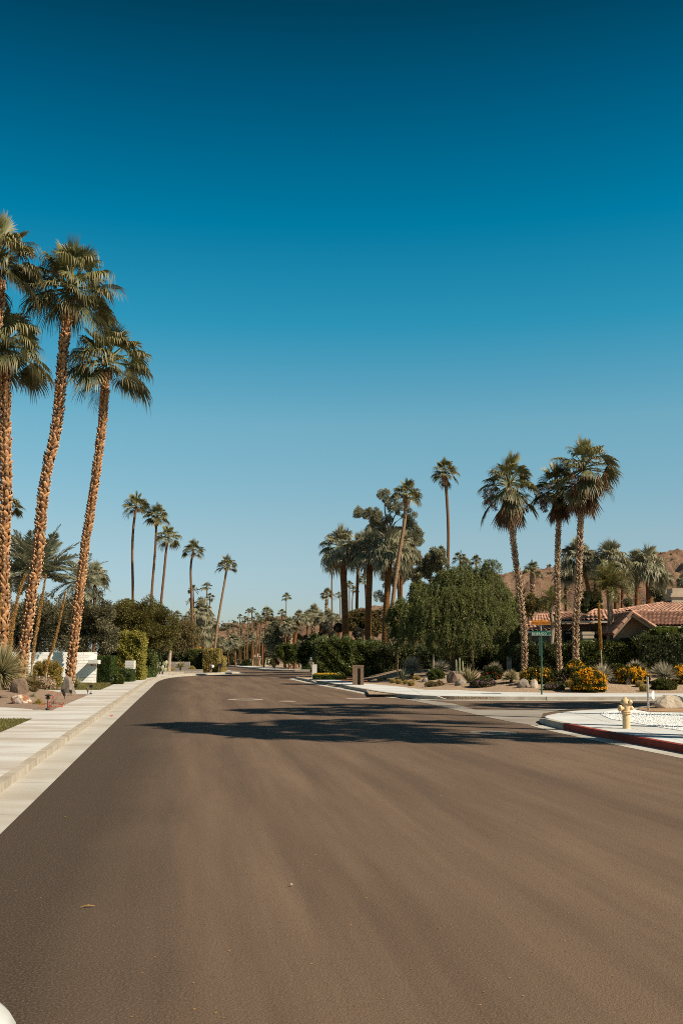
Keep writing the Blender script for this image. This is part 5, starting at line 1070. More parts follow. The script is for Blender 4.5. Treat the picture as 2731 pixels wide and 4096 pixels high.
# gable
mb = MB(); apx = I3(1060, 872, 61.0); lf = I3(872, 1085, 61.0); rf_ = I3(1290, 1022, 61.0); back = Vector((0, 6.5, 0))
roof(mb, rf_ + Vector((0, 0, 0)), rf_ + back, apx + back, apx, .27, .4); roof(mb, lf + back, lf, apx, apx + back, .27, .4)
ridge(mb, apx, apx + back); ridge(mb, lf + Vector((0, -.02, .05)), apx + Vector((0, -.02, .05)), .11); ridge(mb, rf_ + Vector((0, -.02, .05)), apx + Vector((0, -.02, .05)), .11); part('gable_roof', mb, mat['tile'], house)
mb = MB(); gy = 62.0; pts = [I3(885, 1100, gy), I3(1060, 905, gy), I3(1275, 1045, gy)]; low = [Vector((pts[2].x, gy, .1)), Vector((pts[0].x, gy, .1))]
v = pts + low; v2 = [p + Vector((0, .25, 0)) for p in v]; n5 = 5; mb.add(v + v2, [(4, 3, 2, 1, 0)] + [(i, (i + 1) % 5, (i + 1) % 5 + 5, i + 5) for i in range(5)]); part('gable_wall', mb, mat['stucco'], house)
mb = MB()
for a_, b2 in ((lf, apx), (rf_, apx)):
    d = (b2 - a_); nz_ = Vector((0, 0, 1)); v = [a_ + Vector((0, 0, -.02)), b2 + Vector((0, 0, -.02)), b2 + Vector((0, 0, -.24)), a_ + Vector((0, 0, -.24))]; mb.add(v + [p + Vector((0, .05, 0)) for p in v], [(0, 1, 2, 3), (4, 7, 6, 5), (0, 4, 5, 1), (3, 2, 6, 7), (0, 3, 7, 4), (1, 5, 6, 2)])
part('bargeboard', mb, mat['stucco'], house)
mb = MB(); roof(mb, I3(1285, 1005, 61.6), I3(2300, 1005, 61.6), I3(2300, 866, 65.5), I3(1065, 866, 65.5)); ridge(mb, I3(1065, 862, 65.5), I3(2200, 862, 65.5)); part('garage_roof', mb, mat['tile'], house)
mb = MB(); roof(mb, I3(925, 856, 66.8), I3(2400, 862, 66.8), I3(2400, 752, 71), I3(1560, 750, 71)); ridge(mb, I3(925, 848, 66.8), I3(1560, 746, 71)); part('main_roof', mb, mat['tile'], house)
mb = MB()
for (xa, ya, xb, yb, Y) in [(-60, 1068, 338, 1060, 63.5), (335, 972, 535, 962, 64.5), (540, 962, 940, 966, 63.7), (1290, 1020, 2300, 1020, 61.5)]:
    a_ = I3(xa, ya, Y); b2 = I3(xb, yb, Y); v = [a_ + Vector((0, 0, .07)), b2 + Vector((0, 0, .07)), b2 - Vector((0, 0, .05)), a_ - Vector((0, 0, .05))]; mb.add(v + [p + Vector((0, .1, 0)) for p in v], [(0, 1, 2, 3), (4, 7, 6, 5), (0, 4, 5, 1), (3, 2, 6, 7), (0, 3, 7, 4), (1, 5, 6, 2)])
part('gutter', mb, mat['trim'], house)
def opening(xa, ya, xb, yb, Y, nm='window', mt='glass'):
    mb = MB(); a_ = I3(xa, ya, Y); b2 = I3(xb, yb, Y); box(mb, a_.x, b2.x, Y - .04, Y + .02, b2.z, a_.z); o_ = part(nm, mb, mat['dark'], house)
    mb = MB(); box(mb, a_.x + .07, b2.x - .07, Y - .055, Y - .041, b2.z + .07, a_.z - .07); part('pane', mb, mat[mt], o_)
opening(385, 1052, 462, 1180, 65.98); opening(650, 1045, 800, 1200, 65.98, 'door'); opening(945, 1122, 1180, 1230, 61.98); opening(868, 1140, 905, 1220, 65.98)
mb = MB(); a_ = I3(545, 1062, 63.2); b2 = I3(665, 1062, 63.2); zc = a_.z
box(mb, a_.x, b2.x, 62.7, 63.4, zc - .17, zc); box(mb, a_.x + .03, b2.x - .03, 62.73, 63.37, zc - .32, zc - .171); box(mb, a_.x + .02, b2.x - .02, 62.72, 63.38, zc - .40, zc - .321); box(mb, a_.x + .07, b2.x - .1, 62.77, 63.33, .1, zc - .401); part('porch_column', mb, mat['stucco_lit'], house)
mb = MB(); a_ = I3(1362, 1025, 61.7); box(mb, a_.x - .05, a_.x + .05, 61.5, 61.6, .1, a_.z - .02); part('downpipe', mb, mat['trim'], house)
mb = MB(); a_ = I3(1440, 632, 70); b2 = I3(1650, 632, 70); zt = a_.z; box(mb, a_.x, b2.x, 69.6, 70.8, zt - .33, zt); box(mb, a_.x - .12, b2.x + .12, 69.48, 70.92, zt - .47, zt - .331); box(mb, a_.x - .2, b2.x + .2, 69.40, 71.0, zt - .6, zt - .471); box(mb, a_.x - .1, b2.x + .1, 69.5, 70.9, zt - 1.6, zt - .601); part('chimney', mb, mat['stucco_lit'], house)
# garden gate left of the booted palm
mb = MB(); g1 = V('J', 268, 790, 66); gr = thing('gate_wall', 'low beige wall with a rusty iron gate seen under the weeping tree', 'wall', (g1.x, 66, .14))
a_ = V('J', 268, 790, 66); b2 = V('J', 330, 790, 66); box(mb, a_.x, b2.x, 66, 66.3, .1, a_.z); c2 = V('J', 388, 785, 66); d2 = V('J', 470, 785, 66); box(mb, c2.x, d2.x, 66, 66.3, .1, c2.z); part('wall', mb, mat['stucco_lit'], gr)
mb = MB(); 
for i in range(9): x_ = b2.x + (c2.x - b2.x) * (i + .5) / 9; tube(mb, [(x_, 66.1, .2), (x_, 66.1, a_.z - .1 + .12 * math.sin(i * .9))], .02, 5)
tube(mb, [(b2.x, 66.1, a_.z - .15), (c2.x, 66.1, a_.z - .15)], .03, 5); tube(mb, [(b2.x, 66.1, .5), (c2.x, 66.1, .5)], .03, 5); part('gate', mb, surf('rusty_iron', (.16, .05, .025), None, 4), gr)
# hilltop houses
Yh = 402.0
def EH(x, y): return V('E', x, y, Yh)
a_, b2 = EH(145, 928), EH(300, 962); h1 = thing('hilltop_house', 'flat roofed hilltop house with a greenish glass front', 'house', ((a_.x + b2.x) / 2, Yh, b2.z - 2))
mb = MB(); box(mb, a_.x + 1, b2.x, Yh, Yh + 10, b2.z - 2, a_.z - .6); part('wall', mb, surf('green_glass_wall', (.05, .11, .10), (.03, .06, .06), .3, .3), h1)
mb = MB(); r1, r2 = EH(133, 924), EH(318, 930); box(mb, r1.x, b2.x + 1, Yh - 1.5, Yh + 12, a_.z - .5, a_.z + .35); part('roof', mb, mat['stucco'], h1)
mb = MB(); r1, r2 = EH(95, 962), EH(145, 975); box(mb, r1.x, r2.x, Yh - 1, Yh + 4, r2.z, r1.z); part('terrace', mb, mat['white'], h1)
a_, b2 = EH(752, 850), EH(862, 876); h2 = thing('hilltop_house', 'brown hilltop house with a stepped low roof above the low pale crown', 'house', ((a_.x + b2.x) / 2, Yh - 2, b2.z - 3))
mb = MB(); box(mb, a_.x, b2.x, Yh - 2, Yh + 8, b2.z - 3, a_.z - .8); part('wall', mb, mat['stone'], h2); mb = MB(); box(mb, a_.x - 2, b2.x + 2, Yh - 4, Yh + 9, a_.z - .8, a_.z - .1); box(mb, a_.x + 4, b2.x - 2, Yh, Yh + 8, a_.z - .09, a_.z + .6); part('roof', mb, mat['stucco'], h2)
for k, (cx, cy, rx, rz, lb) in enumerate([(720, 872, 25, 14, 'dark bush beside the brown hilltop house'), (230, 965, 60, 10, 'low dark bushes under the flat roofed hilltop house'), (560, 935, 40, 10, 'dark bush row on the skyline behind the thin trunks'), (770, 885, 40, 8, 'low bush at the foot of the brown hilltop house')]):
    mb = MB(); p = V('E', cx, cy, Yh - 8); cloud(mb, [(p.x + q * SZ('E', rx, Yh) * .5, p.y, p.z, SZ('E', rx, Yh) * .5, 3, SZ('E', rz, Yh)) for q in (-1, 0, 1)], 1600, .7, .35, 230 + k, clumps=24); solo('hill_bush', mb, mat['olive'], lb, 'shrub', (p.x, p.y, p.z - 1))
# scrub on the hills
rng = np.random.default_rng(77); mb = MB()
for o_ in [o for o in COL.objects if o.name.startswith('hill') and o.type == 'MESH' and o.get('kind') == 'structure']:
    me = o_.data; co = np.zeros(len(me.vertices) * 3, np.float32); me.vertices.foreach_get('co', co); co = co.reshape(-1, 3); co = co[(co[:, 1] < 430)]
    pk = co[rng.choice(len(co), 1100)] + rng.normal(size=(1100, 3)) * [1.5, 1.5, .0]
    for q in range(14):
        D = nrm(rng.normal(size=(1100, 3)) + np.array([0, 0, .6])); leaves(mb, pk, D, rng.uniform(.5, 1.5, 1100), .3, rng)
struct('hill_scrub', mb, mat['olive'], kind='stuff')
# white buildings seen through the thin trunks
for k, (x0, y0, x1, y1, Yw, lb) in enumerate([(590, 1300, 690, 1345, 185, 'white low building glimpsed behind the big whitewashed foot palm'), (520, 1322, 560, 1352, 178, 'small white building glimpsed between the thin trunks')]):
    a_, b2 = V('E', x0, y0, Yw), V('E', x1, y1, Yw); w_ = thing('white_house', lb, 'house', ((a_.x + b2.x) / 2, Yw, .14))
    mb = MB(); box(mb, a_.x, b2.x, Yw, Yw + 8, .1, a_.z - .3); part('wall', mb, mat['white'], w_); mb = MB(); box(mb, a_.x - .4, b2.x + .4, Yw - .5, Yw + 8.4, a_.z - .3, a_.z); part('roof', mb, mat['white'], w_)
    mb = MB(); box(mb, a_.x + (b2.x - a_.x) * .3, a_.x + (b2.x - a_.x) * .6, Yw - .03, Yw + .02, .9, a_.z - .7); part('window', mb, mat['dark'], w_)
# low planting and trees far down the street
for k, (c, x0, y0, x1, y1, Yw, mt, lb) in enumerate([('E', 200, 1390, 262, 1440, 150, 'hedge_dark', 'low dark bush by the stop sign'), ('E', 370, 1385, 480, 1440, 146, 'hedge_dark', 'low dark bush under the thin trunk row'), ('E', 300, 1390, 345, 1430, 150, 'olive', 'low grey bush beside the whitewashed palm foot'), ('E', 1130, 1350, 1240, 1480, 113, 'hedge', 'fan leaved bushes left of the small blue sign')]):
    a_, b2 = V(c, x0, y0, Yw), V(c, x1, y1, Yw); mb = MB(); rx = (b2.x - a_.x) / 2; cloud(mb, [((a_.x + b2.x) / 2, Yw + rx * .5, .2, rx, rx, a_.z - .2), ((a_.x + b2.x) / 2 - rx * .4, Yw, .3, rx * .6, rx * .6, (a_.z - .2) * .8)], 2500, .25, .3, 240 + k, clumps=30)
    C = 0; solo('roadside_bush', mb, mat[mt], lb, 'shrub', ((a_.x + b2.x) / 2, Yw, .14))
# dense trees closing the view behind the palms beyond the junction
for k, (c, blobs, Yt, lb, mt) in enumerate([('E', [(100, 1290, 70, 90), (200, 1310, 70, 80)], 165, 'dark background tree behind the left broad palms', 'olive'), ('E', [(330, 1300, 70, 80), (430, 1290, 70, 90)], 176, 'dark background tree behind the left half of the thin row', 'hedge_dark'), ('E', [(530, 1280, 70, 100), (600, 1200, 60, 90)], 196, 'dark background tree behind the right half of the thin row', 'olive'),
        ('E', [(700, 1300, 80, 90), (650, 1200, 60, 90)], 160, 'dark background tree right of the big whitewashed foot palm', 'olive'), ('E', [(1230, 1250, 80, 120), (1330, 1200, 90, 120), (1150, 1330, 70, 80)], 104, 'dark background tree behind the clipped balls', 'hedge_dark'), ('E', [(1040, 1150, 80, 80), (950, 1120, 60, 80)], 128, 'dark background tree under the grey palm mass', 'olive')]):
    cx = sum(b[0] for b in blobs) / len(blobs); tree('background_tree', lb, c, [(cx, 1440), (cx, 1380)], 10, Yt, [(*b, Yt) for b in blobs], 8000, .32, .3, mt, 250 + k, clumps=50, cr_=.4)

# ================================================================== LEFT GARDEN OBJECTS
wl = V('N', 1510, 925, 64.0); wt = V('N', 1510, 428, 64.0)
mb = MB(); box(mb, -45, wl.x, 64.0, 64.3, .1, wt.z); solo('block_wall', mb, mat['block'], 'long low white slump block wall behind the booted palms', 'wall', (wl.x, 64, .1))
# horizontal mortar grooves are in the material; a proud cap course
mb = MB(); rg = random.Random(3)
x = -45.0; z = .12; hgt = (wt.z - .12) / 11
for r_ in range(11):
    x = -45 + (r_ % 2) * .3
    while x < wl.x - .35:
        L2 = .6; e = min(x + L2 - .012, wl.x + .003); d = rg.uniform(.006, .02); zz0 = z + r_ * hgt + .006
        if x > -26: box(mb, x, e, 64.0 - d, 64.001, zz0, zz0 + hgt - .014 - rg.uniform(0, .006), rg.random())
        x += L2
w_ = bpy.data.objects.get('block_wall'); part('face_blocks', mb, surf('slump_block', (0.82, 0.80, 0.75), (0.74, 0.71, 0.66), 3, .9, .004, 30, rnd=.06), w_)
w_.rotation_euler = (0, 0, R(11))
a_ = V('N', 1395, 550, 63.4); b2 = V('N', 1550, 612, 63.4); mr = thing('mailbox', 'flat pale grey mailbox hung on the white block wall casting a slanted shadow', 'mailbox', ((a_.x + b2.x) / 2, 63.7, b2.z))
mb = MB(); box(mb, a_.x, b2.x, 63.35, 63.9, b2.z, a_.z, top=(.0, .0)); part('box', mb, mat['white'], mr); mb = MB(); box(mb, a_.x - .01, b2.x + .01, 63.30, 63.36, b2.z + .03, a_.z + .012); part('door', mb, mat['white'], mr)
mb = MB(); tube(mb, [((a_.x + b2.x) / 2 - .2, 63.86, b2.z - .12), ((a_.x + b2.x) / 2 - .2, 63.86, b2.z)], .03, 6); tube(mb, [((a_.x + b2.x) / 2 + .2, 63.86, b2.z - .12), ((a_.x + b2.x) / 2 + .2, 63.86, b2.z)], .03, 6); part('bracket', mb, mat['blackmetal'], mr)
a_ = V('B', 1123, 1662, 67); b2 = V('B', 1203, 1662, 67); mb = MB()
for i in range(9): z0 = .12 + i * (a_.z - .12) / 9; box(mb, a_.x + .01 * (i % 2), b2.x - .01 * (i % 2), 67, 67.6, z0, z0 + (a_.z - .12) / 9 - .012)
solo('block_pillar', mb, mat['white'], 'short white slump block pillar in front of the yellow ivy', 'pillar', (a_.x, 67, .12))
# low planters by the kerb
for k, (x0, y0, x1, Yp, lb) in enumerate([(92, 412, 246, 81, 'left most short grey planter wall'), (300, 392, 762, 89, 'long grey planter wall in the middle of the bend'), (770, 362, 1160, 95.5, 'grey planter wall ending at the yellow hedge'), (246, 402, 300, 84, 'small dark recess between two grey planter walls')]):
    a_ = V('T', x0, y0, Yp); b2 = V('T', x1, y0 - (20 if k == 1 else 6), Yp); mb = MB(); v = []; d = Vector((b2.x - a_.x, (3 if k == 1 else 1.2 if k == 0 else .3), 0))
    p0 = Vector((a_.x, Yp - .5 * d.y, 0)); p1 = p0 + d; nn = Vector((-d.y, d.x, 0)).normalized() * .25
    slab(mb, [p0.xy, p1.xy, (p1 + nn).xy, (p0 + nn).xy], .1, a_.z - .02); slab(mb, [(p0 - nn * .12).xy, (p1 - nn * .12).xy, (p1 + nn * 1.1).xy, (p0 + nn * 1.1).xy], a_.z - .02, a_.z + .02)
    solo('planter_wall', mb, mat['greywall'] if k < 3 else mat['stone'], lb + ' beside the pale pavement', 'planter wall', (p0.x, p0.y, .12))
a_ = V('T', 560, 215, 96); b2 = V('T', 918, 215, 96); mb = MB()
for i in range(9): z0 = .12 + i * (a_.z - .12) / 9; box(mb, a_.x, b2.x + .02 * (i % 2), 96, 96.3, z0, z0 + (a_.z - .12) / 9 - .015)
solo('block_wall', mb, mat['greywall'], 'low grey block wall in the shade behind the yucca plant', 'wall', (a_.x, 96, .12))
def spiky(name, label, c, x, y, r, n, mt, seed, gz=None, el0=-20, el1=88, w=.014, curl=.15, group=None, cat='plant', up=.35, tr=True):
    g = G(c, x, y, gz) if gz is not None else garden_hit(c, x, y); Rr = SZ(c, r, g.y); root = thing(name, label, cat, g, group); ce = (g.x, g.y, g.z + Rr * up)
    if tr: mb = MB(); tube(mb, [g + Vector((0, 0, -.02)), Vector(ce)], [Rr * .14, Rr * .12], 8); part('trunk', mb, mat['bark_tree'], root)
    mb = MB(); blades(mb, ce, Rr, n, seed, el0, el1, w, curl); part('leaves', mb, mat[mt], root); return root
def rosette(name, label, c, x, y, r, n, mt, seed, w=.07, e0=15, e1=85, curl=-.2, gz=None, group=None, cat='agave', wave=0):
    g = G(c, x, y, gz) if gz is not None else garden_hit(c, x, y); Rr = SZ(c, r, g.y); root = thing(name, label, cat, g, group); mb = MB(); agave(mb, (g.x, g.y, g.z - .02), Rr, n, seed, w * Rr, e0, e1, curl, wave); part('leaves', mb, mat[mt], root)
    mb = MB(); lathe(mb, (g.x, g.y, g.z - .03), [(Rr * .13, 0), (Rr * .12, Rr * .12), (0.001, Rr * .18)], 8); part('heart', mb, mat[mt], root); return root
def rock(name, label, c, x, y, w, h, mt, seed, gz=None, dep=.7, facet=6, amp=.2, rot=0, group=None, cat='rock', sub=3, zc=-.45):
    g = G(c, x, y, gz) if gz is not None else garden_hit(c, x, y); rx = SZ(c, w, g.y) / 2; rz = SZ(c, h, g.y) / (0.85 - zc); g.y += rx * dep; mb = MB(); g.z -= .07 if c == 'N' else 0; blob_mesh(mb, (g.x, g.y, g.z - .03), rx * 1.12, rx * dep, rz, seed, amp, 1.3, facet, sub, rot, zc)
    return solo(name, mb, mat[mt], label, cat, g, group)
spiky('sotol', 'huge spiky sotol with pale green blades at the left edge', 'N', 5, 1010, 580, 1300, 'sotol_green', 301, gz=GBED('N', 5, 1010), el0=-30, w=.016, up=.40)
bush('shrub', 'orange brown dry shrub spilling over behind the front path light', 'N', 470, 1040, 120, 210, 'droop', 318, 5000, .09, .13, gz=GBED('N', 470, 1040), up=.5, flowers=('flower_r', 14), fsize=.04)
spiky('yucca', 'low spiky yucca with cream edged leaves between the two rocks', 'N', 430, 960, 190, 260, 'sotol', 319, gz=GBED('N', 430, 960), w=.02, el0=-5, up=.3)
spiky('sotol', 'smaller grey sotol behind the yellow green bush at the left', 'N', 590, 880, 270, 420, 'sotol', 302, gz=GBED('N', 590, 880), el0=-10, w=.014, up=.55)
bush('shrub', 'yellow green bushy shrub between the big sotol and the grey rock', 'N', 690, 960, 225, 400, 'yelbush', 303, 15000, .11, .13, gz=GBED('N', 690, 960), up=.5, flowers=('flower_r', 12))
bush('shrub', 'cream and brown dried leaf clump at the foot of the yellow green shrub', 'N', 660, 1010, 170, 190, 'cream', 304, 900, .10, .42, gz=GBED('N', 660, 1010), flowers=('flower_r', 25))
spiky('grass_tuft', 'fine brownish grass tuft behind the front path light', 'N', 610, 1240, 130, 500, 'yelbush', 305, gz=GBED('N', 610, 1240), w=.004, curl=.6, el0=5, up=.05, tr=False)
spiky('grass_tuft', 'second darker grass tuft right of the marbled rock', 'N', 520, 1130, 90, 260, 'sotol_green', 306, gz=GBED('N', 520, 1130), w=.004, curl=.5, el0=10, up=.05, tr=False)
rock('rock', 'tall brown rock standing beside the big sotol', 'N', 280, 1075, 270, 250, 'rock_brown', 307, gz=GBED('N', 280, 1075), dep=.5, facet=5)
rock('rock', 'marbled white and rust coloured rock lying in front of the tall brown one', 'N', 325, 1192, 320, 125, 'rock_marble', 308, gz=GBED('N', 325, 1192), dep=.5, facet=7)
rock('rock', 'small flat rock at the very left edge under the sotol', 'N', 60, 1105, 170, 55, 'rock_brown', 309, gz=GBED('N', 60, 1105))
rock('rock', 'tall light grey pointed rock at the foot of the shorter booted palm', 'N', 1040, 1065, 250, 265, 'rock', 310, gz=GBED('N', 1040, 1065), dep=.45, facet=9)
rock('rock', 'dark low rock left of the light grey pointed rock', 'N', 925, 1010, 100, 60, 'rock_brown', 311, gz=GBED('N', 925, 1010))
rock('rock', 'small brown stone by the spotlights under the grey rock', 'N', 1080, 1108, 80, 45, 'rock_brown', 312, gz=GBED('N', 1080, 1108)); rock('rock', 'small tan stone left of the brown stone under the grey rock', 'N', 990, 1055, 90, 40, 'rock_pale', 313, gz=GBED('N', 990, 1055))
spiky('yucca', 'narrow leaved yucca right of the light grey pointed rock', 'N', 1195, 985, 165, 90, 'sotol_green', 314, gz=GBED('N', 1195, 985), w=.022, el0=0, curl=.05, up=.25)
# red blossoms trailing over the bed
rng = np.random.default_rng(12); mb = MB(); root = None
pts = [(690, 1250, 60), (850, 1130, 40), (930, 1100, 30), (840, 1220, 35), (970, 1250, 30), (975, 1290, 40), (850, 1300, 40), (790, 1290, 30), (800, 1070, 30), (700, 930, 60), (640, 905, 40), (290, 870, 30)]
g0 = G('N', 850, 1230, .3); root = thing('flowering_creeper', 'thin creeper with coral red blossoms sprawling over the gravel bed', 'plant', g0)
mb2 = MB()
for x, y, s in pts[:9]:
    g = G('N', x, y, GBED('N', x, y) + .06); n = 14; C = np.array(g) + rng.normal(size=(n, 3)) * [SZ('N', s, g.y) * .55, .12, .03]; C[:, 2] = np.maximum(C[:, 2], .2); leaves(mb, C, nrm(rng.normal(size=(n, 3)) * .7 + np.array([0, -.3, .6])), .045, .018, rng)
    tube(mb2, [g0, (g0 + g) / 2 + Vector((0, 0, .05)), g], [.008, .006, .004], 4)
part('blossoms', mb, mat['flower_r'], root); part('stems', mb2, mat['bark_tree'], root)
def stalk(label, c, pts, w0, w1, Y, seed, gz, fuzz=(.35, 1), dens=2600, fw=2.2):
    P_ = [V(c, x, y, Y) for x, y in pts]; P_ = ([Vector((P_[0].x - .06, Y, gz - .1))] if P_[0].z > gz else []) + P_; base = Vector(P_[0]); pp = spline([(p, SZ(c, w0 + (w1 - w0) * i / (len(P_) - 1), Y) / 2) for i, p in enumerate(P_)], .25); root = thing('bloom_stalk', label, 'flower stalk', base, 'tall dry bloom stalks')
    mb = MB(); tube(mb, [p for p, _ in pp], [r for _, r in pp], 7); part('stem', mb, mat['bark_white'], root, True)
    rng = np.random.default_rng(seed); mb = MB(); t = fuzz[0] + (fuzz[1] - fuzz[0]) * rng.random(dens); idx = t * (len(pp) - 1); i0_ = np.minimum(idx.astype(int), len(pp) - 2); fr = (idx - i0_)[:, None]
    A = np.array([p for p, _ in pp]); Rr = np.array([r for _, r in pp]); d = nrm(rng.normal(size=(dens, 3))); env = np.sin(np.clip((t - fuzz[0]) / (fuzz[1] - fuzz[0]), 0, 1) * np.pi * .93 + .15) * .55 + .6
    C = A[i0_] * (1 - fr) + A[i0_ + 1] * fr + d * (Rr[i0_] * fw * env * rng.uniform(.35, 1, dens))[:, None]; leaves(mb, C, nrm(d + rng.normal(size=(dens, 3)) * .6 + np.array([0, 0, .3])), .055, .016, rng); part('blossoms', mb, mat['bloom'], root); return root
stalk('thickest orange bloom stalk rising from the huge sotol at the left edge', 'B', [(85, 1600), (100, 1430), (115, 1320), (150, 1150), (190, 1000), (228, 895)], 22, 6, 44, 1, .5, (.22, 1), 4200, 2.4)
stalk('middle orange bloom stalk right of the tall booted palm', 'B', [(300, 1590), (325, 1420), (345, 1320), (372, 1160), (395, 1020), (415, 890)], 18, 5, 50, 2, .5, (.2, 1), 3400, 1.7)
stalk('thinnest orange bloom stalk curving up left of the shorter booted palm', 'B', [(430, 1680), (470, 1570), (505, 1450), (545, 1270), (570, 1150), (588, 1045)], 8, 4, 50, 3, .5, (.15, 1), 2600, 2.0)
mb = MB(); P_ = [V('B', -5, 1560, 43), V('B', -3, 1300, 43), V('B', 12, 1100, 43), V('B', 18, 1060, 43)]; stalk('short yellow bloom stalk cut by the very left edge', 'B', [(-12, 1560), (-10, 1350), (4, 1180), (12, 1065)], 14, 6, 43, 4, .5, (.4, 1), 1500, 1.8)
def pathlight(label, c, x, y0, y1, gz):
    g = G(c, x, y0, gz); h = SZ(c, y0 - y1, g.y); root = thing('path_light', label, 'garden light', g, 'black path lights')
    mb = MB(); lathe(mb, g, [(.06, -.02), (.07, 0), (.05, .03), (.012, .05), (.012, h * .62)], 10); part('post', mb, mat['blackmetal'], root)
    mb = MB()
    for i in range(3): lathe(mb, g + Vector((0, 0, h * (.64 + .10 * i))), [(.03, 0), (.075 + .01 * i, .02), (.08 + .012 * i, .035), (.03, .045)], 12)
    lathe(mb, g + Vector((0, 0, h * .92)), [(.10, 0), (.085, h * .03), (.03, h * .07), (.001, h * .08)], 12); part('lamp_head', mb, mat['blackmetal'], root)
pathlight('black tiered path light at the front corner of the gravel bed', 'N', 750, 1318, 1092, .15); pathlight('black path light at the far tip of the gravel bed', 'N', 1430, 1078, 940, .15)
for k, (x, y, lb) in enumerate([(1380, 1082, 'small spotlight beside the far path light'), (1000, 1110, 'small black spotlight under the light grey rock'), (1015, 1158, 'lower small black spotlight lying near the stones'), (1120, 1112, 'small dark spotlight right of the brown stone')]):
    g = G('N', x, y, .2 if k == 0 else .38); root = thing('spotlight', lb, 'garden light', g, 'small garden spotlights'); mb = MB(); tube(mb, [g, g + Vector((0, 0, .12))], .012, 6); part('stake', mb, mat['blackmetal'], root); mb = MB(); tube(mb, [g + Vector((0, .03, .10)), g + Vector((-.03, -.02, .27 if k == 0 else .2))], [.035, .055], 10); part('lamp_head', mb, mat['stone' if k == 0 else 'blackmetal'], root)
# plants on the planters at the bend
rosette('agave', 'pale agave clump on the left grey planter', 'T', 170, 400, 140, 26, 'agave', 320, .05, 20, 85, -.1, gz=.35)
rosette('agave', 'bluish agave right of the prickly pear on the planter', 'T', 400, 390, 110, 24, 'sotol', 321, .08, 10, 80, -.2, gz=.4)
spiky('yucca', 'green yucca in front of the shaded grey wall', 'T', 750, 372, 135, 150, 'sotol_green', 322, gz=.5, w=.03, el0=0, up=.35)
g = G('T', 310, 392, .4); root = thing('prickly_pear', 'pale prickly pear cactus on the long grey planter', 'cactus', g); mb = MB(); rg = random.Random(8)
def pad(mb, c, r, tilt, az):
    n_ = 14; up_ = Vector((math.sin(tilt) * math.cos(az), math.sin(tilt) * math.sin(az), math.cos(tilt))); sd_ = Vector((-math.sin(az + .8), math.cos(az + .8), 0)); nn = sd_.cross(up_).normalized(); sd_ = up_.cross(nn)
    v = [c + up_ * r + up_ * math.sin(a) * r + sd_ * math.cos(a) * r * .75 for a in [2 * math.pi * i / n_ for i in range(n_)]]
    f = [p + nn * .03 for p in v]; b = [p - nn * .03 for p in v]; cf = c + up_ * r + nn * .06; cb = c + up_ * r - nn * .06
    mb.add(f + b + [cf, cb], [(i, (i + 1) % n_, 2 * n_) for i in range(n_)] + [((i + 1) % n_ + n_, i + n_, 2 * n_ + 1) for i in range(n_)] + [(i, i + n_, (i + 1) % n_ + n_, (i + 1) % n_) for i in range(n_)]); return c + up_ * r * 1.9
for i in range(13):
    c_ = g + Vector((rg.uniform(-.8, .8), rg.uniform(-.3, .3), 0)); t_ = rg.uniform(-.4, .4)
    for j in range(3): c_ = pad(mb, c_, rg.uniform(.11, .17), t_ + rg.uniform(-.3, .3), rg.uniform(0, 6))
part('pads', mb, mat['prickly'], root)
bush('shrub', 'low yellow green plant with two upright yellow flowers before the square hedge', 'T', 945, 365, 60, 60, 'yelbush', 323, 1200, .1, .15, gz=.4, up=.8); bush('shrub', 'low yellow green ground plants under the rounded tree', 'T', 540, 380, 90, 45, 'yelbush', 324, 1500, .1, .2, gz=.35)
# meter post, mailbox, small orange awning
g = G('T', 1302, 420, .14); w_ = SZ('T', 40, g.y); root = thing('meter_post', 'grey post with a round white dial face before the yellow hedge', 'post', g); h = SZ('T', 165, g.y)
mb = MB(); box(mb, g.x - w_ / 2, g.x + w_ / 2, g.y, g.y + w_, g.z, g.z + h); part('post', mb, mat['stone'], root); mb = MB(); lathe(mb, (g.x + w_ * .75, g.y - .02, g.z + h * .72), [(.001, .0), (SZ('T', 24, g.y), 0), (SZ('T', 27, g.y), .05), (SZ('T', 24, g.y), .14), (.001, .14)], 20, axis=(.7, -.7, 0)); part('dial', mb, mat['white'], root)
g = V('T', 1480, 392, 97); g.z = .14; root = thing('mailbox', 'black box mailbox on a thin black post at the road bend', 'mailbox', g); h = SZ('T', 155, g.y); mb = MB(); box(mb, g.x - .06, g.x + .06, g.y, g.y + .12, g.z, g.z + h * .66); part('post', mb, mat['blackmetal'], root); mb = MB(); hw = SZ('T', 34, g.y); box(mb, g.x - hw, g.x + hw, g.y - .25, g.y + .4, g.z + h * .66, g.z + h); box(mb, g.x - hw * 1.05, g.x + hw * 1.05, g.y - .28, g.y + .43, g.z + h, g.z + h + .04); part('box', mb, mat['blackmetal'], root)
a_ = V('D', 1045, 1670, 101.5); b2 = V('D', 1103, 1670, 101.5); root = thing('orange_canopy', 'small orange canopy just above the square dark hedge', 'canopy', ((a_.x + b2.x) / 2, 101.5, .14)); mb = MB(); zt = a_.z; v = [(a_.x, 101, zt - .08), (b2.x, 101, zt - .08), (b2.x - .12, 102, zt + .13), (a_.x + .12, 102, zt + .13)]; mb.add(v + [(p[0], p[1] + .02, p[2] - .05) for p in v], [(0, 1, 2, 3), (7, 6, 5, 4), (0, 4, 5, 1), (1, 5, 6, 2), (2, 6, 7, 3), (3, 7, 4, 0)]); part('cloth', mb, mat['signorange'], root); mb = MB(); tube(mb, [(a_.x + .1, 101.4, .1), (a_.x + .1, 101.4, zt - .02)], .03, 6); tube(mb, [(b2.x - .1, 101.4, .1), (b2.x - .1, 101.4, zt - .02)], .03, 6); part('pole', mb, mat['galv'], root)
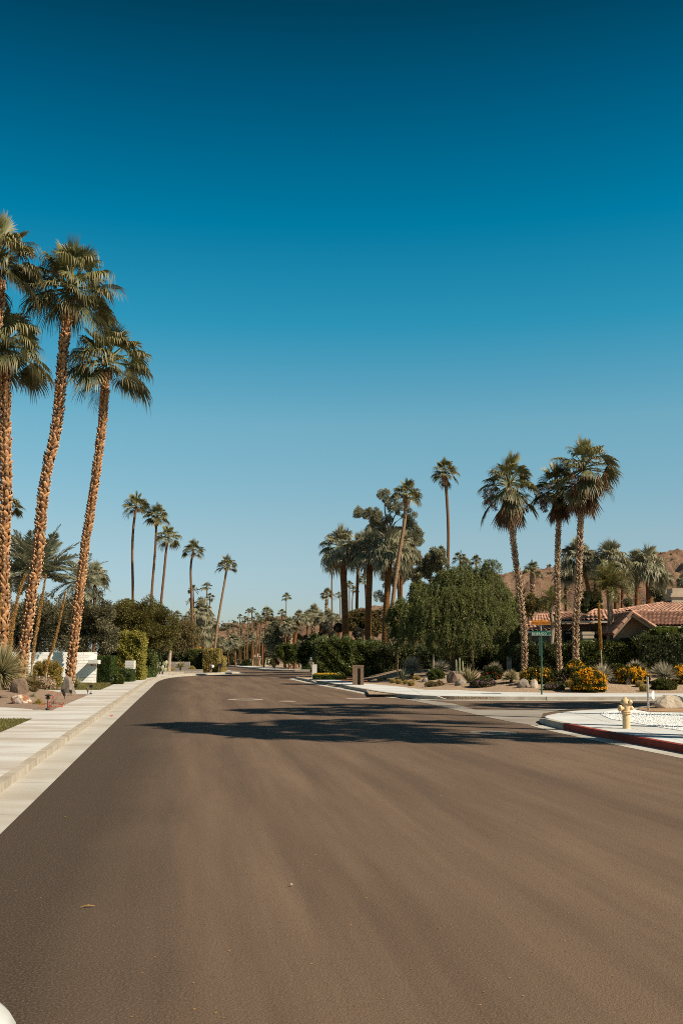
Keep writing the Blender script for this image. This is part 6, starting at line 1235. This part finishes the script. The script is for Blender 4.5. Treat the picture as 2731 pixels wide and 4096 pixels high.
# things beyond the junction
def text(parent, body, size, loc, mt, ext=.004, sx=1.0, align='CENTER', name='lettering', rx=math.pi / 2, rz=0):
    cu = bpy.data.curves.new('tmp', 'FONT'); cu.body = body; cu.size = size; cu.extrude = ext; cu.align_x = align; cu.align_y = 'CENTER'; cu.space_character = 1.08; cu.resolution_u = 3
    to = bpy.data.objects.new('tmp', cu); COL.objects.link(to); dg = bpy.context.evaluated_depsgraph_get(); dg.update(); me = bpy.data.meshes.new_from_object(to.evaluated_get(dg)); bpy.data.objects.remove(to)
    me.transform(Matrix.Rotation(rz, 4, 'Z') @ Matrix.Rotation(rx, 4, 'X') @ Matrix.Diagonal((sx, 1, 1, 1))); me.materials.clear(); me.materials.append(mt)
    o = bpy.data.objects.new(name, me); COL.objects.link(o); o.parent = parent; o.location = Vector(loc) - wloc(parent); return o
Ys = 250; p = V('P', 160, 312, Ys); root = thing('stop_sign', 'small red stop sign far left beyond the junction', 'road sign', (p.x, Ys, .14)); mb = MB(); tube(mb, [(p.x, Ys + .06, .1), (p.x, Ys + .06, p.z)], .04, 6); part('pole', mb, mat['galv'], root); mb = MB(); lathe(mb, p, [(.001, .02), (.30, .02), (.30, -.02), (.001, -.02)], 8, axis=(0, -1, .0001)); part('plate', mb, mat['red'], root); text(root, 'STOP', .2, (p.x, Ys - .03, p.z), mat['signwhite'], .004, .8)
def board(x, y, Y, hw, hh, lb, m_, pm):
    p = V('P', x, y, Y); mb = MB(); box(mb, p.x - hw, p.x + hw, Y, Y + .03, p.z - hh, p.z + hh); root = thing('small_sign', lb, 'road sign', (p.x, Y, .14)); part('plate', mb, m_, root); mb = MB(); tube(mb, [(p.x, Y + .07, .1), (p.x, Y + .07, p.z)], .03, 6); part('pole', mb, pm, root)
board(203, 303, 252, .17, .2, 'small white board sign just right of the stop sign', mat['signwhite'], mat['galv'])
board(1508, 292, 96, .085, .13, 'small pale blue board sign behind the white gatepost', surf('pale_blue_sign', (.35, .52, .60), None, 3, .5), mat['galv'])
board(1362, 305, 112, .05, .11, 'narrow pale sign on a dark pole left of the blue sign', mat['signwhite'], mat['blackmetal'])
def small_hydrant(root, g, s, mt):
    mb = MB(); lathe(mb, g, [(r_ * s, z_ * s) for r_, z_ in [(.17, 0), (.17, .04), (.12, .05), (.12, .5), (.17, .52), (.17, .56), (.11, .58), (.12, .7), (.09, .8), (.03, .84), (.03, .88), (.001, .88)]], 14); part('barrel', mb, mt, root)
    mb = MB(); tube(mb, [g + Vector((-.22, 0, .6)) * s, g + Vector((.22, 0, .6)) * s], .05 * s, 8); part('nozzle', mb, mt, root)
g = G('P', 330, 402, .15); root = thing('fire_hydrant', 'tiny pale fire hydrant far away beyond the junction', 'fire hydrant', g); small_hydrant(root, g, .55, mat['white'])
g = V('P', 200, 355, 170); g.z = .15; root = thing('utility_box', 'small white utility box far away beside the stop sign', 'utility box', g); mb = MB(); box(mb, g.x - .28, g.x + .28, 170, 170.4, .1, .42); part('cabinet', mb, mat['white'], root); mb = MB(); box(mb, g.x - .3, g.x + .3, 169.96, 170.44, .42, .47); part('lid', mb, mat['white'], root)
for k, (x, y, w, h, mt, lb) in enumerate([(640, 398, 140, 62, 'prickly', 'white flecked prickly pear patch left of the whitewashed palm foot'), (855, 405, 90, 45, 'prickly', 'low curled pale cactus right of the whitewashed palm foot')]):
    g = G('P', x, y, .15); root = thing('prickly_pear', lb, 'cactus', g); mb = MB(); rg = random.Random(20 + k)
    for i in range(14 if k == 0 else 7):
        c_ = g + Vector((rg.uniform(-.5, .5) * SZ('P', w, g.y), rg.uniform(-.6, .6), 0))
        for j in range(3): c_ = pad(mb, c_, rg.uniform(.13, .22), rg.uniform(-.5, .5), rg.uniform(0, 6))
    part('pads', mb, mat['prickly'], root)
for k, (x, y, r, n, lb) in enumerate([(735, 400, 120, 34, 'spiny ocotillo clump left behind the whitewashed palm foot'), (820, 400, 110, 34, 'spiny ocotillo clump right behind the whitewashed palm foot')]):
    g = G('P', x, y, .15); g.y += 3; g.x *= (g.y) / (g.y - 3); Rr = SZ('P', r, g.y); root = thing('ocotillo', lb, 'plant', g); mb = MB(); rg = random.Random(k)
    for i in range(n): a = rg.uniform(0, 6.28); e_ = rg.uniform(.9, 1.4); L2 = Rr * rg.uniform(.7, 1.15); tube(mb, [g, g + Vector((math.cos(a) * math.cos(e_), math.sin(a) * math.cos(e_), math.sin(e_))) * L2 * .5, g + Vector((math.cos(a) * math.cos(e_) * 1.3, math.sin(a) * math.cos(e_), math.sin(e_))) * L2], [.05, .04, .025], 5, rg.random())
    part('stems', mb, mat['agave_dark'], root)
for k, (x, y, w, h, lb) in enumerate([(560, 402, 90, 14, 'low flat rock left by the far kerb'), (790, 412, 110, 18, 'long pale rock by the foot of the big palm'), (885, 405, 40, 14, 'small pale rock right of the low curled cactus')]):
    rock('rock', lb, 'P', x, y, w, h, 'rock_pale', 330 + k, .15)
for k, (x, w_, y1, lb) in enumerate([(1090, 36, 322, 'whitewashed trunk foot under the dark trees, leftmost'), (1195, 40, 322, 'thick whitewashed trunk foot under the dark trees, middle'), (1318, 28, 350, 'narrow whitewashed trunk foot under the dark trees, rightmost')]):
    g = G('P', x, 428, .15); t_ = V('P', x - 4, y1 - 60, g.y); root = thing('tree_trunk', lb, 'tree', g, 'whitewashed trunks'); mb = MB(); tube(mb, [g, V('P', x, y1, g.y), t_], [SZ('P', w_, g.y) / 2, SZ('P', w_, g.y) / 2.3, SZ('P', w_, g.y) / 2.6], 10); part('trunk', mb, mat['bark_white'], root)
    mb = MB(); cloud(mb, [(t_.x, t_.y, t_.z + .8, 1.5, 1.5, 1.1)], 1500, .3, .3, 340 + k, clumps=14); part('crown', mb, mat['hedge_dark'], root)
g = G('P', 930, 452, .02); root = thing('young_tree', 'small young tree with brownish leaves at the far kerb', 'tree', G('P', 930, 445, .15)); g = wloc(root); Rr = SZ('P', 55, g.y); h = SZ('P', 120, g.y); mb = MB(); tube(mb, [g, g + Vector((0, 0, h * .5))], .09, 6); part('trunk', mb, mat['bark_tree'], root); mb = MB(); cloud(mb, [(g.x, g.y, g.z + h * .72, Rr, Rr, h * .38)], 2200, .22, .2, 350, clumps=20, up=.6); part('crown', mb, mat['droop'], root)
# white gatepost, brown pillar
a_ = V('L', 150, 625, 77.4); b2 = V('L', 205, 625, 77.4); h = V('L', 150, 472, 77.4).z - .15; mb = MB(); root = thing('gatepost', 'white plastered gatepost with a grey cap at the corner of the big hedge', 'pillar', ((a_.x + b2.x) / 2, a_.y, .15)); box(mb, a_.x, b2.x, a_.y, a_.y + 1.2, .12, .15 + h * .86); part('post', mb, mat['white'], root); mb = MB(); box(mb, a_.x + .05, b2.x - .25, a_.y + .05, a_.y + 1.15, .15 + h * .86, .15 + h, top=(.08, .1)); part('cap', mb, mat['greywall'], root)
a_ = G('L', 658, 752, .15); b2 = G('L', 798, 752, .15); Yp = a_.y; z1 = V('L', 658, 505, Yp).z; root = thing('stone_pillar', 'brown stucco letterbox pillar with a dark upright slot beside the driveway', 'pillar', ((a_.x + b2.x) / 2, Yp, .15)); s0 = V('L', 720, 545, Yp); s1 = V('L', 756, 750, Yp)
mb = MB(); box(mb, a_.x, s0.x, Yp, Yp + .9, .13, z1 - .09); box(mb, s1.x, b2.x, Yp, Yp + .9, .13, z1 - .09); box(mb, s0.x - .001, s1.x + .001, Yp + .003, Yp + .9, s0.z, z1 - .091); box(mb, s0.x - .001, s1.x + .001, Yp + .35, Yp + .88, .13, s0.z + .01); part('shaft', mb, mat['stone'], root); mb = MB(); box(mb, a_.x - .012, b2.x + .012, Yp - .012, Yp + .91, z1 - .09, z1); part('cap', mb, mat['stone'], root)
# ================================================================== RIGHT GARDEN
spiky('sotol', 'grey sotol ball leftmost in the right cactus garden', 'M', 275, 450, 160, 520, 'sotol', 401, w=.02, el0=-25, up=.62)
spiky('sotol', 'half hidden grey sotol right of the pale thin trunk', 'M', 605, 430, 135, 420, 'sotol', 402, w=.02, el0=-15, up=.45)
spiky('sotol', 'grey sotol with the dry stalk behind the yellow lantana', 'K', 400, 830, 235, 560, 'sotol', 403, w=.02, el0=-28, up=.28, curl=.1)
spiky('sotol', 'grey sotol half hidden behind the middle lantana', 'K', 880, 770, 210, 420, 'sotol', 404, w=.018, el0=5, up=.35)
spiky('sotol', 'large grey sotol with upright blades at the right near the metal post', 'K', 1290, 850, 250, 620, 'sotol', 405, w=.02, el0=0, up=.35)
spiky('sotol', 'low grey sotol in the shade behind the red blossoms', 'M', 1230, 400, 110, 240, 'sotol', 406, w=.02, el0=0, up=.3)
stalk('tall dry stalk standing in front of the house, thick and shaggy at the top', 'I', [(757, 1410), (752, 1280), (745, 1130), (735, 980), (731, 860), (730, 778)], 12, 10, 55, 5, .5, (.42, 1), 5200, 1.9)
rosette('agave', 'variegated yellow edged agave standing tall beside the grey boulder', 'M', 930, 515, 225, 30, 'agave', 410, .045, 38, 86, .15, wave=.12)
rosette('agave', 'dark slender agave at the shaded left end of the cactus garden', 'M', 170, 500, 170, 22, 'agave_dark', 411, .045, 30, 86, .2)
spiky('palmetto', 'stiff fan leaved palmetto bush left of the grey boulder pair', 'M', 1405, 520, 125, 420, 'sotol_green', 412, w=.018, el0=-5, up=.35)
spiky('palmetto', 'yellowish palmetto plant at the foot of the tallest booted palm', 'J', 1390, 950, 180, 260, 'yelbush', 413, w=.03, el0=15, up=.3)
bush('shrub', 'dark low shrub under the second grey sotol', 'M', 560, 480, 95, 110, 'hedge', 414, 3500, .1)
bush('shrub', 'dark shrub with red blossoms left of the palmetto bush', 'M', 1200, 488, 120, 150, 'hedge_dark', 415, 5000, .1, flowers=('flower_r', 20), fsize=.1)
bush('flower_mound', 'low mound of lilac flowers in front of the red blossoms', 'M', 1092, 572, 145, 105, 'lantana_leaf', 416, 5200, .07, .3, flowers=('flower_p', 420), fsize=.035)
bush('flower_mound', 'flat sparse reddish ground plant left of the triangular pale rock', 'M', 540, 560, 110, 55, 'droop', 417, 2200, .07, .3, flowers=('flower_p', 90), fsize=.03)
bush('flower_mound', 'brown tinged lilac mound right of the green sign pole', 'J', 940, 1262, 140, 105, 'lantana_leaf', 418, 5200, .06, .3, flowers=('flower_p', 260), fsize=.03)
bush('flower_mound', 'taller lilac bush between the pole and the big yellow lantana', 'J', 1050, 1165, 125, 170, 'lantana_leaf', 419, 5200, .07, .3, flowers=('flower_p', 260), fsize=.03)
GL_ = 'yellow lantana bushes'
bush('lantana', 'yellow lantana bush behind the green sign pole', 'J', 700, 1168, 210, 230, 'lantana_leaf', 420, 9000, .08, .32, flowers=('flower_y', 420), group=GL_)
bush('lantana', 'smaller yellow lantana left part right of the pole', 'J', 860, 1172, 110, 160, 'lantana_leaf', 421, 4200, .08, .32, flowers=('flower_y', 260), group=GL_)
bush('lantana', 'biggest golden lantana at the pavement edge', 'K', 230, 985, 255, 345, 'lantana_leaf', 422, 16000, .08, .32, flowers=('flower_y', 1500), group=GL_)
bush('lantana', 'yellow lantana behind the biggest one at its left shoulder', 'K', 30, 850, 150, 330, 'lantana_leaf', 423, 7000, .08, .32, flowers=('flower_y', 420), group=GL_)
bush('lantana', 'wide golden lantana behind the two barrel cacti', 'K', 870, 865, 215, 270, 'lantana_leaf', 424, 12000, .08, .32, flowers=('flower_y', 1000), group=GL_)
bush('lantana', 'golden lantana cut by the right edge of the picture', 'K', 1560, 870, 120, 280, 'lantana_leaf', 425, 6000, .08, .32, flowers=('flower_y', 420), group=GL_)
bush('lantana', 'sparse leafy lantana between the stalk sotol and the wide golden one', 'K', 620, 800, 120, 230, 'lantana_leaf', 426, 6000, .08, .32, flowers=('flower_y', 90), group=GL_)
bush('lantana', 'yellow flecked shrub at the foot of the curving booted palm', 'J', 480, 1000, 80, 130, 'lantana_leaf', 427, 3000, .08, .32, flowers=('flower_y', 120), group=GL_)
bush('shrub', 'low round dark green shrub in front of the large grey sotol', 'K', 1320, 950, 165, 150, 'lantana_leaf', 428, 7000, .07)
GC = 'golden barrel cacti'
def barrel(c, x, y, r, label, k):
    g = garden_hit(c, x, y); Rr = SZ(c, r, g.y); root = thing('barrel_cactus', label, 'cactus', g, GC); mb = MB()
    prof = [(Rr * math.sin(a), Rr * .88 * (1 - math.cos(a))) for a in [math.pi * (i + .6) / 12 for i in range(12)]]; lathe(mb, g + Vector((0, 0, -.04)), prof, 72, .5, rib=.07, ribs=18); part('body', mb, mat['barrel'], root, True)
    rng = np.random.default_rng(k); n = 1500; a = (rng.integers(0, 18, n) / 18 * 2 * np.pi) + rng.normal(size=n) * .03; ph = np.arccos(rng.uniform(-.75, 1, n)); D = np.stack([np.sin(ph) * np.cos(a), np.sin(ph) * np.sin(a), np.cos(ph)], 1)
    C = np.array(g) + np.array([0, 0, Rr * .88 - .04]) + D * np.array([1.04, 1.04, .9]) * Rr; mb = MB(); leaves(mb, C, nrm(D + rng.normal(size=(n, 3)) * .5), Rr * .16, .006, rng); part('spines', mb, mat['spine'], root)
for k, (c, x, y, r, lb) in enumerate([('M', 60, 522, 34, 'barrel cactus in the shade, leftmost of the front row'), ('M', 128, 530, 34, 'small barrel cactus second in the front row'), ('M', 207, 536, 31, 'barrel cactus third in the front row'), ('M', 270, 550, 37, 'barrel cactus at the right end of the front row'), ('M', 347, 484, 29, 'sunlit barrel cactus just right under the leftmost sotol'), ('M', 270, 470, 26, 'sunlit barrel cactus left under the leftmost sotol'), ('M', 306, 478, 24, 'sunlit barrel cactus squeezed in the middle under the leftmost sotol'),
        ('J', 1140, 1215, 60, 'barrel cactus between the lilac mound and the biggest lantana'), ('K', 935, 902, 56, 'upper barrel cactus left of the metal post'), ('K', 1000, 968, 62, 'lower barrel cactus touching the metal post'), ('L', 998, 710, 30, 'barrel cactus beside the terracotta driveway'), ('L', 1060, 690, 26, 'barrel cactus half in the shade at the driveway end')]): barrel(c, x, y, r, lb, 500 + k)
rock('rock', 'pale squarish rock right of the leftmost sotol', 'M', 424, 510, 64, 62, 'rock', 430, facet=8, amp=.08); rock('boulder', 'rounded grey boulder left of the variegated agave', 'M', 765, 515, 165, 125, 'rock_brown', 431, amp=.15); rock('rock', 'jagged pale rock in front of the rounded grey boulder', 'M', 832, 548, 135, 78, 'rock', 432, facet=9, amp=.35)
rock('rock', 'dark angular rock, left one of the pair near the sign pole', 'J', 500, 1225, 175, 115, 'rock', 433, facet=9, amp=.15); rock('rock', 'light block shaped rock, right one of the pair near the sign pole', 'J', 650, 1230, 105, 135, 'rock_pale', 434, facet=8, amp=.08); rock('rock', 'small white rock behind the barrel cactus near the biggest lantana', 'J', 1195, 1190, 70, 65, 'white', 435)
rock('rock', 'upright grey rock in front of the wide golden lantana', 'K', 780, 872, 82, 115, 'rock', 436, facet=8, dep=.5); rock('boulder', 'big smooth pale boulder on the bare soil at the right edge', 'K', 1410, 1215, 390, 190, 'rock_pale', 437, gz=.17, facet=2, amp=.16, dep=.6, sub=4, zc=-.4)
for k, (x, y, w, h, lb) in enumerate([(870, 700, 50, 16, 'row of small dark stones along the driveway, left'), (940, 695, 60, 22, 'row of small dark stones along the driveway, right')]): rock('rock', lb, 'L', x, y, w, h, 'rock_brown', 440 + k, .16)
g = G('M', 815, 330, .15); g = Vector((V('M', 815, 330, 62).x, 62, .14)); root = thing('column_cactus', 'thin pale column cactus with three arms in the shade', 'cactus', g); mb = MB()
for dx, z1 in ((-.18, V('M', 0, 250, 62).z), (.02, V('M', 0, 228, 62).z), (.2, V('M', 0, 270, 62).z)): lathe(mb, g + Vector((dx, 0, 0)), [(.035, 0), (.045, z1 * .8), (.035, z1 - .18), (.001, z1 - .14)], 16, rib=.15, ribs=8)
part('stems', mb, mat['prickly'], root)
# bird of paradise leaves
p = V('I', 1105, 1060, 60.6); root = thing('bird_of_paradise', 'banana like leaves poking up before the house gable', 'plant', (p.x, 60.6, .14)); mb = MB()
agave(mb, (p.x + .15, 60.6, V('I', 0, 1180, 60.6).z - .4), 1.25, 5, 3, .10, 55, 80, .3); part('leaves', mb, mat['hedge_bright'], root); mb = MB(); tube(mb, [(p.x + .15, 60.6, .1), (p.x + .15, 60.6, V('I', 0, 1180, 60.6).z - .35)], .06, 6); part('stem', mb, mat['bark_tree'], root)

# ================================================================== STREET FURNITURE
g = G('J', 750, 1318, .152); Yp = g.y; root = thing('street_sign', 'green street name sign under an orange district sign on a green pole', 'street sign', g)
zs = lambda y: V('S', 0, y, Yp).z
xs_ = lambda x: V('S', x, 900, Yp).x
mb = MB(); tube(mb, [g + Vector((0, 0, -.05)), Vector((xs_(706), Yp, zs(925)))], .035, 8); part('pole', mb, mat['polegreen'], root)
mb = MB(); tube(mb, [(xs_(705), Yp, zs(925)), (xs_(705), Yp, zs(705))], .012, 6); tube(mb, [(xs_(703), Yp, zs(700)), (xs_(703), Yp, zs(430))], .022, 6); part('bracket', mb, mat['galv'], root)
mb = MB(); box(mb, xs_(262), xs_(1150), Yp - .045, Yp - .038, zs(912), zs(715)); sg = part('name_plate', mb, mat['signgreen'], root)
mb = MB(); box(mb, xs_(262), xs_(1150), Yp - .049, Yp - .036, zs(921), zs(912)); box(mb, xs_(855), xs_(1150), Yp - .049, Yp - .036, zs(715), zs(706)); part('rim', mb, mat['galv'], root)
text(sg, 'SILVERADO', .145, (xs_(605), Yp - .047, zs(843)), mat['letter'], .002, .80); text(sg, '21000 S', .052, (xs_(1045), Yp - .047, zs(757)), mat['letter'], .002, .95); text(sg, 'CIR', .062, (xs_(1083), Yp - .047, zs(875)), mat['letter'], .002, .9)
out_ = [(262, 430), (262, 300), (330, 262), (420, 240), (500, 262), (560, 258), (620, 225), (705, 205), (790, 225), (850, 250), (910, 232), (980, 262), (1060, 295), (1142, 300), (1148, 430)]
mb = MB(); n_ = len(out_); v = [(xs_(x), Yp - .045, V('S', x, y, Yp).z) for x, y in out_]; v2 = [(a, b + .007, c) for a, b, c in v]
tri = tessellate_polygon([[Vector((a, c, 0)) for a, b, c in v]]); mb.add(v + v2, [tuple(t) for t in tri] + [tuple(q + n_ for q in t[::-1]) for t in tri] + [(i, (i + 1) % n_, (i + 1) % n_ + n_, i + n_) for i in range(n_)]); sg = part('district_plate', mb, mat['signorange'], root)
text(sg, 'INDIAN CANYONS', .118, (xs_(703), Yp - .047, zs(362)), mat['signbrown'], .002, .76)
mb = MB(); cx, cz = xs_(715), zs(283)
for i in range(9):
    a = math.pi * i / 8; d = Vector((math.cos(a), 0, math.sin(a))); s = Vector((-math.sin(a), 0, math.cos(a))); c0 = Vector((cx, Yp - .0475, cz)); v = [c0 + d * .022 - s * .004, c0 + d * .022 + s * .004, c0 + d * .048]; mb.add(v, [(0, 1, 2)])
mb.add([(cx, Yp - .0475, cz)] + [(cx + .02 * math.cos(math.pi * i / 8), Yp - .0475, cz + .02 * math.sin(math.pi * i / 8)) for i in range(9)], [(0, i, i + 1) for i in range(1, 9)]); part('emblem', mb, mat['signbrown'], sg)
mb = MB(); p0 = g + Vector((.02, 0, zs(1000) - g.z)); v = [(g.x - .004, Yp - .09, zs(960)), (g.x - .004, Yp + .35, zs(985)), (g.x - .004, Yp + .35, zs(985) - .85), (g.x - .004, Yp - .09, zs(960) - .80)]
box(mb, g.x + .035, g.x + .075, Yp - .03, Yp + .6, zs(985) - .80, zs(985)); part('side_plate', mb, mat['signgreen'], root)
# hydrant
g = G('Q', 1140, 592, .152); S_ = SZ('K', 430, g.y) / .86; hr = thing('fire_hydrant', 'cream painted fire hydrant on the pavement behind the red kerb', 'fire hydrant', g)
def hz(y): return (1505 - y) / 430 * .86
def hl(nm, prof, off=(0, 0, 0), n=20, axis=None, smooth=True, mt='hydrant', bolts=0, par=None):
    mb = MB(); lathe(mb, g + Vector(off) * S_, [(r * S_, z * S_) for r, z in prof], n, axis=axis); return part(nm, mb, mat[mt], par or hr, smooth)
hl('barrel', [(.118, -.02), (.112, 0), (.108, .02), (.105, .40), (.104, .41)], n=24)
fl = hl('flange', [(.10, .405), (.135, .41), (.135, .435), (.118, .44), (.118, .452), (.135, .457), (.135, .48), (.10, .49)], n=24)
bd = hl('upper_barrel', [(.105, .48), (.108, .52), (.12, .60), (.125, .64), (.11, .68), (.10, .70)], n=24)
bn = hl('bonnet', [(.10, .69), (.135, .70), (.14, .72), (.13, .76), (.105, .81), (.07, .84), (.045, .845), (.045, .88), (.001, .885)], (-.01, 0, -.01), 20)
for i in range(8):
    a = 2 * math.pi * i / 8; mb = MB(); lathe(mb, g + Vector((math.cos(a) * .122, math.sin(a) * .122, .395)) * S_, [(.001, 0), (.012 * S_, 0), (.012 * S_, .1 * S_), (.001, .1 * S_)], 6); part('bolt', mb, mat['hydrant'], fl)
c1 = hl('nozzle', [(.062, .08), (.062, .15), (.085, .155), (.088, .20), (.08, .225), (.03, .23), (.03, .26), (.001, .26)], (0, -.02, .575), 18, axis=(-1, -.25, 0))
hl('nozzle', [(.045, .08), (.045, .14), (.062, .145), (.062, .20), (.025, .21), (.025, .24), (.001, .24)], (0, 0, .575), 16, axis=(1, .25, 0))
hl('nozzle', [(.05, .05), (.05, .12), (.07, .125), (.07, .17), (.028, .18), (.028, .205), (.001, .205)], (.0, 0, .74), 16, axis=(.8, -.75, 0))
mb = MB(); tube(mb, [g + Vector((-.2, -.07, .55)) * S_, g + Vector((-.21, -.09, .47)) * S_, g + Vector((-.19, -.09, .40)) * S_], .006 * S_, 5); part('chain', mb, mat['iron'], hr)
# metal post, octagonal sign seen from behind
g = G('K', 1062, 1245, .16); z1 = V('K', 1052, 755, g.y).z; w_ = SZ('K', 24, g.y); root = thing('metal_post', 'leaning free standing galvanised metal post on the white gravel corner', 'post', g); mb = MB(); tp_ = V('K', 1050, 755, g.y)
v = [];
for q, pz in ((g + Vector((0, 0, -.03)), 0), (tp_, 1)):
    v += [q + Vector((-w_ / 2, .04, 0)), q + Vector((-w_ / 2, -.0, 0)), q + Vector((-w_ / 6, -.03, 0)), q + Vector((w_ / 6, -.03, 0)), q + Vector((w_ / 2, 0, 0)), q + Vector((w_ / 2, .04, 0))]
mb.add(v, [(i, i + 1, i + 7, i + 6) for i in range(5)] + [(5, 0, 6, 11), (6, 7, 8, 9, 10, 11)]); part('channel', mb, mat['galv'], root)
mb = MB()
for i in range(14): q = g.lerp(tp_, (i + .7) / 14.5); box(mb, q.x - .006, q.x + .006, q.y - .034, q.y - .028, q.z - .008, q.z + .008)
part('holes', mb, mat['dark'], root)
g = G('K', 1130, 1215, .17); g.y += .4; g.x *= g.y / (g.y - .4); root = thing('octagonal_sign', 'small octagonal sign on a thin stake seen from behind next to the boulder', 'sign', g); pc = V('K', 1120, 1020, g.y); mb = MB(); tube(mb, [g, Vector((V('K', 1120, 955, g.y).x, g.y, V('K', 1120, 955, g.y).z))], .012, 6); part('stake', mb, mat['galv'], root)
rr = SZ('K', 66, g.y); mb = MB(); n8 = 8; v = [(pc.x + .03 + rr * .62 * math.cos(math.pi / 8 + i * math.pi / 4), g.y + .02 + rr * .7 * math.cos(math.pi / 8 + i * math.pi / 4), pc.z + rr * math.sin(math.pi / 8 + i * math.pi / 4)) for i in range(8)]
mb.add(v + [(a, b + .012, c) for a, b, c in v], [tuple(range(8)), tuple(range(15, 7, -1))] + [(i, (i + 1) % 8, (i + 1) % 8 + 8, i + 8) for i in range(8)]); part('plate', mb, mat['signwhite'], root)
# manholes
for k, (x, y, rx, lb) in enumerate([(981, 2798, 70, 'manhole with a wide pale concrete collar on the left of the road'), (1146, 2805, 36, 'small pale utility cover right of the left manhole'), (1431, 2795, 49, 'small pale cover in the right lane near the side street'), (1970, 2931, 92, 'nearest manhole with a pale collar under the palm shadows')]):
    CROP['Z'] = (0, 0, 1); g = G('Z', x, y, 0); Rr = SZ('Z', rx, g.y); root = thing('manhole_cover', lb, 'manhole cover', g, 'road covers'); mb = MB(); lathe(mb, (g.x, g.y, 0), [(Rr, .0), (Rr * .995, .006), (Rr * .55, .008)], 48); part('collar', mb, mat['cover'], root)
    mb = MB(); lathe(mb, (g.x, g.y, 0), [(Rr * .545, .008), (Rr * .54, .004), (Rr * .45, .010), (.001, .010)], 40); part('lid', mb, mat['iron' if k in (0, 3) else 'cover'], root)
# leaves and litter on the road
rng = np.random.default_rng(31)
for k, (x, y, lb) in enumerate([(352, 3625, 'dry tan palm leaf scrap lying on the asphalt near the left bottom'), (447, 2864, 'small red leaf lying in the left gutter'), (1165, 3540, 'pale pebble on the asphalt near the middle')]):
    g = G('Z', x, y, .012); mb = MB()
    if k == 0: v = [g + Vector((-.055, -.02, 0)), g + Vector((0, -.012, .012)), g + Vector((.05, .012, .004)), g + Vector((0, .004, .012))]; mb.add(v + [p - Vector((0, 0, .004)) for p in v], [(0, 1, 2, 3), (7, 6, 5, 4), (0, 4, 5, 1), (1, 5, 6, 2), (2, 6, 7, 3), (3, 7, 4, 0)])
    elif k == 1: blob_mesh(mb, g, .06, .05, .02, 3, .5, 2, 2, 1)
    else: blob_mesh(mb, g, .014, .012, .01, 4, .3, 2, 2, 1)
    solo(['dry_leaf', 'red_leaf', 'pebble'][k], mb, [mat['bloom'], mat['flower_r'], mat['rock_pale']][k], lb, ['leaf', 'leaf', 'pebble'][k], g)
n = 420; xx = rng.uniform(-3.2, 7, n); yy = 5 + rng.random(n) ** 1.6 * 26; C = np.stack([xx - .1 * yy, yy, np.full(n, .004)], 1); mb = MB(); leaves(mb, C, nrm(rng.normal(size=(n, 3)) * [1, 1, .15]), .018, .006, rng, flat=np.tile([0, 0, 1.0], (n, 1)))
struct('road_litter', mb, mat['bloom'], kind='stuff')
# white car parked at the left kerb, its front corner in the bottom left of the picture
def rbox(mb, secs):
    """loft of rounded sections along y: (y, half width, z0, z1, x centre)"""
    n_ = 40; v = []
    for y, hw, z0, z1, xc in secs:
        for i in range(n_):
            a = 2 * math.pi * i / n_; cx_, cz_ = math.cos(a), math.sin(a); e = .38
            v.append((xc + hw * math.copysign(abs(cx_) ** e, cx_), y, (z0 + z1) / 2 + (z1 - z0) / 2 * math.copysign(abs(cz_) ** e, cz_)))
    k_ = len(secs); f = [(i * n_ + j, i * n_ + (j + 1) % n_, (i + 1) * n_ + (j + 1) % n_, (i + 1) * n_ + j) for i in range(k_ - 1) for j in range(n_)]; mb.add(v, f + [tuple(range(n_)), tuple(range((k_ - 1) * n_, k_ * n_))[::-1]])
CX, CY = -1.875, 3.80
root = thing('parked_car', 'white car whose rounded front corner shows in the bottom left', 'car', (CX, CY - 2.3, 0)); mb = MB()
rbox(mb, [(CY, .30, .45, .66, CX), (CY - .012, .45, .40, .71, CX), (CY - .035, .59, .35, .75, CX), (CY - .07, .68, .31, .78, CX), (CY - .12, .755, .28, .80, CX), (CY - .19, .81, .26, .825, CX), (CY - .30, .86, .24, .85, CX), (CY - .48, .893, .23, .875, CX), (CY - .7, .91, .22, .90, CX), (CY - 1.4, .92, .2, .96, CX), (CY - 3.2, .92, .2, .98, CX), (CY - 4.1, .90, .22, .98, CX), (CY - 4.5, .82, .3, .93, CX), (CY - 4.62, .6, .4, .8, CX)]); part('body', mb, mat['carpaint'], root, True)
mb = MB(); rbox(mb, [(CY - 1.3, .62, .9, .96, CX), (CY - 2.0, .66, .9, 1.38, CX), (CY - 2.6, .66, .9, 1.45, CX), (CY - 3.4, .64, .9, 1.40, CX), (CY - 4.2, .58, .9, .99, CX)]); part('windows', mb, mat['glass'], root, True)
mb = MB(); rbox(mb, [(CY - 2.02, .50, 1.37, 1.40, CX), (CY - 2.6, .56, 1.38, 1.475, CX), (CY - 3.4, .52, 1.35, 1.425, CX)]); part('roof', mb, mat['carpaint'], root, True)
for s_ in (-1, 1):
    for yy_ in (CY - .9, CY - 3.7):
        mb = MB(); lathe(mb, (CX + s_ * .72, yy_, .32), [(.001, 0), (.32, 0), (.33, .04), (.33, .18), (.30, .21), (.2, .215)], 24, axis=(s_, 0, 0)); wh = part('wheel', mb, mat['rubber'], root, True); mb = MB(); lathe(mb, (CX + s_ * .72, yy_, .32), [(.2, .212), (.18, .19), (.001, .2)], 16, axis=(s_, 0, 0)); part('rim', mb, mat['galv'], wh)
    mb = MB(); blob_mesh(mb, (CX + s_ * .62, CY - .14, .60), .16, .1, .09, 2, 0, 1, 0, 2, 0, -1); part('headlight', mb, mat['glass'], root)
